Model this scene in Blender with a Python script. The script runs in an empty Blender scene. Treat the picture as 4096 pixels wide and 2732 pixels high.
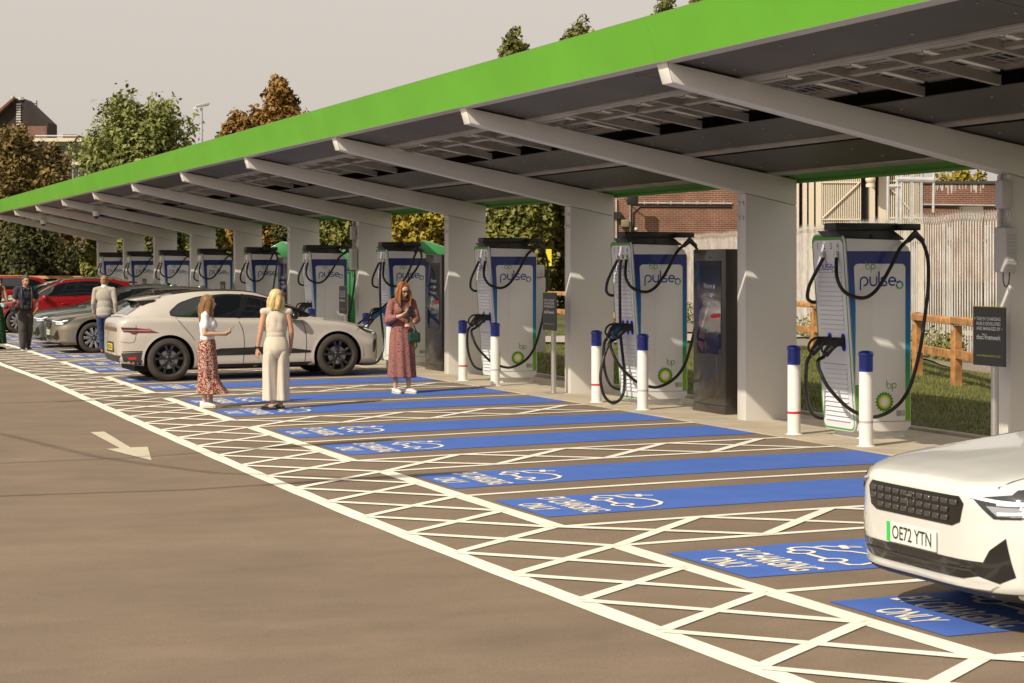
import bpy, bmesh, math, random
import numpy as np
from mathutils import Vector, Matrix
from mathutils.bvhtree import BVHTree
PI=math.pi; R=math.radians
SC=bpy.context.scene; COL=SC.collection
random.seed(7); RNG=np.random.default_rng(7)
# ------------------------------------------------------------------ camera
CX,CY,CH,YAW,FPX=-10.709,-20.994,1.933,0.34205,8356.26
cam=bpy.data.cameras.new('camera'); camo=bpy.data.objects.new('camera',cam); COL.objects.link(camo); SC.camera=camo
camo.location=(CX,CY,CH); camo.rotation_euler=(PI/2,0,-YAW)
cam.sensor_width=36; cam.lens=FPX/4096*36; cam.shift_y=-(1366-1060.2)/4096; cam.clip_start=.1; cam.clip_end=3000
cam.dof.use_dof=True; cam.dof.focus_distance=27.0; cam.dof.aperture_fstop=10
def place(u,depth,z=0.0):
    """ground position seen at photo column u (4096 wide) at a given depth in metres"""
    lat=(u-2048)/FPX*depth
    return (CX+depth*math.sin(YAW)+lat*math.cos(YAW), CY+depth*math.cos(YAW)-lat*math.sin(YAW), z)
# ------------------------------------------------------------------ terrain
TC=[-0.00835,-0.01085,0.00429,0.01269,0.00747,-0.01165,0.00365,-0.00165,0.00104]
def gz(x,y):
    a=min(max(y,-14),34)/12.; Y=min(max(x,-7.0),0.0)
    return TC[0]*a+TC[1]*a*a+TC[2]*a**3+TC[3]*Y+TC[4]*Y*a+TC[5]*Y*a*a+TC[6]*Y*a**3+TC[7]*Y*Y+TC[8]*Y*Y*a
def kz(y): return gz(0,y)
# ------------------------------------------------------------------ mesh collector
class MB:
    def __init__(s): s.v=[]; s.f=[]; s.m=[]; s.M=None
    def _p(s,vs):
        n=len(s.v); s.v+= [tuple(s.M@Vector(p)) if s.M is not None else tuple(p) for p in vs]; return n
    def add(s,vs,fs,mi=0):
        n=s._p(vs); s.f+=[tuple(i+n for i in f) for f in fs]; s.m+=[mi]*len(fs); return s
    def box(s,x0,x1,y0,y1,z0,z1,mi=0):
        return s.add([(x0,y0,z0),(x1,y0,z0),(x1,y1,z0),(x0,y1,z0),(x0,y0,z1),(x1,y0,z1),(x1,y1,z1),(x0,y1,z1)],
          [(0,3,2,1),(4,5,6,7),(0,1,5,4),(1,2,6,5),(2,3,7,6),(3,0,4,7)],mi)
    def prism(s,pts,ax,a,b,mi=0):
        """polygon pts (2-D) extruded along axis ax from a to b; ax 'x': pts=(y,z); 'y': (x,z); 'z': (x,y)"""
        def q(p,t): return (t,p[0],p[1]) if ax=='x' else (p[0],t,p[1]) if ax=='y' else (p[0],p[1],t)
        n=len(pts); vs=[q(p,a) for p in pts]+[q(p,b) for p in pts]
        return s.add(vs,[tuple(range(n))[::-1],tuple(range(n,2*n))]+[(i,(i+1)%n,n+(i+1)%n,n+i) for i in range(n)],mi)
    def tube(s,path,r,n=8,mi=0,cap=True):
        P=[Vector(p) for p in path]; rs=r if isinstance(r,(list,tuple)) else [r]*len(P)
        up=None; rings=[]
        for i,p in enumerate(P):
            t=(P[min(i+1,len(P)-1)]-P[max(i-1,0)]).normalized()
            if up is None:
                up=Vector((0,0,1)) if abs(t.z)<.9 else Vector((1,0,0))
            a=t.cross(up).normalized(); b=a.cross(t).normalized(); up=b
            rings.append([p+(a*math.cos(2*PI*k/n)+b*math.sin(2*PI*k/n))*rs[i] for k in range(n)])
        return s.loft(rings,mi,cap)
    def loft(s,rings,mi=0,cap=True,closed=True):
        n=len(rings[0]); vs=[p for r in rings for p in r]; fs=[]
        for i in range(len(rings)-1):
            for k in range(n if closed else n-1):
                fs.append((i*n+k,i*n+(k+1)%n,(i+1)*n+(k+1)%n,(i+1)*n+k))
        if cap: fs+=[tuple(range(n))[::-1],tuple(range((len(rings)-1)*n,len(rings)*n))]
        return s.add(vs,fs,mi)
    def lathe(s,prof,c=(0,0,0),n=24,mi=0,ax='z',cap=True):
        def q(r,h,a):
            x,y=r*math.cos(a),r*math.sin(a)
            return (c[0]+x,c[1]+y,c[2]+h) if ax=='z' else (c[0]+x,c[1]+h,c[2]+y) if ax=='y' else (c[0]+h,c[1]+x,c[2]+y)
        return s.loft([[q(r,h,2*PI*k/n) for k in range(n)] for r,h in prof],mi,cap)
    def ball(s,c,r,n=12,mi=0,k=8):
        rx,ry,rz=(r,r,r) if isinstance(r,(int,float)) else r
        rings=[[(c[0]+rx*math.sin(PI*i/k)*math.cos(2*PI*j/n),c[1]+ry*math.sin(PI*i/k)*math.sin(2*PI*j/n),c[2]-rz*math.cos(PI*i/k)) for j in range(n)] for i in range(1,k)]
        s.loft(rings,mi,False); m=len(s.v); a=len(rings)*n
        t=s.M@Vector((c[0],c[1],c[2]-rz)) if s.M is not None else (c[0],c[1],c[2]-rz); s.v.append(tuple(t))
        t=s.M@Vector((c[0],c[1],c[2]+rz)) if s.M is not None else (c[0],c[1],c[2]+rz); s.v.append(tuple(t))
        b=m-a
        for j in range(n):
            s.f.append((m,b+(j+1)%n,b+j)); s.m.append(mi)
            s.f.append((m+1,m-n+j,m-n+(j+1)%n)); s.m.append(mi)
        return s
    def build(s,name,mats,parent=None,smooth=False,bevel=0,seg=2,angle=35,loc=None,sub=0):
        me=bpy.data.meshes.new(name); me.from_pydata(s.v,[],s.f)
        if not isinstance(mats,(list,tuple)): mats=[mats]
        for m in mats: me.materials.append(m)
        if len(mats)>1: me.polygons.foreach_set('material_index',s.m)
        bm=bmesh.new(); bm.from_mesh(me); bmesh.ops.recalc_face_normals(bm,faces=bm.faces)
        if bevel:
            es=[e for e in bm.edges if len(e.link_faces)==2 and e.calc_face_angle(0)>R(angle)]
            bmesh.ops.bevel(bm,geom=es,offset=bevel,segments=seg,affect='EDGES',profile=.5,clamp_overlap=True)
        bm.to_mesh(me); bm.free()
        if smooth or bevel:
            me.polygons.foreach_set('use_smooth',[True]*len(me.polygons))
            try: me.set_sharp_from_angle(angle=R(40))
            except Exception: pass
        o=bpy.data.objects.new(name,me); COL.objects.link(o)
        if parent is not None: o.parent=parent
        if loc is not None: o.location=loc
        if sub:
            md=o.modifiers.new('sub','SUBSURF'); md.levels=md.render_levels=sub
        return o
def thing(name,label,cat,loc=(0,0,0),rz=0,group=None):
    o=bpy.data.objects.new(name,None); COL.objects.link(o); o.location=loc; o.rotation_euler=(0,0,rz)
    o.empty_display_size=.2; return tag(o,label,cat,group)
def tag(o,label,cat,group=None):
    o['label']=label; o['category']=cat
    if group: o['group']=group
    return o
def struct(o): o['kind']='structure'; return o
def dup(root,loc=None,rz=None,label=None,group=None):
    def cp(o,par):
        c=o.copy(); COL.objects.link(c); c.parent=par
        for ch in o.children: cp(ch,c)
        return c
    r=cp(root,None)
    if loc is not None: r.location=loc
    if rz is not None: r.rotation_euler=(0,0,rz)
    if label: r['label']=label
    if group: r['group']=group
    return r
# ------------------------------------------------------------------ materials
MATS={}
def mat(name,col,rough=.5,metal=0,var=0,scale=20,bump=0,bscale=80,coat=0,spec=.5,trans=0,emit=None,estr=0,ior=1.45,cols=None,sheen=0,detail=4,alpha=1):
    if name in MATS: return MATS[name]
    m=bpy.data.materials.new(name); m.use_nodes=True; nt=m.node_tree; b=nt.nodes['Principled BSDF']
    c=(*col,1); b.inputs['Base Color'].default_value=c; b.inputs['Roughness'].default_value=rough; b.inputs['Metallic'].default_value=metal
    b.inputs['Specular IOR Level'].default_value=spec; b.inputs['IOR'].default_value=ior
    if coat: b.inputs['Coat Weight'].default_value=coat; b.inputs['Coat Roughness'].default_value=.05
    if trans: b.inputs['Transmission Weight'].default_value=trans
    if sheen: b.inputs['Sheen Weight'].default_value=sheen
    if emit: b.inputs['Emission Color'].default_value=(*emit,1); b.inputs['Emission Strength'].default_value=estr
    if var or bump or cols:
        tc=nt.nodes.new('ShaderNodeTexCoord')
        if var or cols:
            n=nt.nodes.new('ShaderNodeTexNoise'); n.inputs['Scale'].default_value=scale; n.inputs['Detail'].default_value=detail; n.inputs['Roughness'].default_value=.6
            nt.links.new(tc.outputs['Object'],n.inputs['Vector'])
            r=nt.nodes.new('ShaderNodeValToRGB'); r.color_ramp.elements[0].position=.3; r.color_ramp.elements[1].position=.7
            if cols: r.color_ramp.elements[0].color=(*cols[0],1); r.color_ramp.elements[1].color=(*cols[1],1)
            else:
                r.color_ramp.elements[0].color=(*[max(0,k*(1-var)) for k in col],1); r.color_ramp.elements[1].color=(*[min(1,k*(1+var)) for k in col],1)
            nt.links.new(n.outputs['Fac'],r.inputs['Fac']); nt.links.new(r.outputs['Color'],b.inputs['Base Color'])
        if bump:
            n2=nt.nodes.new('ShaderNodeTexNoise'); n2.inputs['Scale'].default_value=bscale; n2.inputs['Detail'].default_value=3
            bp=nt.nodes.new('ShaderNodeBump'); bp.inputs['Strength'].default_value=bump; bp.inputs['Distance'].default_value=.01
            nt.links.new(tc.outputs['Object'],n2.inputs['Vector']); nt.links.new(n2.outputs['Fac'],bp.inputs['Height']); nt.links.new(bp.outputs['Normal'],b.inputs['Normal'])
    MATS[name]=m; return m
def nd(m,t,**k):
    n=m.node_tree.nodes.new(t)
    for a,v in k.items(): setattr(n,a,v)
    return n
def bsdf(m): return m.node_tree.nodes['Principled BSDF']
def asphalt_mat():
    m=mat('asphalt',(.2,.165,.125),.85); nt=m.node_tree; L=nt.links.new; b=bsdf(m)
    tc=nd(m,'ShaderNodeTexCoord')
    n1=nd(m,'ShaderNodeTexNoise'); n1.inputs['Scale'].default_value=90; n1.inputs['Detail'].default_value=5; n1.inputs['Roughness'].default_value=.75
    n2=nd(m,'ShaderNodeTexNoise'); n2.inputs['Scale'].default_value=.45; n2.inputs['Detail'].default_value=4; n2.inputs['Roughness'].default_value=.6
    mp=nd(m,'ShaderNodeMapping'); mp.inputs['Scale'].default_value=(.9,1.5,1); mp.inputs['Rotation'].default_value=(0,0,.25)
    n3=nd(m,'ShaderNodeTexNoise'); n3.inputs['Scale'].default_value=1.6; n3.inputs['Detail'].default_value=5; n3.inputs['Roughness'].default_value=.62
    vo=nd(m,'ShaderNodeTexVoronoi'); vo.inputs['Scale'].default_value=1.9
    vr=nd(m,'ShaderNodeValToRGB'); vr.color_ramp.elements[0].position=.0; vr.color_ramp.elements[0].color=(1,1,1,1); vr.color_ramp.elements[1].position=.022; vr.color_ramp.elements[1].color=(0,0,0,1)
    for n in (n1,n2,vo): L(tc.outputs['Object'],n.inputs['Vector'])
    L(tc.outputs['Object'],mp.inputs['Vector']); L(mp.outputs['Vector'],n3.inputs['Vector'])
    r=nd(m,'ShaderNodeValToRGB'); r.color_ramp.elements[0].position=.28; r.color_ramp.elements[0].color=(.105,.078,.056,1); r.color_ramp.elements[1].position=.72; r.color_ramp.elements[1].color=(.285,.215,.155,1)
    ma=nd(m,'ShaderNodeMath',operation='MULTIPLY_ADD'); ma.inputs[1].default_value=.30; L(n2.outputs['Fac'],ma.inputs[0])
    mb=nd(m,'ShaderNodeMath',operation='MULTIPLY'); mb.inputs[1].default_value=.70; L(n1.outputs['Fac'],mb.inputs[0]); L(mb.outputs[0],ma.inputs[2])
    mc=nd(m,'ShaderNodeMath',operation='MULTIPLY_ADD'); mc.inputs[1].default_value=.20; L(n3.outputs['Fac'],mc.inputs[0])
    md=nd(m,'ShaderNodeMath',operation='SUBTRACT'); md.inputs[1].default_value=.10; L(ma.outputs[0],md.inputs[0]); L(md.outputs[0],mc.inputs[2])
    L(mc.outputs[0],r.inputs['Fac'])
    mx=nd(m,'ShaderNodeMixRGB'); mx.inputs['Color2'].default_value=(.5,.44,.33,1); L(vr.outputs['Color'],mx.inputs['Fac']); L(vo.outputs['Distance'],vr.inputs['Fac']); L(r.outputs['Color'],mx.inputs['Color1'])
    L(mx.outputs['Color'],b.inputs['Base Color'])
    bp=nd(m,'ShaderNodeBump'); bp.inputs['Strength'].default_value=.5; bp.inputs['Distance'].default_value=.006; L(n1.outputs['Fac'],bp.inputs['Height']); L(bp.outputs['Normal'],b.inputs['Normal'])
    b.inputs['Specular IOR Level'].default_value=.25
    return m
def paint_mat(name,c0,c1,thresh,under=(.2,.16,.11)):
    """road paint whose grain lets the asphalt show through in pinholes"""
    m=mat(name,c0,.7); nt=m.node_tree; L=nt.links.new; b=bsdf(m); tc=nd(m,'ShaderNodeTexCoord')
    n1=nd(m,'ShaderNodeTexNoise'); n1.inputs['Scale'].default_value=110; n1.inputs['Detail'].default_value=4; n1.inputs['Roughness'].default_value=.8
    n2=nd(m,'ShaderNodeTexNoise'); n2.inputs['Scale'].default_value=2.2; n2.inputs['Detail'].default_value=5; n2.inputs['Roughness'].default_value=.65
    L(tc.outputs['Object'],n1.inputs['Vector']); L(tc.outputs['Object'],n2.inputs['Vector'])
    r=nd(m,'ShaderNodeValToRGB'); r.color_ramp.elements[0].position=.3; r.color_ramp.elements[0].color=(*c0,1); r.color_ramp.elements[1].position=.7; r.color_ramp.elements[1].color=(*c1,1)
    L(n2.outputs['Fac'],r.inputs['Fac'])
    q=nd(m,'ShaderNodeValToRGB'); q.color_ramp.elements[0].position=thresh; q.color_ramp.elements[0].color=(1,1,1,1); q.color_ramp.elements[1].position=thresh+.05; q.color_ramp.elements[1].color=(0,0,0,1)
    L(n1.outputs['Fac'],q.inputs['Fac'])
    mx=nd(m,'ShaderNodeMixRGB'); mx.inputs['Color2'].default_value=(*under,1); L(q.outputs['Color'],mx.inputs['Fac']); L(r.outputs['Color'],mx.inputs['Color1']); L(mx.outputs['Color'],b.inputs['Base Color'])
    bp=nd(m,'ShaderNodeBump'); bp.inputs['Strength'].default_value=.35; bp.inputs['Distance'].default_value=.004; L(n1.outputs['Fac'],bp.inputs['Height']); L(bp.outputs['Normal'],b.inputs['Normal'])
    b.inputs['Specular IOR Level'].default_value=.3
    return m
def brick_mat(name,c1,c2,mortar,scale,sw=1.0):
    m=mat(name,c1,.9); L=m.node_tree.links.new; b=bsdf(m); tc=nd(m,'ShaderNodeTexCoord')
    br=nd(m,'ShaderNodeTexBrick'); br.inputs['Scale'].default_value=1; br.inputs['Brick Width'].default_value=.225*sw; br.inputs['Row Height'].default_value=.075*sw
    br.inputs['Mortar Size'].default_value=.0085*sw; br.inputs['Color1'].default_value=(*c1,1); br.inputs['Color2'].default_value=(*c2,1); br.inputs['Mortar'].default_value=(*mortar,1); br.inputs['Mortar Smooth'].default_value=.2
    sx=nd(m,'ShaderNodeSeparateXYZ'); cb=nd(m,'ShaderNodeCombineXYZ'); ad=nd(m,'ShaderNodeMath',operation='ADD')
    L(tc.outputs['Object'],sx.inputs[0]); L(sx.outputs['X'],ad.inputs[0]); L(sx.outputs['Y'],ad.inputs[1]); L(ad.outputs[0],cb.inputs['X']); L(sx.outputs['Z'],cb.inputs['Y'])
    L(cb.outputs[0],br.inputs['Vector'])
    n=nd(m,'ShaderNodeTexNoise'); n.inputs['Scale'].default_value=1.3; n.inputs['Detail'].default_value=5; L(tc.outputs['Object'],n.inputs['Vector'])
    r=nd(m,'ShaderNodeValToRGB'); r.color_ramp.elements[0].color=(.72,.72,.72,1); r.color_ramp.elements[1].color=(1.2,1.2,1.2,1); r.color_ramp.elements[0].position=.3; r.color_ramp.elements[1].position=.7; L(n.outputs['Fac'],r.inputs['Fac'])
    mx=nd(m,'ShaderNodeMixRGB',blend_type='MULTIPLY'); mx.inputs['Fac'].default_value=1; L(br.outputs['Color'],mx.inputs['Color1']); L(r.outputs['Color'],mx.inputs['Color2']); L(mx.outputs['Color'],b.inputs['Base Color'])
    return m
def grad_mat(name,stops,z0,z1,rough=.35):
    """printed vinyl with a colour gradient that runs up the panel (object Z from z0 to z1)"""
    m=mat(name,stops[0][1],rough); L=m.node_tree.links.new; b=bsdf(m); tc=nd(m,'ShaderNodeTexCoord'); sx=nd(m,'ShaderNodeSeparateXYZ'); L(tc.outputs['Object'],sx.inputs[0])
    mr=nd(m,'ShaderNodeMapRange'); mr.inputs['From Min'].default_value=z0; mr.inputs['From Max'].default_value=z1; L(sx.outputs['Z'],mr.inputs['Value'])
    r=nd(m,'ShaderNodeValToRGB'); e=r.color_ramp.elements
    while len(e)<len(stops): e.new(.5)
    for k,(p,c) in enumerate(stops): e[k].position=p; e[k].color=(*c,1)
    L(mr.outputs['Result'],r.inputs['Fac']); L(r.outputs['Color'],b.inputs['Base Color']); b.inputs['Coat Weight'].default_value=.2
    return m
# ------------------------------------------------------------------ lettering
def text2d(s,size=1,bold=0,align='LEFT',shear=0,spacing=1):
    cu=bpy.data.curves.new('t','FONT'); cu.body=s; cu.size=size; cu.offset=bold; cu.align_x=align; cu.shear=shear; cu.space_character=spacing; cu.resolution_u=3
    o=bpy.data.objects.new('t',cu); COL.objects.link(o); bpy.context.view_layer.update()
    me=bpy.data.meshes.new_from_object(o.evaluated_get(bpy.context.evaluated_depsgraph_get()))
    vs=[tuple(v.co) for v in me.vertices]; fs=[tuple(p.vertices) for p in me.polygons]
    bpy.data.objects.remove(o); bpy.data.curves.remove(cu); bpy.data.meshes.remove(me)
    return vs,fs
def fit_text(s,w,h,**k):
    """lettering stretched into a w x h box with its origin at the lower left"""
    vs,fs=text2d(s,**k); xs=[v[0] for v in vs]; ys=[v[1] for v in vs]; x0,y0=min(xs),min(ys); sx=w/(max(xs)-x0); sy=h/(max(ys)-y0)
    return [((v[0]-x0)*sx,(v[1]-y0)*sy) for v in vs],fs
def stroke(pts,w,closed=False,cap=True,n=5):
    """flat 2-D ribbon with round caps along a polyline -> (verts,faces)"""
    P=[Vector((p[0],p[1])) for p in pts]; N=len(P); vs=[]; fs=[]
    L_,R_=[],[]
    for i in range(N):
        a=P[(i-1)%N] if (closed or i>0) else P[i]; b=P[(i+1)%N] if (closed or i<N-1) else P[i]
        d1=(P[i]-a); d2=(b-P[i]); d1=d1.normalized() if d1.length>1e-9 else d2.normalized(); d2=d2.normalized() if d2.length>1e-9 else d1
        t=(d1+d2); t=t.normalized() if t.length>1e-6 else d1; nrm=Vector((-t.y,t.x)); c=max(.45,abs(t.dot(d1)))
        L_.append(P[i]+nrm*w/2/c); R_.append(P[i]-nrm*w/2/c)
    vs=[tuple(p) for p in L_]+[tuple(p) for p in R_]
    for i in range(N if closed else N-1):
        j=(i+1)%N; fs.append((i,N+i,N+j,j))
    if cap and not closed:
        for i,dr in ((0,-1),(N-1,1)):
            t=(P[1]-P[0]) if i==0 else (P[-1]-P[-2]); ang=math.atan2(t.y*dr,t.x*dr); m=len(vs)
            vs+=[(P[i].x+math.cos(ang-PI/2+PI*k/n)*w/2,P[i].y+math.sin(ang-PI/2+PI*k/n)*w/2) for k in range(n+1)]
            fs.append(tuple(range(m,m+n+1)))
    return vs,fs
def arc(cx,cy,r,a0,a1,n=10,ry=None): return [(cx+r*math.cos(R(a0+(a1-a0)*k/n)),cy+(ry or r)*math.sin(R(a0+(a1-a0)*k/n))) for k in range(n+1)]
# letters of the wordmark, as strokes on a unit x-height
GL={'p':([arc(.5,.5,.5,-90,180,14)+[(0,.5),(0,-.5)]],1.0),'u':([[(0,1),(0,.42)]+arc(.42,.42,.42,180,270,6)+[(.5,0)]+arc(.5,.42,.42,270,360,6)+[(.92,1)]],.92),
 'l':([[(0,1.62),(0,0)]],0),'s':([[(.72,1)]+arc(.27,.75,.25,90,270,7)+arc(.5,.25,.25,90,-90,7)+[(0,0)]],.75),'e':([[(.02,.52),(.92,.52)]+arc(.47,.5,.47,0,300,16)],.95),
 'b':([[(0,1.6),(0,.5)]+arc(.45,.45,.45,180,-180,18)],.9),'q':([arc(.45,.45,.45,0,360,18),[(.9,1),(.9,-.5)]],.9)}
def wordmark(mb,T,mi_blue,mi_green,mi_ring,s=.066,shear=0):
    """'bp pulse o' laid on a surface; T(x,y,lift)->3-D, s = x-height"""
    def put(vs,fs,mi,lift=0): mb.add([T(x+shear*y,y,lift) for x,y in vs],fs,mi)
    x=0
    for ch in 'pulse':
        st,w=GL[ch]
        for k,p in enumerate(st): vs,fs=stroke([(x+a*s,b*s) for a,b in p],s*.20); put(vs,fs,mi_blue,.0003*(k%2))
        x+=(w+.30)*s
    t=s*.62
    x2=.72*s
    for ch in 'bp':
        st=GL['b'][0] if ch=='b' else [[(0,1),(0,-.55)],arc(.45,.5,.45,180,-180,18)]
        for k,p in enumerate(st):
            vs,fs=stroke([(x2+a*t,1.95*s+b*t) for a,b in p],t*.15,closed=False,cap=False); put(vs,fs,mi_green,.0003*k)
        x2+=1.18*t
    cx,cy,r=x+.22*s,.06*s,.42*s
    for a0,a1,mi in ((-200,-110,mi_green),(-110,-20,mi_ring+1),(-20,75,mi_ring),(75,150,mi_blue)):
        vs,fs=stroke(arc(cx,cy,r,a0,a1,8),s*.22,cap=False); put(vs,fs,mi)
def helios(mb,T,r,mi):
    """sunflower-like emblem: rings of pointed petals, green outside to white inside; mi = [dark green, mid green, light green, yellow, pale, white]"""
    rings=[(1.0,.80,0,0),(.86,.66,.5,1),(.74,.56,0,2),(.66,.50,.5,3),(.56,.42,0,4),(.48,.30,.5,5)]
    for j,(ro,ri,ph,k) in enumerate(rings):
        vs=[];n=18
        for i in range(n):
            a=2*PI*(i+ph)/n; b=2*PI*(i+.5+ph)/n
            vs+=[(ro*r*math.cos(a),ro*r*math.sin(a)),(ri*r*math.cos(b),ri*r*math.sin(b))]
        mb.add([T(0,0,.0006*j)]+[T(x,y,.0006*j) for x,y in vs],[(0,i+1,(i+1)%(2*n)+1) for i in range(2*n)],mi[k])

def smooth_path(P,n=6):
    P=[Vector(p) for p in P]; out=[]
    for i in range(len(P)-1):
        a,b,c,d=P[max(i-1,0)],P[i],P[i+1],P[min(i+2,len(P)-1)]
        for k in range(n):
            t=k/n; out.append(.5*((2*b)+(-a+c)*t+(2*a-5*b+4*c-d)*t*t+(-a+3*b-3*c+d)*t**3))
    out.append(P[-1]); return out
def rrect(x0,x1,y0,y1,r,n=5):
    o=[]
    for cx,cy,a in ((x1-r,y1-r,0),(x0+r,y1-r,90),(x0+r,y0+r,180),(x1-r,y0+r,270)):
        o+=[(cx+r*math.cos(R(a+90*k/n)),cy+r*math.sin(R(a+90*k/n))) for k in range(n+1)]
    return o
def cr(P,n):
    """Catmull-Rom through rows of numbers, n steps between keys"""
    P=np.array(P,float); out=[]
    for i in range(len(P)-1):
        a,b,c,d=P[max(i-1,0)],P[i],P[i+1],P[min(i+2,len(P)-1)]
        for k in range(n):
            t=k/n; out.append(.5*((2*b)+(-a+c)*t+(2*a-5*b+4*c-d)*t*t+(-a+3*b-3*c+d)*t**3))
    out.append(P[-1]); return np.array(out)
# ================================================================== GROUND
M_ASP=asphalt_mat()
M_WHITE=paint_mat('road_white',(.74,.70,.60),(.84,.80,.70),.335)
M_OLDW=paint_mat('road_white_worn',(.50,.46,.35),(.62,.57,.44),.40)
M_BLUE=paint_mat('road_blue',(.058,.128,.43),(.075,.155,.49),.31,(.09,.10,.13))
M_CONC=mat('concrete',(.42,.36,.27),.9,var=.22,scale=1.4,bump=.25,bscale=60,detail=8)
M_CONCG=mat('concrete_edge',(.34,.31,.26),.9,var=.15,scale=6)
def grid_sheet(name,xs,ys,zf,m,skirt=0):
    vs=[(x,y,zf(x,y)) for y in ys for x in xs]; n=len(xs)
    fs=[(j*n+i,j*n+i+1,(j+1)*n+i+1,(j+1)*n+i) for j in range(len(ys)-1) for i in range(n-1)]
    mb=MB(); mb.add(vs,fs); return mb.build(name,m,smooth=True)
def frange(a,b,s): n=max(1,round((b-a)/s)); return [a+(b-a)*i/n for i in range(n+1)]
struct(grid_sheet('asphalt_yard',frange(-70,-10,6)[:-1]+frange(-10,0,.5),frange(-50,-14,4)[:-1]+frange(-14,34,.5)[:-1]+frange(34,64,3),gz,M_ASP))
M_EARTH=mat('earth_ground',(.11,.11,.045),.95,var=.35,scale=.08)
struct(grid_sheet('ground',frange(-1600,1600,160),frange(-1600,1600,160),lambda x,y:-.6,M_EARTH))
# concrete apron under canopy, cast in panels
mb=MB(); 
for k in range(-5,21):
    y0,y1=k*3-.5,k*3+2.492
    mb.add([(0,y0,kz(y0)+.012),(1.86,y0,kz(y0)+.012),(1.86,y1,kz(y1)+.012),(0,y1,kz(y1)+.012),(0,y0,-.4),(1.86,y0,-.4),(1.86,y1,-.4),(0,y1,-.4)],[(0,1,2,3),(0,4,5,1),(1,5,6,2),(2,6,7,3),(3,7,4,0)])
struct(mb.build('concrete_apron',M_CONC,bevel=.004,seg=1))
mb=MB(); mb.box(1.86,1.97,-16,62,-.4,.05); struct(mb.build('edging_kerb',M_CONCG,bevel=.01,seg=1))
# grass with ground noise
M_GRASSB=mat('grass_base',(.045,.06,.014),.95,cols=((.045,.055,.013),(.115,.115,.03)),scale=5,detail=8)
M_GRAVEL=mat('gravel',(.24,.2,.16),.95,cols=((.10,.085,.065),(.33,.28,.22)),scale=30,bump=.9,bscale=45,detail=8)
def gr(x,y): return .02+.05*math.sin(x*.5)*math.sin(y*.3)+.0
def gravel_edge(y): return 9.9+(y-12)*.20+.3*math.sin(y*.9)
struct(grid_sheet('lawn',frange(1.97,60,1.0),frange(-30,75,1.5),lambda x,y:gr(x,y),M_GRASSB))
mb=MB(); ys=frange(-4,60,1)
vs=[];fs=[]
for y in ys:
    for k in range(9): x=gravel_edge(y)+k*.9; vs.append((x,y,gr(x,y)+.02+.02*math.sin(k*2.1+y)))
for j in range(len(ys)-1):
    for k in range(8): fs.append((j*9+k,j*9+k+1,(j+1)*9+k+1,(j+1)*9+k))
mb.add(vs,fs); struct(mb.build('gravel_strip',M_GRAVEL,smooth=True))
M_PATH=mat('path_paving',(.36,.32,.27),.9,var=.1,scale=3)
struct(grid_sheet('path',frange(5.6,60,3),frange(26.5,30.5,1),lambda x,y:gr(x,y)+.06,M_PATH))
# blades of grass
M_BLADE=mat('grass_blade',(.09,.12,.025),.8,cols=((.07,.085,.016),(.20,.20,.05)),scale=1.5)
rg=np.random.default_rng(3); vs=[];fs=[]
def blades(n,x0,x1,y0,y1,h):
    for _ in range(n):
        x=rg.uniform(x0,x1); y=rg.uniform(y0,y1)
        if x>gravel_edge(y)-.15: continue
        if 26.4<y<30.6 and x>5.6: continue
        hh=h*rg.uniform(.5,1.3); a=rg.uniform(0,2*PI); w=.005+y*.00018; l=rg.uniform(0,.6)*hh; z=gr(x,y)-.005
        m=len(vs); vs.extend([(x-w*math.cos(a),y-w*math.sin(a),z),(x+w*math.cos(a),y+w*math.sin(a),z),(x+l*math.cos(a+1.2),y+l*math.sin(a+1.2),z+hh)]); fs.append((m,m+1,m+2))
blades(60000,1.98,12,-2,14,.055); blades(50000,1.98,12,14,34,.06)
mb=MB(); mb.add(vs,fs); g=mb.build('grass',M_BLADE); tag(g,'short mown green grass behind the charging bays','grass'); g['kind']='stuff'
# ------------------------------------------------------------------ markings
def ribbon(mb,p,q,w,lift,mi=0,z=None):
    L=math.hypot(q[0]-p[0],q[1]-p[1]); n=max(1,int(L/.5)); ux,uy=(q[0]-p[0])/L,(q[1]-p[1])/L; vs=[]
    for i in range(n+1):
        x=p[0]+ux*L*i/n; y=p[1]+uy*L*i/n
        jt=.004*math.sin(i*1.7+p[1])
        for s in (-1,1):
            xx,yy=x-uy*s*(w/2+jt),y+ux*s*(w/2+jt); vs.append((xx,yy,gz(xx,yy)+lift))
    mb.add(vs,[(2*i,2*i+1,2*i+3,2*i+2) for i in range(n)],mi)
mb=MB()
OX=[(-12,-6.13),(-4,-6.16),(4,-6.14),(10,-6.13),(16,-6.13),(19,-6.2),(22,-6.27),(30,-6.3),(60,-6.3)]
for (a,b),(c,d) in zip(OX,OX[1:]): ribbon(mb,(b,a-(0 if a==-12 else .02)),(d,c),.15,.004)
ribbon(mb,(-6.13,-30),(-6.13,-12),.15,.004)
struct(mb.build('edge_line',M_WHITE))
mb=MB(); mh=MB()
MODS=range(-3,9)
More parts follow.
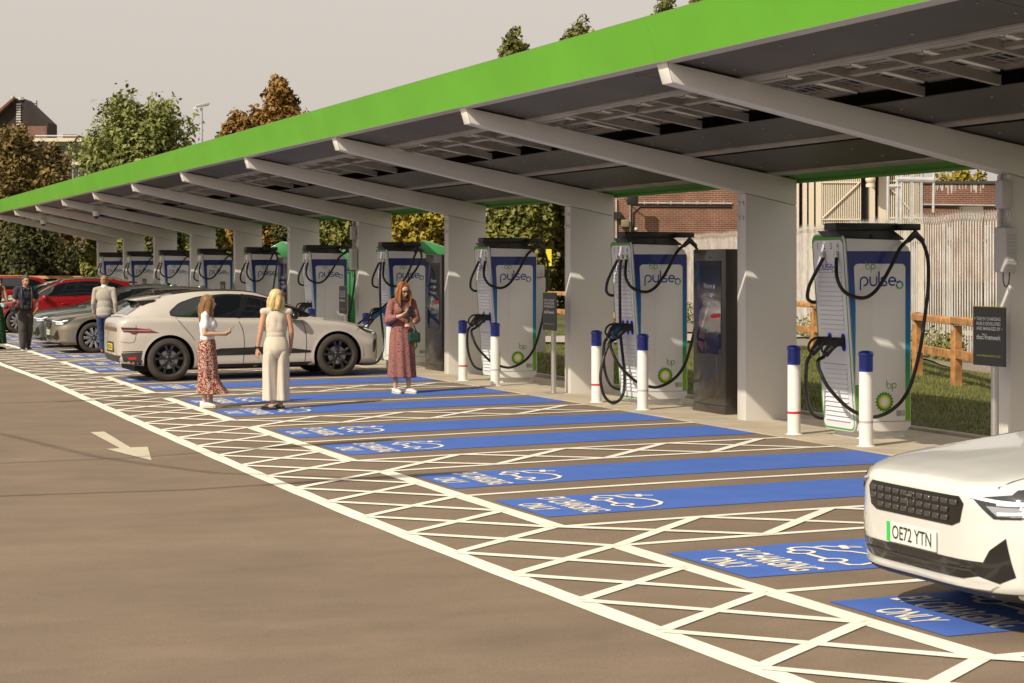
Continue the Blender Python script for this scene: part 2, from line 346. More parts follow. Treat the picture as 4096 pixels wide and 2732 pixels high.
for m in MODS:
    y0=6*m
    ribbon(mb,(-4.995,y0-.0),(-4.995,y0+4.8),.15,.0045)               # inner line across the two bays
    ribbon(mb,(-4.92,y0+2.4),(-.02,y0+2.4),.10,.005)
    ribbon(mb,(-5.07,y0),(-.02,y0),.10,.0055); ribbon(mb,(-5.07,y0+4.8),(-.02,y0+4.8),.10,.0055)
    for k in range(5):                                                 # zigzag strip
        y=y0+1.2*k
        ribbon(mh,(-5.03,y),(-6.1,y-.9),.10,.0062); ribbon(mh,(-5.03,y),(-6.1,y+1.45),.10,.0074)
    xs=[-5.0,-3.82,-2.64,-1.46,-.28]
    for k in range(4):                                                 # crossed hatching between bays
        a,b=(y0-1.2,y0) if k%2==0 else (y0,y0-1.2)
        ribbon(mh,(xs[k],a),(xs[k+1],b),.10,.0068); 
        ribbon(mh,(xs[k],b),(xs[k+1],a),.10,.0080)
struct(mb.build('bay_line',M_WHITE)); struct(mh.build('hatch_marking',M_WHITE))
# blue strips and their lettering
EVT=fit_text('EV CHARGING',1.13,.25,bold=.018); ONT=fit_text('ONLY',.50,.22,bold=.018)
def pad(yc):
    mb=MB(); ribbon(mb,(-4.85,yc),(-.03,yc),1.30,.004); p=struct(mb.build('blue_bay_strip',M_BLUE))
    mb=MB()
    def T(vs,fs,x0,y0,lift=.008):
        mb.add([(x0+v[1],y0-v[0],gz(x0+v[1],y0-v[0])+lift) for v in vs],fs)
    T(*EVT,-4.50,yc+.565); T(*ONT,-4.80,yc+.25)
    # car outline with plug; glyph x runs along -y, glyph y along +x
    W=.038; x0,y0=-4.08,yc+.50
    body=[(.17,.045),(.10,.05),(.06,.10),(.07,.19),(.15,.235),(.30,.26),(.42,.36),(.56,.405),(.74,.40),(.87,.33),(.96,.22),(1.0,.12),(.97,.05),(.86,.045)]
    T(*stroke(body,W),x0,y0); T(*stroke([(.40,.045),(.62,.045)],W),x0,y0,.0083)
    for cx in (.285,.74): T(*stroke(arc(cx,.05,.085,0,345,14),W*.9,closed=True),x0,y0,.0087)
    T(*stroke([(.12,.23),(.10,.32),(.16,.36),(.20,.42)],W*.9),x0,y0,.009)
    T(*stroke([(.15,.44),(.27,.40)],W*1.6),x0,y0,.0093); T(*stroke([(.20,.47),(.24,.53)],W*.6),x0,y0,.0096); T(*stroke([(.26,.45),(.30,.51)],W*.6),x0,y0,.0096)
    struct(mb.build('bay_lettering',M_WHITE))
for m in MODS:
    for c in (1.27,3.63):
        pad(6*m+c)
# arrow
mb=MB(); A=[(-6.92,5.34),(-6.92,3.01),(-7.08,2.99),(-6.84,1.38),(-6.61,2.96),(-6.80,3.01),(-6.75,5.33)]
def flat(mb,pts,lift,n=8):
    bm=bmesh.new(); f=bm.faces.new([bm.verts.new((x,y,0)) for x,y in pts]); bmesh.ops.triangulate(bm,faces=[f]); bmesh.ops.subdivide_edges(bm,edges=bm.edges[:],cuts=3,use_grid_fill=True)
    bm.verts.index_update(); mb.add([(v.co.x,v.co.y,gz(v.co.x,v.co.y)+lift) for v in bm.verts],[tuple(v.index for v in f.verts) for f in bm.faces]); bm.free()
flat(mb,A,.006); struct(mb.build('direction_arrow',M_OLDW))
# ================================================================== CANOPY
CAN=thing('solar_canopy','long white steel solar canopy with a bright green front fascia over the charging bays','canopy',(1.05,-9.48,0))
CAN_M=CAN.matrix_basis.copy(); CL=(-1.05,9.48,0)
M_STEEL=mat('white_painted_steel',(.62,.60,.56),.42,var=.03,scale=1.2,coat=.12)
M_CAP=mat('white_cap',(.80,.78,.73),.4)
M_GREEN=mat('green_fascia',(.125,.42,.028),.42,var=.07,scale=.7,coat=.12)
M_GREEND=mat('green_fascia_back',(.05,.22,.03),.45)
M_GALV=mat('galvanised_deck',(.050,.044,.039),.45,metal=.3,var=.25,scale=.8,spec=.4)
M_GALVL=mat('galvanised_rail',(.36,.33,.30),.4,metal=.6,var=.2,scale=2)
M_CELL=mat('solar_cell',(.010,.012,.018),.22,spec=.6,coat=.5)
M_CELLL=mat('cell_gap',(.42,.40,.36),.5)
M_ALU=mat('aluminium_frame',(.55,.52,.48),.35,metal=.8)
SL=-.1839
def roof(x): return 3.795+(x+2.947)*SL     # upper line of the rafters
def under(x): return 3.605+(x+2.889)*-.2173
YCOL=[2.52+6*m for m in range(-2,10)]; YCOL[1]=-3.33
def pc(mb,*a,**k): return mb.build(*a,parent=CAN,loc=CL,**k)
for y in YCOL:
    z0=kz(y)-.05
    mb=MB(); mb.prism([(.69,z0),(1.40,z0),(1.40,2.672),(.69,2.822)],'y',y-.12,y+.12)
    c=pc(mb,'column',M_STEEL,bevel=.012)
    for sx in (.684,1.406):
        d=.012 if sx>1 else -.012
        for zz in ((2.70,2.52) if sx<1 else (2.55,2.37)):
            for dy in (-.055,.055):
                if 'BOLT%d'%(sx>1) not in MATS:
                    mb=MB(); mb.lathe([(.026,0),(.026,d),(.014,d*1.6),(.0,d*1.6)],n=10,ax='x'); o=mb.build('bolt',M_STEEL,parent=c); MATS['BOLT%d'%(sx>1)]=o.data
                else: o=bpy.data.objects.new('bolt',MATS['BOLT%d'%(sx>1)]); COL.objects.link(o); o.parent=c
                o.location=(sx,y+dy,zz)
    mb=MB()
    for dy in (-.126,.126):
        pass
    mb.prism([(-2.889,3.605),(.69,2.826),(1.40,2.676),(1.40,roof(1.40)),(-2.947,3.795)],'y',y-.118,y+.118)
    r=pc(mb,'rafter',M_STEEL,bevel=.010)
    mb=MB(); mb.prism([(-2.895,3.607),(-2.953,3.793),(-2.958,3.791),(-2.900,3.605)],'y',y-.112,y+.112); mb.build('end_cap',M_CAP,parent=r,bevel=.001)
Y0,Y1=-9.75,62.0
# front fascia, panel by panel (seams near each rafter)
mb=MB(); ys=[Y0]+[y for y in YCOL if y>Y0]+[Y1]
for a,b in zip(ys,ys[1:]): mb.prism([(-2.985,3.805),(-3.108,4.212),(-3.125,4.207),(-3.002,3.800)],'y',a+.002,b-.002)
pc(mb,'front_fascia',M_GREEN)
mb=MB(); mb.prism([(-3.002,3.797),(-2.90,3.777),(-2.90,3.790),(-3.0,3.808)],'y',Y0,Y1); mb.prism([(-3.125,4.214),(-3.02,4.194),(-3.02,4.180),(-3.11,4.198)],'y',Y0,Y1); pc(mb,'fascia_trim',M_ALU)
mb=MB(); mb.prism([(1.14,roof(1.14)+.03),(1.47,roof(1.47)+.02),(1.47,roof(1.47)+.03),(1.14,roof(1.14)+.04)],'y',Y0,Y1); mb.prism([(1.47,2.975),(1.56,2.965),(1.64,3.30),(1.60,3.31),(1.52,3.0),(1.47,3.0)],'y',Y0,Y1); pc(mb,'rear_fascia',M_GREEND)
# flat dark trays lie along the roof plane on the rafters, each with a pale folded lip; solar panels fill the gaps between them
def bays():
    return zip(YCOL,YCOL[1:]+[]) 
def tray(name,x0,x1,lip):
    for a,c in zip(YCOL,YCOL[1:]):
        ya,yb=a,c-.004; k=ya+(yb-ya)*.16
        mb=MB()
        for p,q in ((ya,k-.006),(k+.006,yb)):
            mb.prism([(x0,roof(x0)+.016),(x1,roof(x1)+.016),(x1,roof(x1)+.024),(x0,roof(x0)+.024)],'y',p,q)
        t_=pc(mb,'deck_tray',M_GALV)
        mb=MB(); mb.prism([(x1+.002,roof(x1)-.002),(x1+.040,roof(x1+.04)-.002),(x1+.040,roof(x1+.04)+.07),(x1+.002,roof(x1)+.07)],'y',ya,yb); pc(mb,'tray_lip',M_GALVL)
        mb=MB(); mb.prism([(x1+.052,roof(x1)-.010),(x1+.115,roof(x1+.11)-.006),(x1+.115,roof(x1+.11)+.09),(x1+.052,roof(x1)+.09)],'y',ya,yb); pc(mb,'edge_channel',M_GALVL)
        mb=MB()
        for f in (.06,.135,.19,.42,.68,.93):
            for g in (.3,.72):
                x=x0+(x1-x0)*g; y=ya+(yb-ya)*f; mb.lathe([(.013,0),(.013,-.010),(0,-.012)],(x,y,roof(x)+.016),8)
        mb.build('rivet_row',M_GALVL,parent=t_)
tray('t',-2.955,-2.215,1); tray('t',-.93,-.15,1); tray('t',.10,1.00,1)
RH=.02
def rz(x): return roof(x)+RH
GAP=[(-2.10,-.94),(-.035,.095)]
for a,c in zip(YCOL,YCOL[1:]):
    w=(c-a)/5
    for x0,x1 in GAP[:1]:
        for k in range(1,5):
            y=a+w*k
            mb=MB(); mb.prism([(x0,rz(x0)),(x1,rz(x1)),(x1,rz(x1)+.085),(x0,rz(x0)+.085)],'y',y-.035,y+.035); pc(mb,'panel_rail',M_GALVL)
        for k,xm in enumerate((-1.72,)):
            mb=MB(); mb.prism([(xm,rz(xm)+.02),(xm+.07,rz(xm+.07)+.02),(xm+.07,rz(xm+.07)+.06),(xm,rz(xm)+.06)],'y',a+.12,c-.12); pc(mb,'cross_rail',M_GALVL)
XR=[(-2.16,-1.66),(-1.64,-.90),(-.06,.12)]
PH=.17
def panel(a,w,k,x0,x1):
    y0,y1=a+w*k+.045,a+w*(k+1)-.045; mb=MB()
    zz=lambda x:rz(x)+PH
    mb.prism([(x0,zz(x0)),(x1,zz(x1)),(x1,zz(x1)+.008),(x0,zz(x0)+.008)],'y',y0+.03,y1-.03,1)
    for (p,q) in ((y0,y0+.04),(y1-.04,y1)): mb.prism([(x0,zz(x0)-.04),(x1,zz(x1)-.04),(x1,zz(x1)+.02),(x0,zz(x0)+.02)],'y',p,q,0)
    for (p,q) in ((x0,x0+.04),(x1-.04,x1)): mb.prism([(p,zz(p)-.04),(q,zz(q)-.04),(q,zz(q)+.02),(p,zz(p)+.02)],'y',y0+.04,y1-.04,0)
    n=max(1,round((x1-x0)/.16)); m=7
    for i in range(1,n):
        x=x0+(x1-x0)*i/n; mb.prism([(x-.005,zz(x)-.003),(x+.005,zz(x)-.003),(x+.005,zz(x)+.001),(x-.005,zz(x)+.001)],'y',y0+.035,y1-.035,2)
    for i in range(1,m):
        y=y0+(y1-y0)*i/m; mb.prism([(x0+.04,zz(x0+.04)-.0045),(x1-.04,zz(x1-.04)-.0045),(x1-.04,zz(x1-.04)),(x0+.04,zz(x0+.04))],'y',y-.005,y+.005,2)
    return mb
rest=MB(); cnt=0
for a,c in zip(YCOL,YCOL[1:]):
    for k in range(5):
        for x0,x1 in XR:
            p=panel(a,(c-a)/5,k,x0,x1)
            if cnt<100: pc(p,'solar_panel',[M_ALU,M_CELL,M_CELLL])
            else:
                n=len(rest.v); rest.v+=p.v; rest.f+=[tuple(i+n for i in f) for f in p.f]; rest.m+=p.m
            cnt+=1
o=pc(rest,'solar_panel',[M_ALU,M_CELL,M_CELLL]); o['kind']='stuff'
# weathering sheet that carries the panels' upper face over the whole roof
mb=MB(); 
for x0,x1 in ((-2.97,-2.17),(-.90,-.06),(.12,1.56)):
    mb.prism([(x0,rz(x0)+.195),(x1,rz(x1)+.195),(x1,rz(x1)+.203),(x0,rz(x0)+.203)],'y',Y0,Y1)
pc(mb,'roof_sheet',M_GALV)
# ================================================================== CHARGERS
M_CHW=mat('charger_white',(.70,.69,.67),.32,coat=.25,var=.015,scale=3)
M_CHF=mat('charger_front',(.66,.67,.72),.35,coat=.2)
M_BLACK=mat('black_plastic',(.018,.017,.016),.42,var=.2,scale=9)
M_CABLE=mat('cable_rubber',(.012,.012,.012),.38)
M_HANDLE=mat('connector_plastic',(.02,.02,.021),.5)
M_HANDB=mat('connector_blue',(.01,.16,.42),.35)
M_METAL=mat('brushed_metal',(.55,.53,.5),.3,metal=.9)
M_BPB=mat('brand_blue',(.022,.035,.27),.35)
M_BPG=mat('brand_green',(.06,.30,.035),.4)
M_CYAN=mat('ring_cyan',(.03,.30,.55),.4); M_LIME=mat('ring_lime',(.28,.48,.03),.4)
M_HOL=mat('holster_glow',(.16,.20,.75),.4,emit=(.22,.28,1),estr=.25)
M_HOLG=mat('holster_ready',(.1,.5,.08),.4,emit=(.15,.8,.1),estr=.2)
M_GRAD=grad_mat('panel_gradient',[(0,(.14,.36,.012)),(.12,(.14,.36,.012)),(.30,(.03,.26,.10)),(.45,(.01,.20,.36)),(.72,(.008,.10,.38)),(.90,(.012,.03,.20)),(1,(.014,.024,.17))],.19,2.05)
M_STICK=mat('data_sticker',(.38,.38,.36),.6); M_INK=mat('ink',(.03,.03,.035),.6)
H1=mat('emblem_dark_green',(.015,.22,.03),.4); H2=mat('emblem_green',(.07,.36,.02),.4); H3=mat('emblem_lime',(.30,.52,.02),.4); H4=mat('emblem_yellow',(.75,.55,.01),.4); H5=mat('emblem_pale',(.75,.68,.25),.4); H6=mat('emblem_white',(.78,.78,.74),.4)
FL=math.hypot(.154,2.175); FU=Vector((-.154/FL,0,2.175/FL)); FN=Vector((-2.175/FL,0,-.154/FL))
def F(y,s,l=0): return tuple(Vector((.594,y,.075))+FU*s+FN*l)        # slanted front, s up the slope
def Fm(y,l=0): return lambda a,b,c=0: F(y-a,b,l+c)
def slab(mb,T,pts,l0,l1,mi=0):
    n=len(pts); mb.add([T(x,y,l0) for x,y in pts]+[T(x,y,l1) for x,y in pts],[tuple(range(n)),tuple(range(n,2*n))[::-1]]+[(i,(i+1)%n,n+(i+1)%n,n+i) for i in range(n)],mi)
def ringpoly(mb,T,outer,inner,l,mi=0):
    n=len(outer); mb.add([T(x,y,l) for x,y in outer]+[T(x,y,l) for x,y in inner],[(i,(i+1)%n,n+(i+1)%n,n+i) for i in range(n)],mi)
W2=.365
SD=lambda x,z,l=0: (x,-W2-l,z)                                        # near side face
TXT=fit_text
def connector(par,y,blue=False,dx=0,dz=0):
    """pistol-grip plug hanging in its holster; tip inside front face, handle and loop outside"""
    mb=MB(); z=1.075+dz; x=.535
    side=[(x+.02,z+.055),(x-.10,z+.045),(x-.20,z+.015),(x-.275,z-.085),(x-.30,z-.15),(x-.255,z-.17),(x-.185,z-.10),(x-.13,z-.055),(x+.02,z-.05)]
    mb.prism(side,'y',y-.03,y+.03)
    o=mb.build('charging_connector',M_HANDB if blue else M_HANDLE,parent=par,bevel=.008)
    mb=MB(); loop=[(x-.10,z+.035),(x-.23,z+.03),(x-.30,z-.02),(x-.315,z-.09),(x-.275,z-.13)]
    mb.tube([(v.x,y,v.y) for v in smooth_path([(p[0],p[1],0) for p in loop],4)],.014,8); mb.build('grip',M_HANDLE,parent=o,smooth=True)
    if not blue:
        mb=MB(); vs,fs=TXT('HPC',.085,.026,bold=.01); c,s_=math.cos(R(40)),math.sin(R(40))
        mb.add([(x-.255+a*c-b*s_,y-.0315,z-.115+a*s_+b*c) for a,b in vs],fs); mb.build('lettering',M_STICK,parent=o)
    return (x-.285,y,z-.165)
def make_charger(kind='A',arm='side'):
    t=thing('rapid_charger','white rapid charger','charger',(0,0,0)); 
    # body
    mb=MB(); mb.prism([(.592,.10),(.62,.075),(1.20,.075),(1.265,.13),(1.265,2.03),(1.235,2.12),(1.12,2.20),(.452,2.215)],'y',-W2,W2)
    mb.build('body',M_CHW,parent=t,bevel=.012)
    mb=MB(); mb.box(.66,1.20,-.30,.30,.0,.085); mb.box(.645,1.215,-.315,.315,-.02,.022); mb.build('plinth',[M_CHW],parent=t,bevel=.006)
    mb=MB()
    for y in (-.368,): mb.prism([(.592,.186),(1.267,.186),(1.267,.190),(.592,.190)],'y',y,y+.004)
    mb.build('panel_gap',M_INK,parent=t)
    # slanted front panel with green rim
    mb=MB(); T=lambda y,s,l: F(y,s,l)
    o0=rrect(-.372,.372,.0,2.20,.10); o1=rrect(-.366,.366,.014,2.186,.088); o2=rrect(-.350,.350,.03,2.165,.075)
    slab(mb,T,o0,.004,.03); fp=mb.build('front_panel',M_CHF,parent=t,bevel=.006,seg=1)
    mb=MB(); ringpoly(mb,T,o1,o2,.0312); ringpoly(mb,T,o2,rrect(-.345,.345,.035,2.13,.07),.0312); mb.build('green_rim',M_BPG,parent=fp)
    for s0,n in ((1.14,12),(.115,12)):                               # raised louvres
        mb=MB()
        for k in range(n):
            s=s0+.0525*k; y0,y1=-.27,.27
            mb.add([F(y0,s,.031),F(y1,s,.031),F(y1,s,.046),F(y0,s,.046),F(y0,s+.034,.031),F(y1,s+.034,.031),F(y1,s+.038,.0315),F(y0,s+.038,.0315)],[(0,3,2,1),(3,7,6,2),(0,4,7,3),(1,2,6,5)])
            mb.add([F(y0-.0,s-.004,.0316),F(y1,s-.004,.0316),F(y1,s+.0005,.0316),F(y0,s+.0005,.0316)],[(0,1,2,3)],1)
        mb.add([F(-.28,s0+.0525*n,.0316),F(.28,s0+.0525*n,.0316),F(.28,s0+.0525*n+.005,.0316),F(-.28,s0+.0525*n+.005,.0316)],[(0,1,2,3)],1)
        mb.build('louvre_bank',[M_CHF,M_INK],parent=fp)
    mb=MB()                                                         # numbers 1-4 and recess line
    for k,ch in enumerate('1234'):
        vs,fs=text2d(ch,size=.105,bold=.0,align='CENTER'); yy=.235-.155*k
        mb.add([F(yy-a,2.03+b,.032) for a,b,_ in vs],fs)
    mb.build('lettering',M_BPB,parent=fp)
    mb=MB(); sh=.0
    wordmark(mb,lambda a,b,c: F(.225-a-b*.18,1.80+b,.032+c),0,1,2,s=.062); mb.build('logo',[M_BPB,M_BPG,M_CYAN,M_LIME],parent=fp)
    # holsters
    hol={'A':(.235-.155,.235-.465),'B':(.235-.155,.235-.31,.235-.465)}[kind]
    mb=MB(); mi=MB()
    for y in hol:
        ringpoly(mb,T,rrect(y-.055,y+.055,.89,1.10,.045),rrect(y-.046,y+.046,.90,1.09,.038),.033)
        slab(mi,T,rrect(y-.046,y+.046,.90,1.09,.038),.0,.0325)
    mb.build('holster_ring',M_HOL,parent=fp); mi.build('holster',M_BLACK,parent=fp)
    # printed side
    mb=MB()
    L=lambda z: .594-(z-.075)*.0708+.006
    band=[(L(.196),.196),(L(2.075),2.075),(1.252,2.075),(1.252,.196)]
    wl=lambda z:L(z)+.075+.0*(z)
    def side(l,pts,mi): mb.add([SD(x,z,l) for x,z in pts],[tuple(range(len(pts)))],mi)
    side(.0012,[(L(.6),.6),(L(2.075),2.075),(L(2.075)+.11,2.075),(L(.6)+.0,.6)],0)
    side(.0012,[(L(2.075)+.11,1.935),(L(2.075)+.11,2.075),(1.19,2.075),(1.19,1.935)],0)
    side(.0012,[(1.19,.196),(1.19,2.075),(1.252,2.075),(1.252,.196)],0)
    side(.0012,[(L(.196),.196),(L(.6),.6),(L(.6)+.055,.6),(L(.196)+.035,.196)],0)
    side(.0016,[(L(1.935)+.075,1.935)]+[(p[0],p[1]) for p in []]+[(L(.5)+.045,.5),(L(.5)+.2,.5),(L(2.0)+.3,1.935)],2)
    # rounded white field corners
    for cx,cz,a0 in ((1.19-.05,1.935-.05,0),):
        pts=[(1.19,1.935)]+[(cx+.05*math.cos(R(a)),cz+.05*math.sin(R(a))) for a in range(90,-1,-15)]
        side(.0014,pts,0)
    x=L(1.935)+.075
    pts=[(x-.002,1.937)]+[(x+.055+.055*math.cos(R(a)),1.935-.055+.055*math.sin(R(a))) for a in range(90,181,15)]
    side(.0019,pts,0)
    mb.build('printed_side_panel',[M_GRAD,M_CHW,M_CHW],parent=t)
    mb=MB(); wordmark(mb,lambda a,b,c: (.625+a,-W2-.0024-c,1.695+b),0,1,2,s=.092); mb.build('logo',[M_BPB,M_BPG,M_CYAN,M_LIME],parent=t)
    mb=MB(); x2=.955; tt=.058
    for ch in 'bp':
        st=GL['b'][0] if ch=='b' else [[(0,1),(0,-.55)],arc(.45,.5,.45,180,-180,18)]
        for k,p in enumerate(st): vs,fs=stroke([(x2+a*tt,.555+b*tt) for a,b in p],tt*.15,cap=False); mb.add([SD(a,b,.002+.0003*k) for a,b in vs],fs,1)
        x2+=1.15*tt
    helios(mb,lambda a,b,c:(.926+a,-W2-.002-c,.407+b),.118,[2,3,4,5,6,7]); mb.build('emblem',[M_BPB,M_BPG,H1,H2,H3,H4,H5,H6],parent=t)
    mb=MB(); mb.add([SD(a,b,.002) for a,b in ((1.075,.245),(1.185,.245),(1.185,.31),(1.075,.31))],[(0,1,2,3)],0)
    mb.add([SD(a,b,.0021) for a,b in ((1.12,.197),(1.188,.197),(1.188,.24),(1.12,.24))],[(0,1,2,3)],2)
    for k in range(5): mb.add([SD(a,b,.0027) for a,b in ((1.08,.30-.011*k),(1.13+.006*(k%3),.30-.011*k),(1.13+.006*(k%3),.297-.011*k),(1.08,.297-.011*k))],[(0,1,2,3)],1)
    mb.build('data_plate',[M_STICK,M_INK,M_CHW],parent=t)
    # cable management on top
    mb=MB(); mb.prism([(.44,2.20),(.34,2.30),(1.07,2.30),(1.19,2.215),(1.19,2.20)],'y',-.335,.10); mb.lathe([(.035,0),(.035,-.004)],(.80,-.346,2.235),16,ax='y'); 
    cm=mb.build('cable_manager',M_BLACK,parent=t,bevel=.006)
    mb=MB(); mb.box(.335,1.12,-.34,-.06,2.302,2.385); mb.build('arm_housing',M_BLACK,parent=cm,bevel=.012)
    mb=MB()
    if arm=='side': mb.box(1.09,1.31,-.50,-.30,2.305,2.378); tip=Vector((1.235,-.50,2.262))
    elif arm=='front': mb.box(.72,1.02,-.62,-.30,2.305,2.380); tip=Vector((.97,-.62,2.262))
    else: mb.box(1.0,1.10,-.60,-.30,2.305,2.378); tip=Vector((1.05,-.62,2.262))
    mb.build('swing_arm',M_BLACK,parent=cm,bevel=.012)
    mb=MB(); a=math.pi
    if arm=='side': mb.prism([(tip.x-.0,2.315),(tip.x-.115,2.20),(tip.x-.085,2.165),(tip.x,2.225),(tip.x+.085,2.165),(tip.x+.115,2.20)],'y',tip.y-.02,tip.y+.02)
    else: mb.prism([(tip.x-.0,2.315),(tip.x-.09,2.20),(tip.x-.06,2.165),(tip.x,2.215),(tip.x+.06,2.165),(tip.x+.09,2.20)],'y',tip.y-.02,tip.y+.02)
    mb.build('cable_cradle',M_BLACK,parent=cm,bevel=.006)
    # glands
    mb=MB()
    gl=[.235-.155,.235-.465]+([.235-.31] if kind=='B' else [])
    for y in gl:
        c=F(y,1.985,.045); mb.lathe([(.03,0),(.03,.025),(.024,.03),(.024,.055),(.018,.06)],(c[0]-.012,c[1],c[2]-.04),14)
        mb.tube([F(y,1.99,.02),(c[0]-.012,c[1],c[2]-.005)],.02,10)
    mb.build('cable_gland',M_METAL,parent=t,smooth=True)
    return t,hol,tip
def cable(par,pts,r=.021,n=6): 
    mb=MB(); mb.tube(smooth_path(pts,n),r,9); return mb.build('charging_cable',M_CABLE,parent=par,smooth=True)
YF_,YN=.08,-.23
def std_cables(t,tip,plugged=True,reach=None,middle=False):
    # near cable: gland 4 -> loop below -> cradle on arm -> back down to connector 4
    g=(.405,YN,2.0)
    up=[g,(.385,YN-.03,1.93),(.33,YN-.16,1.76),(.40,-.44,1.62),(.56,-.50,1.56),(.70,-.51,1.61),(.82,-.52,1.75),(.94,-.52,1.94),(1.03,-.52,2.10),(tip.x-.10,tip.y,2.19),(tip.x-.02,tip.y,2.243),(tip.x+.06,tip.y,2.215),(tip.x+.125,tip.y,2.11),(tip.x+.165,tip.y,1.95)]
    if tip.x<1.15:
        up=[g,(.385,YN-.03,1.93),(.33,YN-.16,1.76),(.40,-.44,1.60),(.56,-.50,1.55),(.70,-.53,1.64),(tip.x-.20,-.60,1.86),(tip.x-.10,tip.y,2.08),(tip.x-.04,tip.y,2.20),(tip.x,tip.y,2.23),(tip.x+.05,tip.y,2.19),(tip.x+.07,tip.y,2.08)]
    if reach is None:
        c=connector(t,YN)
        dn=[(1.40,-.50,1.68),(1.37,-.50,1.44),(1.30,-.50,1.0),(1.19,-.50,.63),(1.08,-.50,.44),(.94,-.51,.33),(.80,-.51,.27),(.67,-.50,.26),(.45,-.46,.34),(.24,-.38,.56),(.17,-.30,.74),(.16,-.25,.86),c]
        if tip.x<1.15: dn=[(tip.x+.05,-.6,1.85),(tip.x-.02,-.6,1.4),(tip.x-.09,-.6,.9),(.80,-.55,.35),(.6,-.5,.25),(.42,-.46,.34),(.24,-.38,.56),(.17,-.30,.74),(.16,-.25,.86),c]
        cable(t,up+dn)
    else: cable(t,up+reach)
    # far cable: gland 2 -> loops round the far side -> comes back from behind to connector 2
    c=connector(t,YF_)
    cable(t,[(.405,YF_,2.0),(.37,YF_+.02,1.92),(.325,YF_+.09,1.78),(.315,YF_+.18,1.66),(.36,.36,1.54),(.48,.41,1.50),(.66,.42,1.56)])
    cable(t,[c,(.215,YF_+.01,.86),(.205,YF_+.03,.72),(.24,.17,.52),(.33,.28,.34),(.45,.38,.22),(.62,.44,.18),(.8,.46,.25)])
    if middle:
        y=-.075; c=connector(t,y,blue=True)
        cable(t,[(.395,y,2.0),(.37,y-.01,1.85),(.365,y-.02,1.5),(.375,y-.02,1.0),(.40,y-.03,.7),(.42,y-.05,.45),(.41,y-.06,.2),(.34,y-.07,.07),(.22,y-.08,.035),(.11,y-.08,.13),(.055,y-.08,.33),(.07,y-.07,.52),(.14,y-.04,.72),c])
CH_LABELS=['nearest white rapid charger with two black cables, at the right','white rapid charger beside the first kiosk, a blue plug among its black ones','white rapid charger just right of the woman in the patterned dress',
 'white rapid charger directly behind the woman in the patterned dress','white rapid charger behind the bonnet of the beige car','white rapid charger behind the blonde woman and the beige car roof',
 'white rapid charger behind the middle of the beige car roof','white rapid charger above the parked champagne car','white rapid charger above the tail of the red SUV','farthest white rapid charger at the left end of the row']
chA,holA,tipA=make_charger('A','side'); std_cables(chA,tipA)
chB,holB,tipB=make_charger('B','side'); std_cables(chB,tipB,middle=True)
chC,holC,tipC=make_charger('B','front')
# this one is in use: its cables run forward to the car
cable(chC,[(.405,-.23,2.0),(.385,-.27,1.9),(.35,-.38,1.72),(.42,-.46,1.58),(.56,-.52,1.54),(.68,-.56,1.62),(.80,-.60,1.85),(.90,-.62,2.12),(.97,-.62,2.23),(1.03,-.62,2.17),(1.02,-.62,2.02),(.85,-.62,1.75),(.55,-.68,1.42),(.2,-.75,1.12),(-.25,-.85,.86),(-.55,-1.0,.60),(-.75,-1.15,.35)])
c_=connector(chC,.08); c2_=connector(chC,-.075,blue=True)
cable(chC,[(.405,.08,2.0),(.37,.10,1.92),(.325,.17,1.78),(.315,.26,1.66),(.36,.36,1.54),(.5,.41,1.50)])
cable(chC,[c_,(.16,.08,.84),(.02,.10,.70),(-.1,.2,.5),(.1,.4,.3)]); cable(chC,[c2_,(.2,-.1,.86),(.08,-.16,.72),(-.05,-.2,.5)])
cable(chC,[(.395,-.075,2.0),(.37,-.09,1.85),(.365,-.1,1.5),(.375,-.12,1.0),(.41,-.16,.6),(.38,-.24,.3),(.24,-.36,.10),(.0,-.5,.06),(-.3,-.6,.10),(-.6,-.7,.22)])
chD,holD,tipD=make_charger('A','front'); std_cables(chD,tipD)
for i in range(10):
    src={0:chA,1:chB,3:chC,5:chD}.get(i)
    y=6*i-.235; rt={0:0,1:0,2:0,3:0,4:0,5:0,6:0,7:0,8:0,9:0}[i]
    if src is None: src=dup(chD if i in () else chA)
    src.location=(0,y,kz(y)+.012); src['label']=CH_LABELS[i]; src['group']='rapid chargers in a row under the canopy'
# ------------------------------------------------------------------ bollards
M_BOL=mat('bollard_white',(.78,.76,.71),.38,coat=.2,var=.03,scale=6); M_BOLB=mat('bollard_blue',(.012,.035,.30),.3,coat=.4); M_RED=mat('bollard_red',(.55,.01,.02),.4); M_TAPE=mat('grey_tape',(.45,.43,.41),.4)
def bollard(red):
    t=thing('bollard','white bollard','bollard'); mb=MB(); mb.lathe([(.074,0),(.074,.80),(.071,.80)],n=28); mb.lathe([(.098,-.004),(.098,.004),(.075,.012)],n=28); mb.build('post',M_BOL,parent=t,smooth=True)
    mb=MB(); mb.lathe([(.0745,.79),(.0745,.955),(.081,.957),(.083,.965),(.082,.985),(.072,1.002),(.045,1.012),(0,1.016)],n=28); mb.build('blue_cap',M_BOLB,parent=t,smooth=True)
    mb=MB(); z=.235 if red else .245; mb.lathe([(.0735,z),(.0752,z),(.0752,z+.026),(.0735,z+.026)],n=28); mb.build('band',M_RED if red else M_TAPE,parent=t,smooth=True)
    return t
b1=bollard(True); b2=bollard(False)
where=['nearest charger','charger by the first kiosk','charger right of the patterned-dress woman','charger behind the patterned-dress woman','charger behind the beige bonnet','sixth charger','seventh charger','eighth charger','ninth charger','farthest charger']
for i in range(10):
    for k,(src,dy) in enumerate(((b1,.27),(b2,-1.38))):
        if i>6: continue
        o=src if i==0 else dup(src); y=6*i+dy; o.location=(.26,y,kz(y)+.012)
        o['label']=('bollard with red band on far side of the '+where[i]) if k==0 else ('bollard with grey band on near side of the '+where[i])
        o['group']='bollards guarding the chargers'
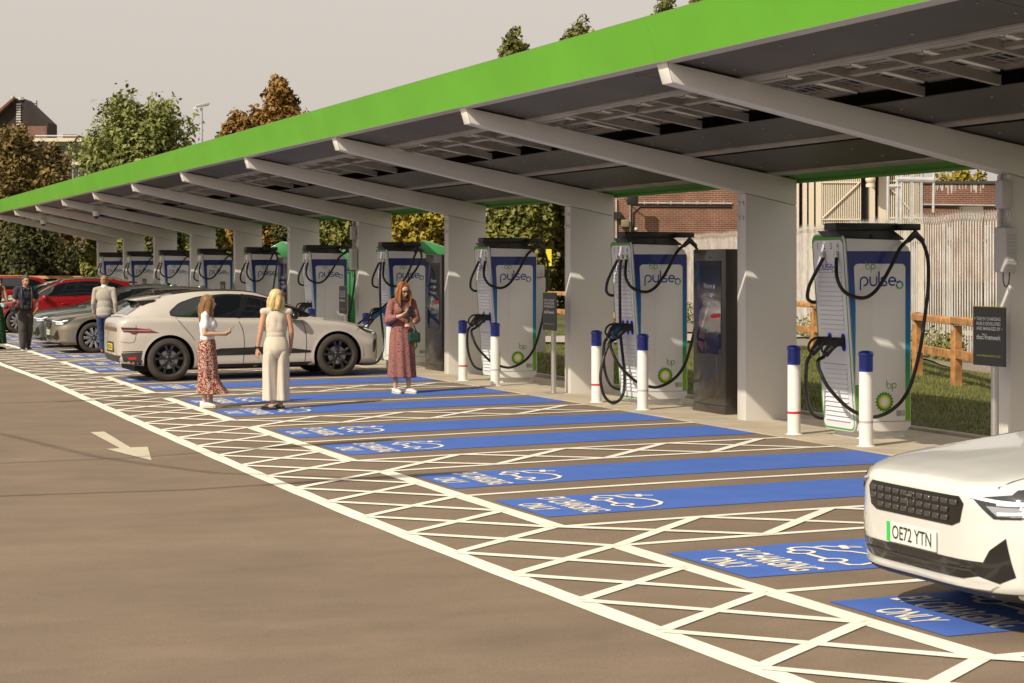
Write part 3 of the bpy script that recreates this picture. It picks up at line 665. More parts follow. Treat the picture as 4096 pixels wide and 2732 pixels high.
# ------------------------------------------------------------------ kiosks
M_KIO=mat('kiosk_casing',(.055,.048,.042),.33,metal=.35,var=.15,scale=2,coat=.3)
def screen_mat():
    m=mat('kiosk_screen',(.012,.02,.10),.08,coat=1,spec=.9); L=m.node_tree.links.new; b=bsdf(m); tc=nd(m,'ShaderNodeTexCoord')
    n=nd(m,'ShaderNodeTexNoise'); n.inputs['Scale'].default_value=2.2; n.inputs['Detail'].default_value=2; L(tc.outputs['Object'],n.inputs['Vector'])
    r=nd(m,'ShaderNodeValToRGB'); e=r.color_ramp.elements; e[0].position=.35; e[0].color=(.006,.009,.02,1); e[1].position=.65; e[1].color=(.010,.016,.07,1); L(n.outputs['Fac'],r.inputs['Fac']); L(r.outputs['Color'],b.inputs['Base Color'])
    b.inputs['Emission Color'].default_value=(.03,.05,.25,1); b.inputs['Emission Strength'].default_value=.03; return m
M_SCR=screen_mat(); M_SCT=mat('screen_text',(.35,.35,.38),.4,emit=(.5,.5,.55),estr=.12); M_SCG=mat('screen_text_green',(.05,.25,.04),.4,emit=(.1,.4,.05),estr=.08); M_SCW=mat('screen_reflection_white',(.20,.19,.19),.1,coat=1); M_SCB=mat('screen_reflection_blue',(.015,.06,.25),.1,coat=1)
def kiosk():
    t=thing('display_kiosk','dark display kiosk','kiosk'); mb=MB()
    mb.box(.87,1.19,0,1.0,.10,2.13); mb.build('casing',M_KIO,parent=t,bevel=.012)
    mb=MB(); mb.prism([(.86,.0),(1.19,.0),(1.19,1.0),(.86,1.0)],'z',0,.10); mb.build('base',M_KIO,parent=t,bevel=.004)
    mb=MB(); mb.box(.862,.872,.13,.87,.76,1.98); s=mb.build('screen',M_SCR,parent=t,bevel=.002,seg=1)
    def S(a,b): return (.8605,.87-a,.76+b)           # a to the right when facing the screen
    mb=MB()
    for k,ln in enumerate(('Welcome to','our biggest','EV charging','Gigahub')):
        vs,fs=fit_text(ln,(.34,.35,.36,.22)[k],.068); mb.add([S(.22+a,.86-.115*k+b) for a,b in vs],fs)
    vs,fs=fit_text('pulse',.22,.075); mb.add([S(.33+a,.27+b) for a,b in vs],fs); mb.build('lettering',M_SCT,parent=s)
    mb=MB(); vs,fs=fit_text('bp',.11,.085); mb.add([S(.20+a,.27+b) for a,b in vs],fs); mb.build('logo',M_SCG,parent=s)
    mb=MB() # painted reflection on the glass: white car's rear corner, its lamp, a charger
    mb.add([(.8612,.87-a,.76+b) for a,b in ((.07,.36),(.08,.56),(.20,.62),(.42,.60),(.60,.52),(.73,.48),(.73,.30),(.45,.30),(.2,.34))],[tuple(range(9))]); mb.build('reflected_car',M_SCW,parent=s)
    mb=MB(); mb.add([(.8609,.87-a,.76+b) for a,b in ((.40,.49),(.48,.53),(.73,.54),(.73,.49),(.5,.47))],[tuple(range(5))]); mb.build('reflected_lamp',M_RED,parent=s)
    mb=MB(); mb.add([(.8610,.87-a,.76+b) for a,b in ((.01,.30),(.01,1.2),(.08,1.2),(.12,.8),(.06,.32))],[tuple(range(5))]); mb.build('reflected_charger',M_SCB,parent=s)
    mb=MB(); mb.box(.862,.87,.46,.50,2.02,2.03); mb.build('camera',M_INK,parent=t)
    return t
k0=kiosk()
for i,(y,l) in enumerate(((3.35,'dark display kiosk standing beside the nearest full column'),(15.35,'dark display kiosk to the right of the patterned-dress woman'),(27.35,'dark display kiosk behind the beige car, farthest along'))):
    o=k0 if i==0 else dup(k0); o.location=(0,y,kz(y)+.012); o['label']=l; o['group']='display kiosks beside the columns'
# ------------------------------------------------------------------ signs
M_SIGN=mat('sign_charcoal',(.045,.045,.043),.5); M_STX=mat('sign_white',(.7,.7,.67),.5); M_SYL=mat('sign_yellow',(.55,.58,.02),.5)
def sign():
    t=thing('hub_sign','charcoal sign','sign'); mb=MB(); mb.box(-.008,.008,-.28,.28,.95,1.515); p=mb.build('sign_plate',M_SIGN,parent=t,bevel=.003,seg=1)
    mb=MB(); mb.box(-.009,.009,-.28,.28,1.515,1.522); mb.build('yellow_edge',M_SYL,parent=p)
    def S(a,b,l=0): return (-.0092-l,.28-a,.95+b)
    mb=MB()
    for k,(ln,w) in enumerate((('THIS EV CHARGING',.42),('HUB IS DEVELOPED',.42),('AND MANAGED BY',.42))):
        vs,fs=fit_text(ln,w,.033,bold=.012); mb.add([S(.065+a,.435-.047*k+b) for a,b in vs],fs)
    for s,x,w,h in (('the',.065,.095,.048),('V',.20,.045,.058),('ne',.245,.075,.036),('twork',.322,.165,.048)):
        vs,fs=fit_text(s,w,h,bold=.02); mb.add([S(x+a,.25+b) for a,b in vs],fs)
    mb.build('lettering',M_STX,parent=p)
    mb=MB()
    for k in range(3): mb.add([S(.163,.254+.021*k,.0),S(.197,.254+.021*k),S(.197,.264+.021*k),S(.163,.264+.021*k)],[(0,1,2,3)],k==1)
    vs,fs=fit_text('+',.03,.03,bold=.02); mb.add([S(.022+a,.438+b) for a,b in vs],fs,1)
    vs,fs=fit_text('-',.026,.006,bold=.02); mb.add([S(.50+a,.352+b) for a,b in vs],fs,1)
    vs,fs=fit_text('www.theevnetwork.com',.42,.028); mb.add([S(.065+a,.085+b) for a,b in vs],fs,1)
    mb.build('logo_lettering',[M_STX,M_SYL],parent=p)
    mb=MB(); mb.tube([(.06,0,0),(.06,0,1.50)],.038,16); mb.build('post',M_ALU,parent=t,smooth=True)
    mb=MB(); mb.box(-.06,.18,-.12,.12,0,.012); mb.build('base_plate',M_ALU,parent=t,bevel=.002,seg=1)
    mb=MB()
    for z in (1.03,1.43): mb.box(.008,.10,-.045,.045,z,z+.03)
    mb.build('bracket',M_ALU,parent=t)
    return t
s0=sign()
for i,(y,l) in enumerate(((-3.6,'charcoal hub sign at the right edge, in front of the nearest column'),(8.4,'charcoal hub sign on a round post between two middle columns'),(20.4,'charcoal hub sign above the beige bonnet, beside the column with grey boxes'),(32.4,'charcoal hub sign against the seventh charger, above the beige roof'),(44.4,'farthest charcoal hub sign, above the champagne car'))):
    o=s0 if i==0 else dup(s0); o.location=(.36,y,kz(y)+.012); o['label']=l; o['group']='hub signs on posts'
# ------------------------------------------------------------------ control boxes on two columns
M_BOX=mat('grey_enclosure',(.48,.46,.44),.45)
def ctrl(y,l):
    t=thing('control_box',l,'electrical box',(.684,y,kz(y)),group='grey control boxes strapped to columns'); mb=MB(); mb.box(-.14,-.01,-.115,.105,1.86,2.30); o=mb.build('lower_enclosure',M_BOX,parent=t,bevel=.02)
    mb=MB()
    for k in range(9): mb.box(-.12,-.02,-.119,-.115,1.93+k*.035,1.95+k*.035)
    mb.build('cooling_fin',M_STICK,parent=o)
    mb=MB(); mb.box(-.12,-.01,-.02,.115,2.48,2.76); mb.build('upper_enclosure',M_BOX,parent=t,bevel=.02)
    mb=MB()
    for k in range(4): yy=-.07+.045*k; mb.tube(smooth_path([(-.07,yy,2.30),(-.07,yy,2.36),(-.06,yy-.02,2.43),(-.05,.0,2.50)],4),.004,6); mb.lathe([(.012,0),(.012,.03),(.008,.04)],(-.07,yy,2.30),8)
    mb.build('lead',M_STICK,parent=t,smooth=True)
    mb=MB(); mb.tube(smooth_path([(-.08,.02,1.87),(-.08,.02,1.78),(-.08,-.02,1.72),(-.07,-.06,1.76),(-.06,-.06,1.87)],5),.006,6); mb.build('hanging_lead',M_CABLE,parent=t,smooth=True)
    mb=MB(); mb.tube([(-.03,.14,1.9),(-.03,.14,2.82)],.02,8); mb.build('conduit',M_STICK,parent=t)
ctrl(-3.48,'grey control boxes strapped to the front of the column at the right edge'); ctrl(20.52,'grey control boxes strapped to the column behind the beige bonnet')
# dome cameras hanging from the rafters
for y,l in ((38.52,'white dome camera hanging from a rafter, nearer of the two'),(50.52,'white dome camera hanging from a far rafter at the left end')):
    x=-2.0; z=under(x); t=thing('dome_camera',l,'camera',(x,y-.12,z),group='dome cameras on the rafters'); mb=MB(); mb.lathe([(.10,.04),(.10,-.05),(.085,-.10)],n=18); mb.build('housing',M_CAP,parent=t,smooth=True)
    mb=MB(); mb.ball((0,0,-.11),.07,14); mb.build('dome',M_BLACK,parent=t,smooth=True)
# coffee cup by the charger
t=thing('paper_cup','small clear takeaway cup standing on the concrete by a charger','cup',(1.3,18.0-.6,kz(17)+.012)); mb=MB(); mb.lathe([(.03,0),(.042,.11),(.044,.115)],n=16); mb.build('cup',mat('cup',(.45,.42,.36),.3),parent=t,smooth=True); mb=MB(); mb.lathe([(.046,.113),(.046,.12),(.03,.14),(0,.142)],n=16); mb.build('lid',mat('cup_lid',(.5,.5,.48),.2),parent=t,smooth=True)
mb=MB(); mb.lathe([(.0385,.05),(.0405,.05),(.0412,.075),(.039,.075)],n=16); mb.build('logo',M_BPG,parent=t,smooth=True)
# ================================================================== BACKGROUND
M_WOOD=mat('rail_timber',(.42,.20,.07),.8,cols=((.22,.095,.03),(.52,.27,.10)),scale=5,bump=.2,detail=6)
M_PAL=mat('galvanised_pale',(.52,.49,.44),.55,metal=.25,cols=((.40,.35,.29),(.62,.60,.57)),scale=2.6,detail=7)
M_PAL2=mat('galvanised_steel',(.50,.50,.50),.45,metal=.4,var=.15,scale=4)
# timber knee rail: posts every ~2.9 m, a cap rail and a mid rail
RP=[(6.0,4.9),(7.12,7.98),(8.05,10.75),(8.95,13.5),(9.75,16.3),(10.44,19.06),(11.0,21.9),(11.45,24.8)]
def railfence(P,label,grp='timber rail fences',dz=0):
    t=thing('timber_fence',label,'fence',(P[0][0],P[0][1],0),group=grp); ox,oy=P[0]
    for x,y in P:
        mb=MB(); mb.prism([(-.07,-.07),(.07,-.07),(.07,.07),(-.07,.07)],'z',-.3,.96); p=mb.build('post',M_WOOD,parent=t,bevel=.008,seg=1,loc=(x-ox,y-oy,gr(x,y)+dz))
        mb=MB(); mb.box(-.075,.075,-.025,.025,.88,.965); mb.box(-.03,.03,-.1,.1,1.09,1.095); mb.build('strap',M_PAL2,parent=p)
    for (x0,y0),(x1,y1) in zip(P,P[1:]):
        L=math.hypot(x1-x0,y1-y0); a=math.atan2(y1-y0,x1-x0)
        for z,w,h,nm in ((.975,.10,.10,'cap_rail'),(.42,.035,.14,'mid_rail')):
            mb=MB(); mb.prism([(-w,0),(w,0),(w,h),(0,h+.02 if nm=='cap_rail' else h),(-w,h)],'x',0,L-.004)
            r=mb.build(nm,M_WOOD,parent=t,bevel=.006,seg=1,loc=(x0-ox,y0-oy,gr(x0,y0)+z+dz)); r.rotation_euler=(0,0,a)
railfence(RP,'orange timber post and rail fence on the lawn in front of the steel palisade')
railfence([(2.6,55),(2.3,57.6),(1.2,60.2),(-1.2,62.3),(-4,63.6),(-7,64.6),(-10,65.4),(-13,66)],'timber rail fence in front of the hedge behind the parked red cars',dz=.42)
railfence([(11.7,33),(11.9,36),(12.0,39),(12.0,42)],'short timber rail fence beyond the charcoal sign by the grey cabinet')
# palisade fences
def palisade(P,label,h=3.0,sp=.155,zb=0,grp='steel palisade fences'):
    t=thing('palisade_fence',label,'fence',(P[0][0],P[0][1],zb),group=grp); ox,oy=P[0]; k=0
    for (x0,y0),(x1,y1) in zip(P,P[1:]):
        L=math.hypot(x1-x0,y1-y0); nb=max(1,round(L/2.75)); ux,uy=(x1-x0)/L,(y1-y0)/L; nx,ny=-uy,ux
        for b in range(nb):
            mb=MB(); s0=L*b/nb; s1=L*(b+1)/nb; s=s0+sp*.5
            while s<s1-.02:
                cx,cy=x0-ox+ux*s,y0-oy+uy*s; jit=math.sin(k*12.9)*.02; k+=1
                w=.034; d=.016
                def q(a,c,z): return (cx+ux*a+nx*c,cy+uy*a+ny*c,z)
                prof=[(-w,0),(-w*.35,d),(w*.35,d),(w,0),(w*.35,d*.7),(-w*.35,d*.7)]
                r0=[q(a,c,.06) for a,c in prof]; r1=[q(a,c,h-.22+jit) for a,c in prof]
                mb.loft([r0,r1])
                # splayed triple point
                for da,dc,dz in ((-.045,-.03,0),(0,.05,.04),(.045,-.03,.0)):
                    m=q(da*.3,0,h-.24+jit)
                    mb.add([q(da*.2-.012,0,h-.25+jit),q(da*.2+.012,0,h-.25+jit),q(da*.7,dc*.3,h-.11+jit),q(da*1.2,dc*1.2,h-.0+dz+jit)],[(0,1,2),(0,2,3),(1,3,2)])
                s+=sp
            mb.build('pale_panel',M_PAL,parent=t)
            mb=MB(); a0=(x0-ox+ux*s0,y0-oy+uy*s0); a1=(x0-ox+ux*s1,y0-oy+uy*s1)
            for z in (.45,h-.62):
                vs=[(a0[0]-nx*.03,a0[1]-ny*.03,z),(a1[0]-nx*.03,a1[1]-ny*.03,z),(a1[0]-nx*.03,a1[1]-ny*.03,z+.05),(a0[0]-nx*.03,a0[1]-ny*.03,z+.05)]
                mb.add(vs+[(x-nx*.04,y-ny*.04,zz) for x,y,zz in vs],[(0,1,2,3),(4,7,6,5),(0,4,5,1),(3,2,6,7)])
            mb.build('rail',M_PAL2,parent=t)
            mb=MB(); c=a0; mb.prism([(c[0]-nx*.14-ux*.025,c[1]-ny*.14-uy*.025),(c[0]-nx*.14+ux*.025,c[1]-ny*.14+uy*.025),(c[0]-nx*.03+ux*.025,c[1]-ny*.03+uy*.025),(c[0]-nx*.03-ux*.025,c[1]-ny*.03-uy*.025)],'z',-.3,h-.3)
            mb.build('post',M_PAL2,parent=t)
    return t
palisade([(8.6,2.6),(11.2,13.66),(12.2,18.1),(14.4,25.5),(16.2,31.3),(18.6,43.4),(19.2,47)],'long rusting steel palisade fence of spiked pales behind the timber rail')
palisade([(10.6,6.2),(12.4,13.2),(13.2,16.2)],'shorter inner palisade fence showing through behind the right end of the long one',h=3.05,sp=.19)
f2=palisade([(14.1,42.2),(17.2,44.6),(18.4,47.8)],'separate grey palisade section with a yellow sign, left of the brick building',h=2.75)
# yellow warning plates on fence
M_YEL=mat('warning_yellow',(.75,.60,.03),.5)
for (x,y,z,l) in ((*place(2195,68)[:2],2.0,'narrow yellow warning plate on the grey palisade section'),(*place(2862,60.6)[:2],2.1,'narrow yellow warning plate on the palisade above the first kiosk')):
    t=thing('warning_plate',l,'sign',(x,y,z),-YAW,group='yellow warning plates on the fences'); mb=MB(); mb.box(-.09,.09,-.01,0,-.1,.45 if z<2.05 else .25); mb.build('plate',M_YEL,parent=t)
    mb=MB(); mb.add([(-.06,-.012,.0),(.06,-.012,.0),(0,-.012,.12)],[(0,1,2)]); mb.build('symbol',M_INK,parent=t)
# a facing building frame: local x to the right, y away from camera
def facing(name,label,cat,u,depth,z=0,grp=None,rot=0): 
    x,y,_=place(u,depth); return thing(name,label,cat,(x,y,z),-YAW+rot,group=grp)
def W(u0,u1,depth): return (u1-u0)/FPX*depth
def Z(v,depth): return CH+(1060.2-v)/FPX*depth
M_BRK=brick_mat('brown_brick',(.135,.066,.050),(.165,.085,.062),(.36,.20,.12),1)
M_BRK2=brick_mat('brown_brick_far',(.12,.062,.05),(.15,.078,.06),(.25,.15,.11),1,1.0)
M_COPE=mat('coping',(.06,.055,.05),.8); M_EFFL=mat('lime_bloom',(.55,.50,.45),.9)
d=76.
b=facing('brick_building','brown brick building wall behind the palisade, between the two nearest full columns','building',2400,d)
mb=MB(); w=W(2400,2960,d); mb.box(0,w+1.5,0,9,-1,6.9); mb.build('wall',M_BRK,parent=b)
mb=MB(); mb.box(-.05,w+1.55,-.05,9.05,6.9,7.1); mb.build('roof_edge',M_COPE,parent=b)
mb=MB(); x0=W(2400,2520,d); z0=Z(812,d)
mb.tube([(x0,-.06,Z(1000,d)),(x0,-.06,z0),(w-.3,-.06,z0-.02)],.03,8)
mb.tube([(W(2400,2465,d),-.06,Z(1010,d)),(W(2400,2465,d),-.06,Z(795,d))],.03,8)
for k in range(7): mb.box(x0+.5+k*.48,x0+.55+k*.48,-.09,0,z0-.05,z0+.06)
mb.build('conduit',M_PAL2,parent=b)
mb=MB(); mb.tube([(x0+.12,-.03,Z(1000,d)),(x0+.12,-.03,z0-.35),(x0+.35,-.03,z0-.14),(w-.3,-.03,z0-.15)],.025,6); mb.box(W(2400,2455,d),W(2400,2482,d),-.2,0,Z(875,d),Z(848,d)); mb.build('cable_run',M_BLACK,parent=b)
t=facing('floodlight','black floodlight on an arm fixed to the brick wall','lamp',2500,d-.4,Z(795,d)); mb=MB(); mb.box(.05,.45,-.5,-.35,-.25,.22); mb.build('lamp_head',M_BLACK,parent=t,bevel=.02); mb=MB(); mb.tube([(0,.4,.0),(0,-.1,.1),(.2,-.4,.1)],.02,6); mb.build('arm',M_PAL2,parent=t)
t=facing('wall_lamp','small grey wall lamp low on the brick wall beside the black conduit','lamp',2505,d-.3,Z(893,d)); mb=MB(); mb.box(-.18,.10,-.1,.28,-.14,.12); mb.build('lamp_body',mat('lamp_olive',(.18,.17,.10),.5),parent=t,bevel=.02); mb=MB(); mb.ball((.36,0,-.22),.07,10); mb.build('sensor',M_BOX,parent=t,smooth=True)
# lower brick wall to the right
b=facing('brick_wall','low brown brick wall with a dark coping and white lime streaks at the right','wall',3660,d)
w=W(3660,4100,d); mb=MB(); mb.box(0,w,0,.35,-1,Z(735,d)); mb.build('wall',M_BRK,parent=b)
mb=MB(); mb.box(-.03,w+.03,-.06,.4,Z(735,d),Z(724,d)); mb.build('coping',M_COPE,parent=b)
mb=MB()
for k in range(26):
    x=rg.uniform(.6,2.7); l=rg.uniform(.08,.38); ww=rg.uniform(.01,.05); z=Z(737,d); mb.add([(x-ww,-.004,z),(x+ww,-.004,z),(x+ww*.4,-.004,z-l),(x-ww*.4,-.004,z-l)],[(0,1,2,3)])
mb.build('lime_streak',M_EFFL,parent=b)
mb=MB(); mb.tube([(0,-.05,Z(818,d)),(w,-.05,Z(824,d))],.03,8); mb.tube([(0,-.03,Z(827,d)),(w,-.03,Z(836,d))],.02,6,1); mb.build('conduit',[M_PAL2,M_BLACK],parent=b)
t=facing('roof_unit','small cream box unit behind the fence against the low brick wall','unit',3850,70,0); mb=MB(); mb.box(0,.7,0,.5,Z(900,70),Z(826,70)); mb.build('casing',mat('cream_box',(.55,.48,.36),.6),parent=t,bevel=.02)
# cream slatted plant building
M_CRM=mat('cream_cladding',(.62,.54,.42),.55,var=.06,scale=.6); M_SLOT=mat('dark_opening',(.02,.018,.016),.8)
d=64.; b=facing('substation_building','tall cream plant building of vertical slats and panels behind the palisade','building',3170,d)
w=W(3170,3700,d); H_=8.0
mb=MB(); mb.box(0,w,.25,6,-1,H_); mb.build('wall',M_SLOT,parent=b)
mb=MB()
def uu(u): return W(3170,u,d)
for a,c in ((3170,3196),(3212,3228),(3236,3256),(3264,3286),(3480,3500),(3520,3542)): mb.box(uu(a),uu(c),0,.24,-1,H_)
mb.box(uu(3515),uu(3545),-.02,.24,-1,H_)
mb.build('panel',M_CRM,parent=b)
mb=MB()
u=3288
while u<3440: mb.box(uu(u),uu(u+4.3),.02,.12,-.5,H_); u+=7.6
u=3548
while u<3690: mb.box(uu(u),uu(u+4.0),.02,.12,-.5,H_); u+=8.2
mb.build('slat',M_CRM,parent=b)
mb=MB()
for z in (Z(730,d),Z(878,d)): mb.box(uu(3288),uu(3440),-.02,.02,z-.02,z+.02); mb.box(uu(3548),uu(3690),-.02,.02,z-.02+.05,z+.02+.05)
mb.tube([(uu(3290),-.03,Z(872,d)),(uu(3436),-.03,Z(732,d))],.022,6); mb.tube([(uu(3556),-.03,Z(748,d)),(uu(3645),-.03,Z(845,d))],.022,6)
mb.build('brace',M_CRM,parent=b)
mb=MB(); mb.prism([(uu(3452),6.0),(uu(3452),Z(705,d)),(uu(3514),Z(705,d)),(uu(3514),6.0)],'y',-.5,.2); mb.build('canopy_hood',M_CRM,parent=b)
t=facing('strobe_lamp','small round cream lamp on a bracket in the recess of the cream building','lamp',3482,d-.5,Z(735,d)); mb=MB(); mb.ball((0,0,.12),.16,12); mb.lathe([(.14,-.12),(.14,-.02),(.06,0)],n=12); mb.build('lamp_body',M_CRM,parent=t,smooth=True)
t=facing('cable_ladder_frame','grey galvanised steel pipe frame rising above the palisade','frame',3545,61,0)
mb=MB(); f=lambda u:W(3545,u,61)
for u_,r_,v0,v1 in ((3550,.05,1000,690),(3588,.05,900,690),(3604,.05,900,690),(3733,.04,850,660)): mb.tube([(f(u_),0,Z(v0,61)),(f(u_)+.02,0,Z(v1,61))],r_,8)
mb.tube([(f(3588),0,Z(717,61)),(f(3735),0,Z(720,61))],.09,8); mb.tube([(f(3555),0,Z(745,61)),(f(3600),0,Z(745,61))],.06,8)
mb.box(f(3640),f(3652),-.05,.05,Z(880,61),Z(680,61)); mb.box(f(3680),f(3690),-.05,.05,Z(880,61),Z(680,61)); mb.build('pipework',M_PAL2,parent=t,smooth=False)
# green GRP enclosures
M_GRP=mat('green_grp',(.035,.20,.06),.4,coat=.3,var=.08,scale=.8); M_GRPR=mat('green_grp_roof',(.30,.40,.26),.5)
def grp(u0,u1,d,vt,label):
    t=facing('green_enclosure',label,'enclosure',u0,d,0,grp='green electrical enclosures'); w=W(u0,u1,d); zt=Z(vt,d)
    mb=MB(); mb.box(0,w,0,2.6,.05,zt-.35); mb.build('wall',M_GRP,parent=t,bevel=.02)
    mb=MB(); mb.prism([(-.08,zt-.5),(-.08,zt-.2),(w*.5,zt),(w+.08,zt-.2),(w+.08,zt-.5)],'y',-.08,2.68); mb.build('roof',M_GRP,parent=t,bevel=.02)
    mb=MB(); mb.prism([(-.06,zt-.195),(w*.5,zt+.006),(w+.06,zt-.195),(w*.5,zt-.05)],'y',-.06,2.66); mb.build('roof_top',M_GRPR,parent=t)
    mb=MB(); mb.box(w*.2,w*.2+.02,-.012,0,.2,zt-.6); mb.box(w*.75,w*.75+.02,-.012,0,.2,zt-.6); mb.box(w*.15,w*.8,-.012,0,zt-.62,zt-.6); mb.build('door_seam',M_SLOT,parent=t)
    mb=MB(); mb.box(w*.24,w*.24+.05,-.03,0,1.2,1.5); mb.build('handle',M_BLACK,parent=t)
    mb=MB(); mb.box(-.2,w+.2,-.3,2.9,-.2,.06); mb.build('slab',M_CONCG,parent=t)
    return t
grp(1085,1170,64,966,'smaller green electrical enclosure behind the sixth charger'); grp(1330,1420,56,1000,'green electrical enclosure behind the narrow charcoal sign and grey column boxes'); grp(1600,1800,45,962,'wide green electrical enclosure behind the second kiosk')
# grey feeder pillar cabinet
d=38.; t=facing('grey_cabinet','grey electrical cabinet with a yellow warning label, behind the middle charger','cabinet',2110,d); w=W(2110,2182,d)
mb=MB(); mb.box(-.5,w,0,.6,.35,Z(1060+50,d)+.0); mb.box(-.5,w-.02,0,.6,Z(1112,d)+.02,Z(1060,d)); mb.build('casing',M_BOX,parent=t,bevel=.015)
mb=MB(); mb.box(-.35,w-.15,.1,.5,-.1,.35); mb.build('base',M_CONCG,parent=t)
mb=MB(); mb.box(w-.32,w-.18,-.006,0,Z(1188,d),Z(1160,d)); mb.build('warning_label',M_YEL,parent=t)
mb=MB(); mb.box(w-.3,w-.08,-.03,0,Z(1108,d),Z(1085,d)); mb.build('meter_window',M_ALU,parent=t)
# far buildings on the left
M_FB=brick_mat('dark_far_brick',(.028,.020,.018),(.034,.024,.02),(.045,.034,.028),1,1.6); M_RTL=mat('roof_tile',(.13,.055,.035),.85,var=.2,scale=3)
d=150.; b=facing('gabled_brick_building','dark brown gabled brick building at the far left skyline','building',-60,d,0,grp='far buildings at the left')
q=lambda u:W(-60,u,d)
mb=MB(); mb.prism([(q(-40),-1),(q(-40),Z(480,d)),(q(62),Z(392,d)),(q(66),Z(405,d)),(q(85),Z(405,d)),(q(88),Z(392,d)),(q(192),Z(490,d)),(q(192),-1)],'y',0,3); mb.build('gable_wall',M_FB,parent=b)
mb=MB(); mb.prism([(q(-60),Z(500,d)),(q(-42),Z(480,d)),(q(62),Z(390,d)),(q(64),Z(398,d)),(q(-20),Z(476,d))],'y',-.6,-.05); mb.build('verge',M_RTL,parent=b)
mb=MB(); mb.tube([(q(52),0,Z(400,d)),(q(52),0,Z(384,d))],.15,6); mb.tube([(q(84),0,Z(400,d)),(q(84),0,Z(388,d))],.2,6); mb.build('chimney_pot',M_BOX,parent=b)
mb=MB(); mb.tube([(q(147),0,Z(428,d)),(q(147),0,Z(402,d))],.04,5); mb.tube([(q(112),0,Z(413,d)),(q(148),0,Z(415,d))],.03,5); mb.build('aerial',M_BLACK,parent=b)
mb=MB(); mb.box(q(115),q(190),-.3,0,Z(560,d),Z(505,d)); mb.build('brick_bay',M_BRK2,parent=b)
mb=MB()
for k in range(9): mb.box(q(66),q(84),-.1,0,Z(420+10*k,d),Z(414+10*k,d))
mb.build('louvre',M_BOX,parent=b)
d=140.; b=facing('concrete_block','grey concrete building with dark windows between the far trees','building',140,d,0,grp='far buildings at the left'); q=lambda u:W(140,u,d)
M_FC=mat('far_concrete',(.40,.36,.30),.8,var=.1,scale=.3); M_FG=mat('far_glass',(.05,.05,.05),.2,coat=.5)
mb=MB(); mb.box(q(140),q(345),0,12,-1,Z(556,d)); mb.build('wall',M_FC,parent=b)
mb=MB(); mb.box(q(140),q(345),-.6,0,Z(568,d),Z(554,d)); 
for v in (650,745,850): mb.box(q(140),q(345),-.3,0,Z(v+10,d),Z(v,d))
mb.build('floor_band',M_CRM,parent=b)
for vv in (580,665,760,860):
    for k in range(8):
        mb=MB(); u=150+k*24; mb.box(q(u),q(u+15),-.08,0,Z(vv+62,d),Z(vv+3,d)); mb.build('window',M_FG,parent=b)
mb=MB(); mb.box(q(238),q(292),1,4,Z(556,d),Z(534,d)); mb.build('roof_plant',M_RTL,parent=b)
mb=MB(); mb.tube([(q(140),.1,Z(543,d)),(q(310),.1,Z(543,d))],.05,5); mb.build('roof_rail',M_PAL2,parent=b)
# low building glimpsed beyond hedge
d=100.; b=facing('low_house','low brown house with pale sill glimpsed beyond the hedge','building',190,d); q=lambda u:W(190,u,d)
mb=MB(); mb.box(q(190),q(345),0,6,-1,Z(930,d)); mb.build('wall',M_BRK2,parent=b)
mb=MB(); mb.box(q(180),q(345),-.5,0,Z(1010,d),Z(995,d)); mb.build('sill',M_CAP,parent=b)
mb=MB()
for k in range(12): mb.box(q(205+10*k),q(208+10*k),-.3,-.25,Z(992,d),Z(952,d))
mb.box(q(200),q(330),-.31,-.24,Z(954,d),Z(951,d)); mb.build('railing',M_BLACK,parent=b)
mb=MB(); mb.box(q(255),q(300),-.02,0,Z(990,d),Z(945,d)); mb.build('window',M_CRM,parent=b)
# lamp post beyond canopy
def lamppost(x,y,h,label,arm=0,grp='street lamps'):
    t=thing('street_lamp',label,'street lamp',(x,y,-.2),group=grp); mb=MB(); mb.tube([(0,0,0),(0,0,h*.35),(0,0,h)],[.11,.09,.06],10); mb.build('pole',M_PAL2,parent=t,smooth=True)
    mb=MB(); mb.prism([(-.30,h+.02),(.32,h+.10),(.42,h+.22),(.30,h+.30),(-.32,h+.12)],'y',-.16,.16); mb.build('lamp_head',M_BOX,parent=t,bevel=.02)
    mb=MB(); mb.box(-.38,-.22,-.12,.12,h-.08,h+.02); mb.build('sensor',M_CAP,parent=t)
    return t
x,y,_=place(806,105); lamppost(x,y,Z(415,105),'grey street lamp rising above the green fascia between the trees')
# unseen lamps with assumed long arms, added to cast shadow bars across the tarmac
SUN=Vector((1,.53,-.93)).normalized()
def shadow_lamp(tip,back,label):
    h=8.0; dx=h/.93; hx,hy=tip[0]-dx,tip[1]-dx*.53; px,py=back[0]-dx-3.2,back[1]-dx*.53
    t=thing('shadow_lamp',label,'street lamp',(px,py,-.6),group='added lamps out of view casting shadows on the tarmac'); mb=MB(); mb.tube([(0,0,0),(0,0,h+.3)],.08,10); mb.build('pole',M_PAL2,parent=t)
    mb=MB(); ex,ey=hx-px,hy-py; mb.tube([(0,0,h+.6),(ex*.5,ey*.5,h+.62),(ex,ey,h+.6)],[.055,.035,.03],8); mb.build('outreach_arm',M_PAL2,parent=t)
    mb=MB(); a=math.atan2(ey,ex); c,s=math.cos(a),math.sin(a); L=math.hypot(ex,ey)
    mb.prism([(c*(L+p)-s*r,s*(L+p)+c*r) for p,r in ((-1.1,-.04),(.2,-.13),(.9,-.10),(.9,.10),(.2,.13),(-1.1,.04))],'z',h+.53,h+.63); mb.build('lamp_head',M_BOX,parent=t)
shadow_lamp((-5.6,10.85),(-7.7,11.2),'unseen added lamp far left of the road arrow, casting a shadow bar'); shadow_lamp((-4.9,2.0),(-8.44,1.25),'unseen added lamp left of the nearer bays, casting a shadow bar'); shadow_lamp((-5.3,-1.75),(-8.73,-1.57),'nearest unseen added lamp left of the camera, casting a shadow bar')
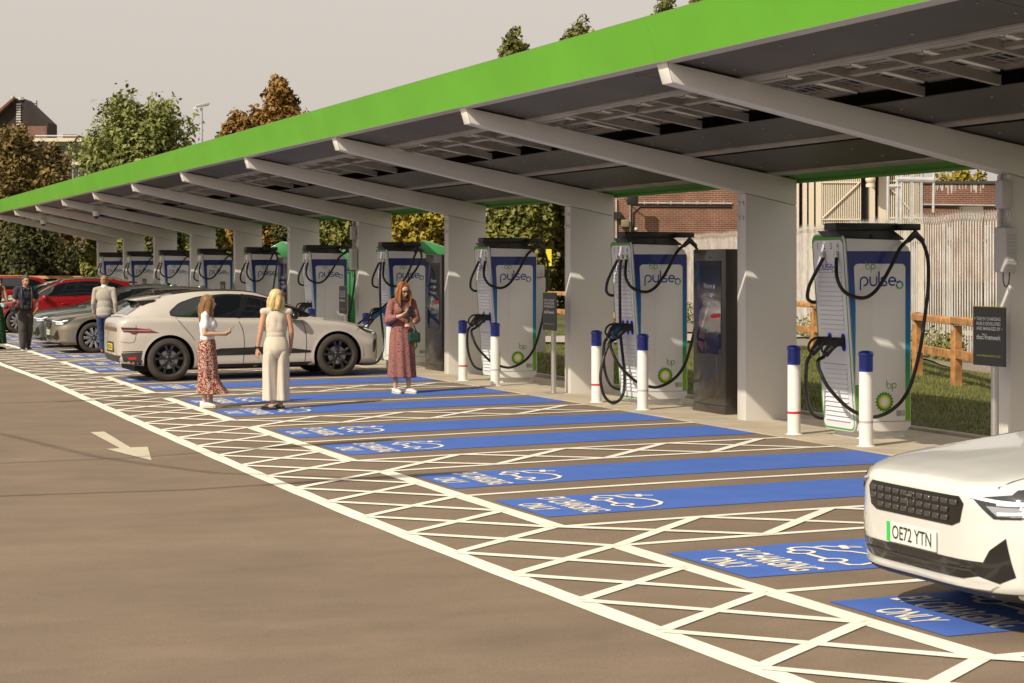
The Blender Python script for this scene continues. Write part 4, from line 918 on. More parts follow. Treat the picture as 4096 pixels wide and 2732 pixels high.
mb=MB(); h=7; dx=h/.93; mb.tube([(a-dx,b-dx*.53,h+z) for a,b,z in ((-9.2,9.5,0),(-8.02,5.36,-.1),(-7.35,2.13,-.15),(-6.55,-.3,-.1),(-6.2,-.86,0),(-5.6,-1.7,.1))],.022,6)  # unseen cable, added to cast the wavy shadow on the tarmac
o=mb.build('overhead_cable',M_BLACK); tag(o,'thin unseen overhead cable added to cast the curved shadow line','cable')
# ------------------------------------------------------------------ trees
def leafmat(name,a,b_,c):
    m=mat(name,a,.6); L=m.node_tree.links.new; bs=bsdf(m); tc=nd(m,'ShaderNodeTexCoord'); n=nd(m,'ShaderNodeTexNoise'); n.inputs['Scale'].default_value=1.1; n.inputs['Detail'].default_value=6; n.inputs['Roughness'].default_value=.75
    L(tc.outputs['Object'],n.inputs['Vector']); r=nd(m,'ShaderNodeValToRGB'); e=r.color_ramp.elements; e[0].position=.34; e[0].color=(*a,1); e[1].position=.66; e[1].color=(*c,1); k=e.new(.5); k.color=(*b_,1)
    L(n.outputs['Fac'],r.inputs['Fac']); L(r.outputs['Color'],bs.inputs['Base Color']); bs.inputs['Specular IOR Level'].default_value=.35
    bs.inputs['Subsurface Weight'].default_value=0; return m
M_BARK=mat('bark',(.09,.065,.045),.9,var=.3,scale=6,bump=.4,bscale=20)
LG=leafmat('leaf_green',(.085,.10,.025),(.17,.19,.045),(.31,.30,.10)); LR=leafmat('leaf_russet',(.085,.060,.018),(.15,.11,.03),(.26,.15,.045)); LO=leafmat('leaf_orange',(.14,.075,.02),(.24,.125,.028),(.26,.20,.05))
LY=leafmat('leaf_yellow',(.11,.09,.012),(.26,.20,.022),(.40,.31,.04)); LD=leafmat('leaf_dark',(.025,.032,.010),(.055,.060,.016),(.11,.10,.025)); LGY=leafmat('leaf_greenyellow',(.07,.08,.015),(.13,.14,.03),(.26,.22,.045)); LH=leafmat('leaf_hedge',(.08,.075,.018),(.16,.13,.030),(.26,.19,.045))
def leaves(centers,radii,n,size,seed,flat=1):
    """n leaf quads scattered in clumps; returns arrays"""
    r=np.random.default_rng(seed); C=np.array(centers); Rr=np.array(radii); w=(Rr.prod(axis=1))**.72; idx=r.choice(len(C),n,p=w/w.sum())
    d=r.normal(size=(n,3)); d/=np.linalg.norm(d,axis=1)[:,None]; rad=r.uniform(.0,1.0,n)**.42*1.15; lump=1+.18*np.sin(d[:,0]*7+idx)*np.cos(d[:,2]*6+idx*2)
    p=C[idx]+d*Rr[idx]*(rad*lump)[:,None]
    a=r.normal(size=(n,3)); a/=np.linalg.norm(a,axis=1)[:,None]; nrm=d*.5+r.normal(size=(n,3))*.6+np.array([-.25,-.1,.35]); nrm/=np.linalg.norm(nrm,axis=1)[:,None]
    t=np.cross(nrm,a); t/=np.linalg.norm(t,axis=1)[:,None]; b=np.cross(nrm,t); s=(size*r.uniform(.55,1.3,n))[:,None]
    V=np.stack([p-t*s,p+b*s*.55+nrm*s*.12,p+t*s,p-b*s*.55+nrm*s*.12],1).reshape(-1,3); return V
def crown(name,V,m,parent):
    n=len(V)//4; me=bpy.data.meshes.new(name); me.vertices.add(len(V)); me.vertices.foreach_set('co',V.ravel().astype(np.float32)); me.loops.add(n*4); me.loops.foreach_set('vertex_index',np.arange(n*4,dtype=np.int32)); me.polygons.add(n)
    me.polygons.foreach_set('loop_start',np.arange(0,n*4,4,dtype=np.int32)); me.polygons.foreach_set('loop_total',np.full(n,4,dtype=np.int32)); me.update(); me.validate(); me.materials.append(m)
    o=bpy.data.objects.new(name,me); COL.objects.link(o); o.parent=parent; return o
def tree(name,label,u,depth,vtop,halfw,m,n=9000,size=.13,seed=1,blobs=None,shape='round',z0=0,low=.18,grp='trees around the site'):
    x,y,_=place(u,depth); H=Z(vtop,depth); t=thing(name,label,'tree',(x,y,z0),-YAW,group=grp); r=np.random.default_rng(seed)
    cs=[];rs=[]; hw=halfw/FPX*depth; lim=[]
    nb=blobs or 26
    def env(f):
        return math.sin(PI*min(1,(.14+.86*f)))**.55 if shape=='round' else (1-f**3.2)**.5*.92+.08
    for k in range(nb):                                            # limbs, each carrying a plume of leaf clumps
        f=((k+.5)/nb)**.85; a=k*2.39996+r.uniform(-.3,.3); rad=hw*env(f)*r.uniform(.5,1.12)
        tip=(math.cos(a)*rad,math.sin(a)*rad,H*(low+(1-low)*f)*r.uniform(.93,1.0)); lim.append(tip); base=(tip[0]*.45,tip[1]*.45,tip[2]-hw*r.uniform(.35,.7))
        m_=6
        for q in range(m_):
            g=q/(m_-1); br=hw*(.30-.17*g)*r.uniform(.75,1.25); w_=hw*.09
            cs.append((base[0]+(tip[0]-base[0])*g+r.normal()*w_*(1-g*.6),base[1]+(tip[1]-base[1])*g+r.normal()*w_*(1-g*.6),max(.3,base[2]+(tip[2]-base[2])*g-br*.4))); rs.append((br,br,br*r.uniform(.9,1.5)))
    crown('crown',leaves(cs,rs,n,size,seed),m,t)
    mb=MB(); mb.tube([(0,0,-.5),(.03,0,H*.25),(-.05,.05,H*.55),(.05,0,H*.9)],[.022*H,.018*H,.011*H,.003*H],10)
    for k in range(0,nb,2):
        c=lim[k]; s=max(.12*H,c[2]*.45); mb.tube([(0,0,s),(c[0]*.5,c[1]*.5,(s+c[2])*.52),(c[0]*.9,c[1]*.9,c[2])],[.008*H,.005*H,.002*H],6)
    mb.build('trunk',M_BARK,parent=t,smooth=True); return t
tree('poplar_tree','large dense pale green tree on the left skyline',545,112,320,300,LG,52000,.15,3,60,'dome',low=.05)
tree('poplar_tree','thin green tree leaning against the lamp post on the skyline',745,118,610,60,LG,5000,.14,31,14,'dome',low=.05)
tree('beech_tree','russet brown tree at the far left below the gabled building',60,92,490,240,LR,42000,.12,4,40,'round',low=.02)
tree('beech_tree','shorter russet tree in front of the concrete building',200,95,565,150,LR,26000,.12,5,30,'round',low=.02)
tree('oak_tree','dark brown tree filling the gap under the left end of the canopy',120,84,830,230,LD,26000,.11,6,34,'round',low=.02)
tree('maple_tree','tall orange brown maple above the canopy',1120,88,298,150,LO,26000,.13,7,34,'round',low=.35)
tree('maple_tree','lower orange maple beside the tall one above the fascia',960,90,400,130,LO,16000,.13,8,24,'round',low=.35)
tree('maple_tree','small olive tree peeking over the fascia right of the lamp post',890,92,480,75,LGY,8000,.12,9,20,'round',low=.3)
tree('sycamore_tree','green brown tree whose branches poke above the canopy on the right',2080,84,100,150,LGY,22000,.11,10,26,'round',low=.1)
tree('sycamore_tree','taller green brown tree behind the canopy, seen above and below it',2310,86,30,240,LGY,38000,.11,11,40,'round',low=.08)
tree('sycamore_tree','leaf tips just above the fascia near the top edge of the picture',2650,92,-60,150,LGY,16000,.11,12,30,'round',low=.3)
tree('sycamore_tree','leaf tips cut by the top edge of the picture',2800,94,-120,120,LGY,12000,.11,13,26,'round',low=.4)
tree('sycamore_tree','full green brown tree between the third and second columns',2085,82,600,150,LGY,30000,.13,14,40,'round',low=.0)
tree('lime_tree','bright yellow leaved tree between the middle columns above the green enclosure',1655,84,640,170,LY,30000,.12,15,40,'round',low=.0)
tree('lime_tree','yellow green tree behind the patterned-dress woman',1830,90,650,120,LY,16000,.12,16,30,'round',low=.0)
tree('oak_tree','green tree between the columns behind the blonde woman',1340,80,740,110,LGY,16000,.12,17,28,'round',low=.0)
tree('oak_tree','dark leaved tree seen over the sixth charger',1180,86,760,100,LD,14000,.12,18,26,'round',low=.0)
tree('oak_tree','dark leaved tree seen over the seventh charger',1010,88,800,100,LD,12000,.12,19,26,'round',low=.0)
tree('oak_tree','green tree seen between the eighth and ninth columns',850,86,830,90,LGY,11000,.12,20,22,'round',low=.0)
tree('oak_tree','dark tree seen between the farthest columns',660,84,840,110,LD,12000,.12,21,24,'round',low=.0)
tree('oak_tree','small green tree at the end column, left of the farthest charger',395,80,900,85,LGY,10000,.11,22,20,'round',low=.0)
tree('lime_tree','green yellow tree above the low brick wall at the right',3850,96,640,170,LY,18000,.13,23,30,'round',low=.3)
tree('elder_bush','pale green bush between the palisade end and the middle trees',2000,70,900,60,LGY,7000,.10,24,16,'round',low=.0)
# hedge
t=thing('hedge','overgrown green and brown hedge behind the parked cars','hedge',(-6,68,0)); r=np.random.default_rng(5); cs=[];rs=[]
for k in range(150):
    f=r.uniform(0,1); x=-14+f*30; y=(5.5-f*5.5)+r.uniform(0,3.0); 
    z=r.uniform(.0,1.75); cs.append((x,y,z)); rs.append((.9,.9,.55))
for k in range(70):
    f=r.uniform(0,1); x=-14+f*30; y=(5.5-f*5.5)+r.uniform(0.5,3.0); cs.append((x,y,r.uniform(1.5,2.6))); rs.append((.3,.3,.55))
crown('foliage',leaves(cs,rs,70000,.085,8),LH,t)
mb=MB()
for k in range(60): x=-14+30*k/60; y=5.5-5.5*k/60+1.2; mb.tube([(x,y,-.3),(x+.2,y,.8),(x+r.uniform(-.4,.4),y,1.9)],[.03,.02,.008],5)
mb.build('stem',M_BARK,parent=t); t['kind']='stuff'
# rough herbs along the palisade foot
t=thing('weeds','rough weeds growing along the foot of the palisade','weeds',(0,0,0)); cs=[];rs=[]
P=[(11.0,13.66),(12.0,18.1),(14.2,25.5),(16.0,31.3),(18.4,43.4)]
for k in range(70):
    s=r.uniform(0,3.999); i=int(s); f=s-i; x=P[i][0]*(1-f)+P[i+1][0]*f-.35; y=P[i][1]*(1-f)+P[i+1][1]*f; cs.append((x,y,r.uniform(.05,.5))); rs.append((.22,.3,.35))
crown('foliage',leaves(cs,rs,5000,.05,9),LGY,t); t['kind']='stuff'
# distant wood closing the horizon
M_FARW=leafmat('leaf_far',(.06,.065,.025),(.09,.09,.035),(.13,.12,.05))
cs=[];rs=[]
for k in range(260):
    a=R(-75+150*k/260)-.0+PI/2-YAW; rr=r.uniform(230,260); cs.append((CX+rr*math.cos(a),CY+rr*math.sin(a),r.uniform(0,5))); rs.append((7,7,r.uniform(4,7)))
o=crown('distant_wood',leaves(cs,rs,50000,.9,10),M_FARW,None); tag(o,'distant belt of trees closing the horizon behind the site','wood'); o['kind']='stuff'
# ================================================================== CARS
def body_mesh(K,n=5,ns=5):
    """closed loft; K rows: x, then (y,z) control pairs of the half section from bottom centre to top centre"""
    S=cr(K,n); rings=[]
    for row in S:
        pts=row[1:].reshape(-1,2); c=cr(pts,ns); c[:,0]=np.maximum(c[:,0],0); c[0,0]=c[-1,0]=0
        half=[(row[0],-p[0],p[1]) for p in c]; other=[(row[0],p[0],p[1]) for p in c[1:-1][::-1]]
        rings.append(half+other)
    mb=MB(); mb.loft(rings); return mb
def P2_body(w=1.0,h=1.0,L=1.0,base=.0):
    rows=[ # x, zb, zm, zsh, zt, ws, wm, wsh, wt
    (2.300,.33,.50,.69,.735,.30,.34,.34,.28),(2.285,.27,.50,.70,.765,.46,.52,.51,.44),(2.23,.23,.51,.715,.80,.62,.67,.65,.56),(2.12,.20,.52,.74,.830,.77,.82,.80,.66),(1.90,.18,.56,.79,.870,.86,.915,.88,.73),(1.43,.18,.61,.86,.925,.88,.928,.895,.76),
    (.95,.18,.62,.92,.975,.89,.925,.895,.78),(.40,.18,.62,.95,1.0,.90,.928,.90,.80),(-.5,.18,.62,.97,1.0,.90,.928,.90,.80),(-1.3,.18,.64,1.0,1.03,.89,.930,.90,.80),(-1.85,.22,.66,1.02,1.07,.87,.915,.88,.76),(-2.12,.28,.66,1.03,1.09,.83,.88,.85,.74),(-2.25,.34,.66,1.01,1.07,.77,.82,.79,.68),(-2.30,.42,.66,.95,1.0,.66,.70,.68,.58)]
    K=[]
    for x,zb,zm,zsh,zt,ws,wm,wsh,wt in rows:
        K.append([x*L,0,zb,ws*.8*w,zb,ws*w,zb+.05,(ws*.35+wm*.65)*w,(zb+zm)/2*h,wm*w,zm*h,(wm*.55+wsh*.45)*w,(zm+zsh)/2*h,wsh*w,zsh*h,wt*w,(zt-.012)*h,wt*.5*w,zt*h+.006,0,zt*h+.012])
    return K
def IP_body():
    rows=[(2.33,.30,.50,.66,.72,.34,.40,.38,.30),(2.30,.24,.50,.70,.76,.62,.68,.66,.55),(2.22,.20,.52,.74,.80,.78,.83,.80,.66),(2.05,.20,.55,.80,.875,.85,.90,.86,.70),(1.75,.20,.60,.89,.955,.89,.935,.89,.74),(1.5,.20,.64,.93,.995,.90,.945,.905,.76),
    (1.05,.20,.66,.965,1.035,.905,.94,.905,.78),(.4,.20,.66,.985,1.03,.91,.935,.91,.80),(-.5,.20,.66,1.01,1.05,.915,.94,.91,.82),(-1.1,.20,.68,1.035,1.08,.92,.955,.925,.82),(-1.5,.21,.72,1.06,1.11,.92,.96,.92,.80),(-1.9,.26,.74,1.07,1.13,.90,.94,.90,.78),(-2.15,.30,.74,1.06,1.12,.86,.90,.87,.75),(-2.30,.34,.72,1.02,1.08,.79,.84,.81,.70),(-2.35,.42,.68,.94,1.0,.68,.72,.70,.6)]
    K=[]
    for x,zb,zm,zsh,zt,ws,wm,wsh,wt in rows:
        K.append([x,0,zb,ws*.8,zb,ws,zb+.05,(ws*.35+wm*.65),(zb+zm)/2,wm,zm,(wm*.55+wsh*.45),(zm+zsh)/2,wsh,zsh,wt,zt-.012,wt*.5,zt+.006,0,zt+.012])
    return K
def cabin(rows):
    """rows: x, base z, roof z (centre), base half width, roof-edge half width"""
    K=[]
    for x,zb,zr,wb,wr in rows:
        d=zr-zb; K.append([x,0,zb-.12,wb*.9,zb-.12,wb,zb-.06,wb-.01,zb+.02,wb*.72+wr*.28,zb+d*.38,wb*.3+wr*.7,zb+d*.74,wr,zb+d*.90,wr*.88,zr-.018*min(1,d*3),wr*.5,zr-.002,0,zr+.004])
    return K
CAB_P2=[(1.02,.97,.955,.80,.66),(.92,.97,1.00,.81,.67),(.45,.98,1.215,.83,.64),(.05,.99,1.375,.84,.60),(-.25,.99,1.448,.84,.585),(-.6,1.0,1.478,.84,.58),(-1.1,1.02,1.462,.84,.57),(-1.5,1.03,1.385,.83,.56),(-1.9,1.04,1.22,.80,.56),(-2.12,1.05,1.105,.76,.58),(-2.2,1.05,1.06,.72,.56)]
CAB_SUV=[(1.12,.99,.98,.80,.68),(1.02,1.0,1.03,.81,.69),(.65,1.0,1.25,.83,.67),(.30,1.0,1.44,.84,.64),(.0,1.0,1.53,.84,.62),(-.5,1.01,1.565,.84,.62),(-1.2,1.02,1.555,.84,.61),(-1.7,1.03,1.50,.83,.60),(-1.95,1.04,1.42,.81,.60),(-2.15,1.05,1.22,.78,.60),(-2.25,1.05,1.08,.74,.58)]
CAB_IP=[(1.28,1.02,1.00,.80,.66),(1.18,1.02,1.05,.81,.67),(.75,1.02,1.27,.84,.65),(.30,1.02,1.455,.85,.61),(.0,1.02,1.53,.85,.595),(-.4,1.03,1.555,.85,.59),(-.9,1.04,1.55,.86,.58),(-1.3,1.06,1.51,.86,.57),(-1.65,1.08,1.44,.86,.56),(-1.85,1.09,1.37,.84,.57),(-2.1,1.10,1.20,.80,.60),(-2.22,1.10,1.11,.77,.60)]
M_TYRE=mat('tyre',(.045,.036,.028),.8,var=.25,scale=9,bump=.15); M_DARKIN=mat('arch_black',(.006,.006,.006),.85); M_TRIM=mat('gloss_black',(.012,.012,.012),.22,coat=.6); M_TRIMM=mat('matt_trim',(.035,.033,.03),.55)
M_GLASS=mat('car_glass',(.006,.008,.010),.03,spec=.8,coat=1); M_CHR=mat('chrome',(.7,.69,.66),.12,metal=1); M_RIMD=mat('rim_dark',(.035,.032,.03),.3,metal=.5,coat=.3); M_RIMS=mat('rim_silver',(.55,.54,.53),.22,metal=.9)
M_LENS=mat('lamp_lens',(.32,.34,.37),.06,coat=1,spec=.8); M_LAMPD=mat('lamp_dark',(.03,.032,.036),.1,coat=1); M_LAMPW=mat('lamp_white',(.78,.80,.82),.1,coat=1); M_TAIL=mat('tail_red',(.30,.006,.008),.1,coat=1); M_TAILD=mat('tail_dark',(.075,.006,.008),.1,coat=1); M_PLW=mat('plate_white',(.72,.72,.66),.4); M_PLY=mat('plate_yellow',(.70,.52,.05),.4); M_PLG=mat('plate_green',(.03,.50,.08),.4); M_SHUT=mat('shut_line',(.02,.018,.016),.7)
def tobm(o):
    bm=bmesh.new(); bm.from_mesh(o.data); return bm
def arch_cut(o,axles,r,depth=.34):
    cut=MB()
    for ax in axles:
        for s in (-1,1):
            ys=(s*(1.05),s*(1.05-depth-.1)); n=40
            rings=[[(ax+r*math.cos(2*PI*k/n),y,.365+r*math.sin(2*PI*k/n)) for k in range(n)] for y in ys]
            cut.loft(rings)
    c=cut.build('cutter',M_DARKIN,parent=o.parent)
    md=o.modifiers.new('b','BOOLEAN'); md.object=c; md.operation='DIFFERENCE'; md.solver='EXACT'
    try: md.material_mode='TRANSFER'
    except Exception: pass
    bpy.context.view_layer.update(); me=bpy.data.meshes.new_from_object(o.evaluated_get(bpy.context.evaluated_depsgraph_get()))
    o.modifiers.clear(); old=o.data; o.data=me; bpy.data.meshes.remove(old); bpy.data.objects.remove(c)
    me.polygons.foreach_set('use_smooth',[True]*len(me.polygons))
    try: me.set_sharp_from_angle(angle=R(38))
    except Exception: pass
class Conf:
    def __init__(s,objs):
        bm=bmesh.new()
        for o in objs: bm.from_mesh(o.data)
        bmesh.ops.triangulate(bm,faces=bm.faces); s.t=BVHTree.FromBMesh(bm); bm.free()
    def hit(s,plane,a,b,off):
        if plane=='L': o,d=Vector((a,3,b)),Vector((0,-1,0))
        elif plane=='R': o,d=Vector((a,-3,b)),Vector((0,1,0))
        elif plane=='F': o,d=Vector((5,a,b)),Vector((-1,0,0))
        elif plane=='B': o,d=Vector((-5,a,b)),Vector((1,0,0))
        else: o,d=Vector((a,b,4)),Vector((0,0,-1))
        h=s.t.ray_cast(o,d)
        if h[0] is None:
            h=s.t.find_nearest(o+d*(3 if plane in 'LR' else 2.8)); return h[0]-d*off
        n=h[1] if h[1].dot(d)<0 else -h[1]
        return h[0]+(n*.7-d*.3).normalized()*off
    def patch(s,plane,poly,off=.004,mx=.07,mb=None,mi=0,thick=.0):
        bm=bmesh.new(); f=bm.faces.new([bm.verts.new((x,y,0)) for x,y in poly]); bmesh.ops.triangulate(bm,faces=[f])
        for _ in range(6):
            es=[e for e in bm.edges if e.calc_length()>mx]
            if not es: break
            bmesh.ops.subdivide_edges(bm,edges=es,cuts=1); bmesh.ops.triangulate(bm,faces=[f for f in bm.faces if len(f.verts)>3])
        bm.verts.index_update(); mb=mb or MB()
        mb.add([s.hit(plane,v.co.x,v.co.y,off) for v in bm.verts],[tuple(v.index for v in f.verts) for f in bm.faces],mi); bm.free(); return mb
    def line(s,plane,pts,w=.008,off=.003,mb=None,mi=0):
        mb=mb or MB(); P=smooth_path([(a,b,0) for a,b in pts],5); vs,fs=stroke([(p.x,p.y) for p in P],w,cap=False)
        mb.add([s.hit(plane,a,b,off) for a,b in vs],fs,mi); return mb
def rnd(poly,k=2,q=.22):
    for _ in range(k):
        o=[]
        for i in range(len(poly)):
            a=poly[i]; b=poly[(i+1)%len(poly)]; o+=[(a[0]*(1-q)+b[0]*q,a[1]*(1-q)+b[1]*q),(a[0]*q+b[0]*(1-q),a[1]*q+b[1]*(1-q))]
        poly=o
    return poly
def inset(poly,d):
    cx=sum(p[0] for p in poly)/len(poly); cy=sum(p[1] for p in poly)/len(poly)
    n=len(poly); out=[]; ar=sum(poly[i][0]*poly[(i+1)%n][1]-poly[(i+1)%n][0]*poly[i][1] for i in range(n)); sg=1 if ar>0 else -1
    for i in range(n):
        a,b,c=Vector(poly[i-1]),Vector(poly[i]),Vector(poly[(i+1)%n]); t=(c-a).normalized(); out.append((b.x-t.y*d*sg,b.y+t.x*d*sg))
    return out
def wheel(par,x,y,r,style,out):
    """out = +1 when the outer face looks to +y"""
    w=thing_part('wheel',par,(x,y,r)); hw=.12
    mb=MB(); R0=r*.70
    mb.lathe([(R0,-hw*.85),(R0+.02,-hw),(r-.035,-hw),(r-.012,-hw*.86),(r,-hw*.6),(r,hw*.6),(r-.012,hw*.86),(r-.035,hw),(R0+.02,hw),(R0,hw*.85),(R0,-hw*.85)],n=56,ax='y',cap=False)
    for k in range(56):
        a=2*PI*k/56; 
        if k%1==0:
            c,s_=math.cos(a),math.sin(a); mb.add([(c*(r-.001)-s_*.008,-hw*.62,s_*(r-.001)+c*.008),(c*(r+.004),-hw*.4,s_*(r+.004)),(c*(r+.004),hw*.4,s_*(r+.004)),(c*(r-.001)-s_*.008,hw*.62,s_*(r-.001)+c*.008)],[(0,1,2,3)])
    mb.build('tyre',M_TYRE,parent=w,smooth=True)
    mb=MB(); yo=out*hw*.62
    mb.lathe([(R0+.012,out*hw*.88),(R0-.014,out*hw*.86),(R0-.02,yo*.5),(R0-.03,-yo),(R0+.012,-yo)],n=48,ax='y',cap=False)
    mb.lathe([(.02,yo*.2),(R0-.03,yo*.15),(R0-.03,yo*.1),(.02,yo*.1)],n=32,ax='y',mi=1)
    mb.lathe([(.001,yo*.35),(R0*.62,yo*.35),(R0*.62,yo*.2)],n=32,ax='y',mi=2)
    mats=[M_RIMD if style=='dark' else M_RIMS if style=='silver' else M_RIMD,M_DARKIN,M_PAL2,M_RIMS]
    def spoke(a,w0,w1,r0,r1,tw=0,mi=0,dep=.03,skew=0):
        c,s_=math.cos(a),math.sin(a); vs=[]
        for rr,ww,yy in ((r0,w0,yo+out*.012),(r1,w1,yo+out*.030)):
            for sgn in (-1,1):
                for dy in (0,-out*dep):
                    px=rr; py=sgn*ww+skew*(rr-r0); vs.append((c*px-s_*py,yy+dy,s_*px+c*py))
        mb.add(vs,[(0,2,6,4),(1,5,7,3),(0,4,5,1),(2,3,7,6),(0,1,3,2),(4,6,7,5)],mi)
    if style=='dark':
        for k in range(5):
            a=2*PI*k/5+PI/2
            spoke(a,.030,.022,.05,R0*.45); 
            for sg in (-1,1): spoke(a+sg*.10,.018,.024,R0*.38,R0-.008,skew=sg*.26)
    else:
        for k in range(5):
            a=2*PI*k/5+PI/2
            for sg in (-1,1): spoke(a+sg*.30,.010,.036,.05,R0-.012,mi=0 if style=='silver' else 3); spoke(a+sg*.30+.12,.006,.012,.05,R0-.012,mi=2 if style!='silver' else 1)
    mb.lathe([(.075,yo*.5),(.070,yo+out*.016),(.03,yo+out*.022),(.0,yo+out*.022)],n=20,ax='y')
    mb.build('rim',mats,parent=w,bevel=.003,seg=1)
    mb=MB()
    for k in range(5): a=2*PI*k/5+PI/2+PI/5; mb.lathe([(.011,yo+out*.01),(.011,yo+out*.03),(0,yo+out*.032)],(.055*math.cos(a),0,.055*math.sin(a)),8,ax='y')
    mb.build('wheel_nut',M_CHR,parent=w); mb=MB(); mb.lathe([(.028,yo+out*.02),(.027,yo+out*.028),(0,yo+out*.03)],n=16,ax='y'); mb.build('centre_cap',M_TRIM if style=='dark' else M_RIMS,parent=w,smooth=True)
    return w
def thing_part(name,par,loc):
    o=bpy.data.objects.new(name,None); COL.objects.link(o); o.parent=par; o.location=loc; o.empty_display_size=.1; return o
def plate(par,x,y,z,text,mat_,face=1,tilt=0,green=True,w=.52):
    p=MB(); p.box(-.004,.004,-w/2,w/2,-.056,.056); o=p.build('number_plate',mat_,parent=par,bevel=.002,seg=1,loc=(x,y,z)); o.rotation_euler=(0,R(tilt)*face,0 if face>0 else PI)
    mb=MB(); vs,fs=fit_text(text,w*.80,.078,bold=.012); mb.add([(.0052,-w*.38+a,-.038+b) for a,b in vs],fs); 
    mb.build('lettering',M_INK,parent=o)
    if green: mb=MB(); mb.add([(.0048,-w/2+.001,-.055),(.0048,-w/2+.042,-.055),(.0048,-w/2+.042,.055),(.0048,-w/2+.001,.055)],[(0,1,2,3)]); mb.build('green_flash',M_PLG,parent=o)
    return o
def mirror(par,x,y,z,s,mt,base=None):
    mb=MB(); mb.ball((0,s*.12,0),(.085,.115,.075),16,k=10); o=mb.build('door_mirror',mt,parent=par,smooth=True,loc=(x,y,z))
    mb=MB(); mb.tube([(0,-s*.03,-.05),(0,s*.08,-.05)],.022,8); mb.box(-.085,-.07,s*.12-.095,s*.12+.095,-.055,.055); mb.build('mirror_glass',[M_TRIM],parent=o,bevel=.01,seg=1); return o
def paint(name,c,metal=.35,rough=.3): return mat(name,c,rough,metal=metal,coat=.9,spec=.5)
def polestar(label,loc,rz,pt,plate_txt,roofm=None,style='two',suv=False,low=False,trim=None,rails=False,group='parked cars in the charging bays'):
    t=thing('parked_car',label,'car',loc,rz,group=group)
    H=1.03 if suv else 1
    body=body_mesh(P2_body(L=.96 if suv else 1,h=1.04 if suv else 1),6,5).build('body',[pt,M_DARKIN],parent=t,smooth=True); ax=(1.40,-1.30); r=.35
    arch_cut(body,ax,.405)
    cb=body_mesh(cabin(CAB_SUV if suv else CAB_P2),5,4).build('cabin',pt,parent=t,smooth=True)
    C=Conf([body,cb]); CB=Conf([cb,body])
    zc=.0
    # glazing
    if suv: ws=[(.98,-.76),(.98,.76),(.36,.60),(.20,.56),(.20,-.56),(.36,-.60)]; side=[(.98,1.06),(.60,1.24),(.24,1.41),(-.1,1.475),(-.7,1.50),(-1.35,1.475),(-1.75,1.36),(-1.9,1.14),(-1.5,1.09),(0,1.055)]; rear=[(-.62,1.14),(.62,1.14),(.52,1.40),(-.52,1.40)]
    else: ws=[(.90,-.76),(.90,.76),(.12,.57),(.0,.54),(.0,-.54),(.12,-.57)]; side=[(.90,1.03),(.50,1.20),(.12,1.35),(-.2,1.405),(-.7,1.42),(-1.2,1.385),(-1.55,1.29),(-1.80,1.12),(-1.45,1.085),(0,1.04)]; rear=[(-.60,1.13),(.60,1.13),(.50,1.33),(-.50,1.33)]
    mb=C.patch('T',ws,.004,.08); mb.build('windscreen',M_GLASS,parent=t,smooth=True)
    C.patch('B',rear,.004,.08).build('rear_window',M_GLASS,parent=t,smooth=True)
    for s in 'LR':
        g=C.patch(s,rnd(side,1,.15),.003,.08).build('window_surround',M_TRIM,parent=t,smooth=True)
        sp=[(-.28,1.0),(-.34,1.0)]
        i=inset(rnd(side,1,.15),.028)
        fr=[p for p in i if p[0]>-.26]; 
        a=C.patch(s,i,.006,.08).build('side_window',M_GLASS,parent=g,smooth=True)
        C.line(s,[(-.30,1.03),(-.33,1.2),(-.36,1.44 if suv else 1.39)],.05,.009).build('door_pillar',M_TRIM,parent=g)
    if roofm:
        C.patch('T',[(.02,-.52),(.02,.52),(-1.2,.50),(-1.4,.48),(-1.4,-.48),(-1.2,-.50)],.003,.1).build('roof_panel',roofm,parent=t,smooth=True)
    # shut lines, sills, arches
    mb=MB()
    for s in 'LR':
        C.line(s,[(.95,1.0),(.90,.75),(.86,.5),(.84,.27)],.010,.002,mb); C.line(s,[(-.30,1.02),(-.30,.7),(-.32,.27)],.010,.002,mb); C.line(s,[(-1.25,1.03),(-1.05,.88),(-.86,.62),(-.80,.40)],.010,.002,mb); C.line(s,[(.84,.29),(0,.285),(-.80,.29)],.010,.002,mb)
        C.line(s,[(2.12,.76),(1.6,.86),(1.1,.93)],.007,.002,mb)
    C.line('T',[(2.18,-.66),(1.6,-.73),(1.05,-.76)],.010,.002,mb); C.line('T',[(2.18,.66),(1.6,.73),(1.05,.76)],.010,.002,mb)
    mb.build('panel_gap',M_SHUT,parent=t)
    mb=MB(); tm=trim or M_TRIMM
    for s in 'LR':
        C.patch(s,[(.98,.30),(-.88,.30),(-.88,.185),(.98,.185)],.004,.12,mb)
    mb.build('sill',tm,parent=t,smooth=True)
    for s in (-1,1):
        for axx in ax:
            mb=MB(); rings=[]
            for k in range(19):
                a=R(-8+196*k/18); 
                px,pz=axx+.408*math.cos(a),.365+.408*math.sin(a); px2,pz2=axx+.437*math.cos(a),.365+.437*math.sin(a)
                h=C.hit('L' if s>0 else 'R',px2,pz2,.006); rings.append([(px,h.y-s*.02,pz),(px,h.y+s*.002,pz),(px2,h.y,pz2),(px2,h.y-s*.02,pz2)])
            mb.loft(rings); mb.build('wheel_arch_trim',(pt if style!='cladding' else M_TRIMM),parent=t,smooth=True)
    for axx in ax:
        for s in (-1,1): wheel(t,axx,s*.80,r,'silver' if style=='silver' else 'two',s)
    # front: grille, lamps, intakes
    g=C.patch('F',[(-.46,.735),(-.50,.70),(-.47,.60),(-.40,.575),(.40,.575),(.47,.60),(.50,.70),(.46,.735)],.004,.06).build('grille',M_TRIM,parent=t,smooth=True)
    mb=MB()
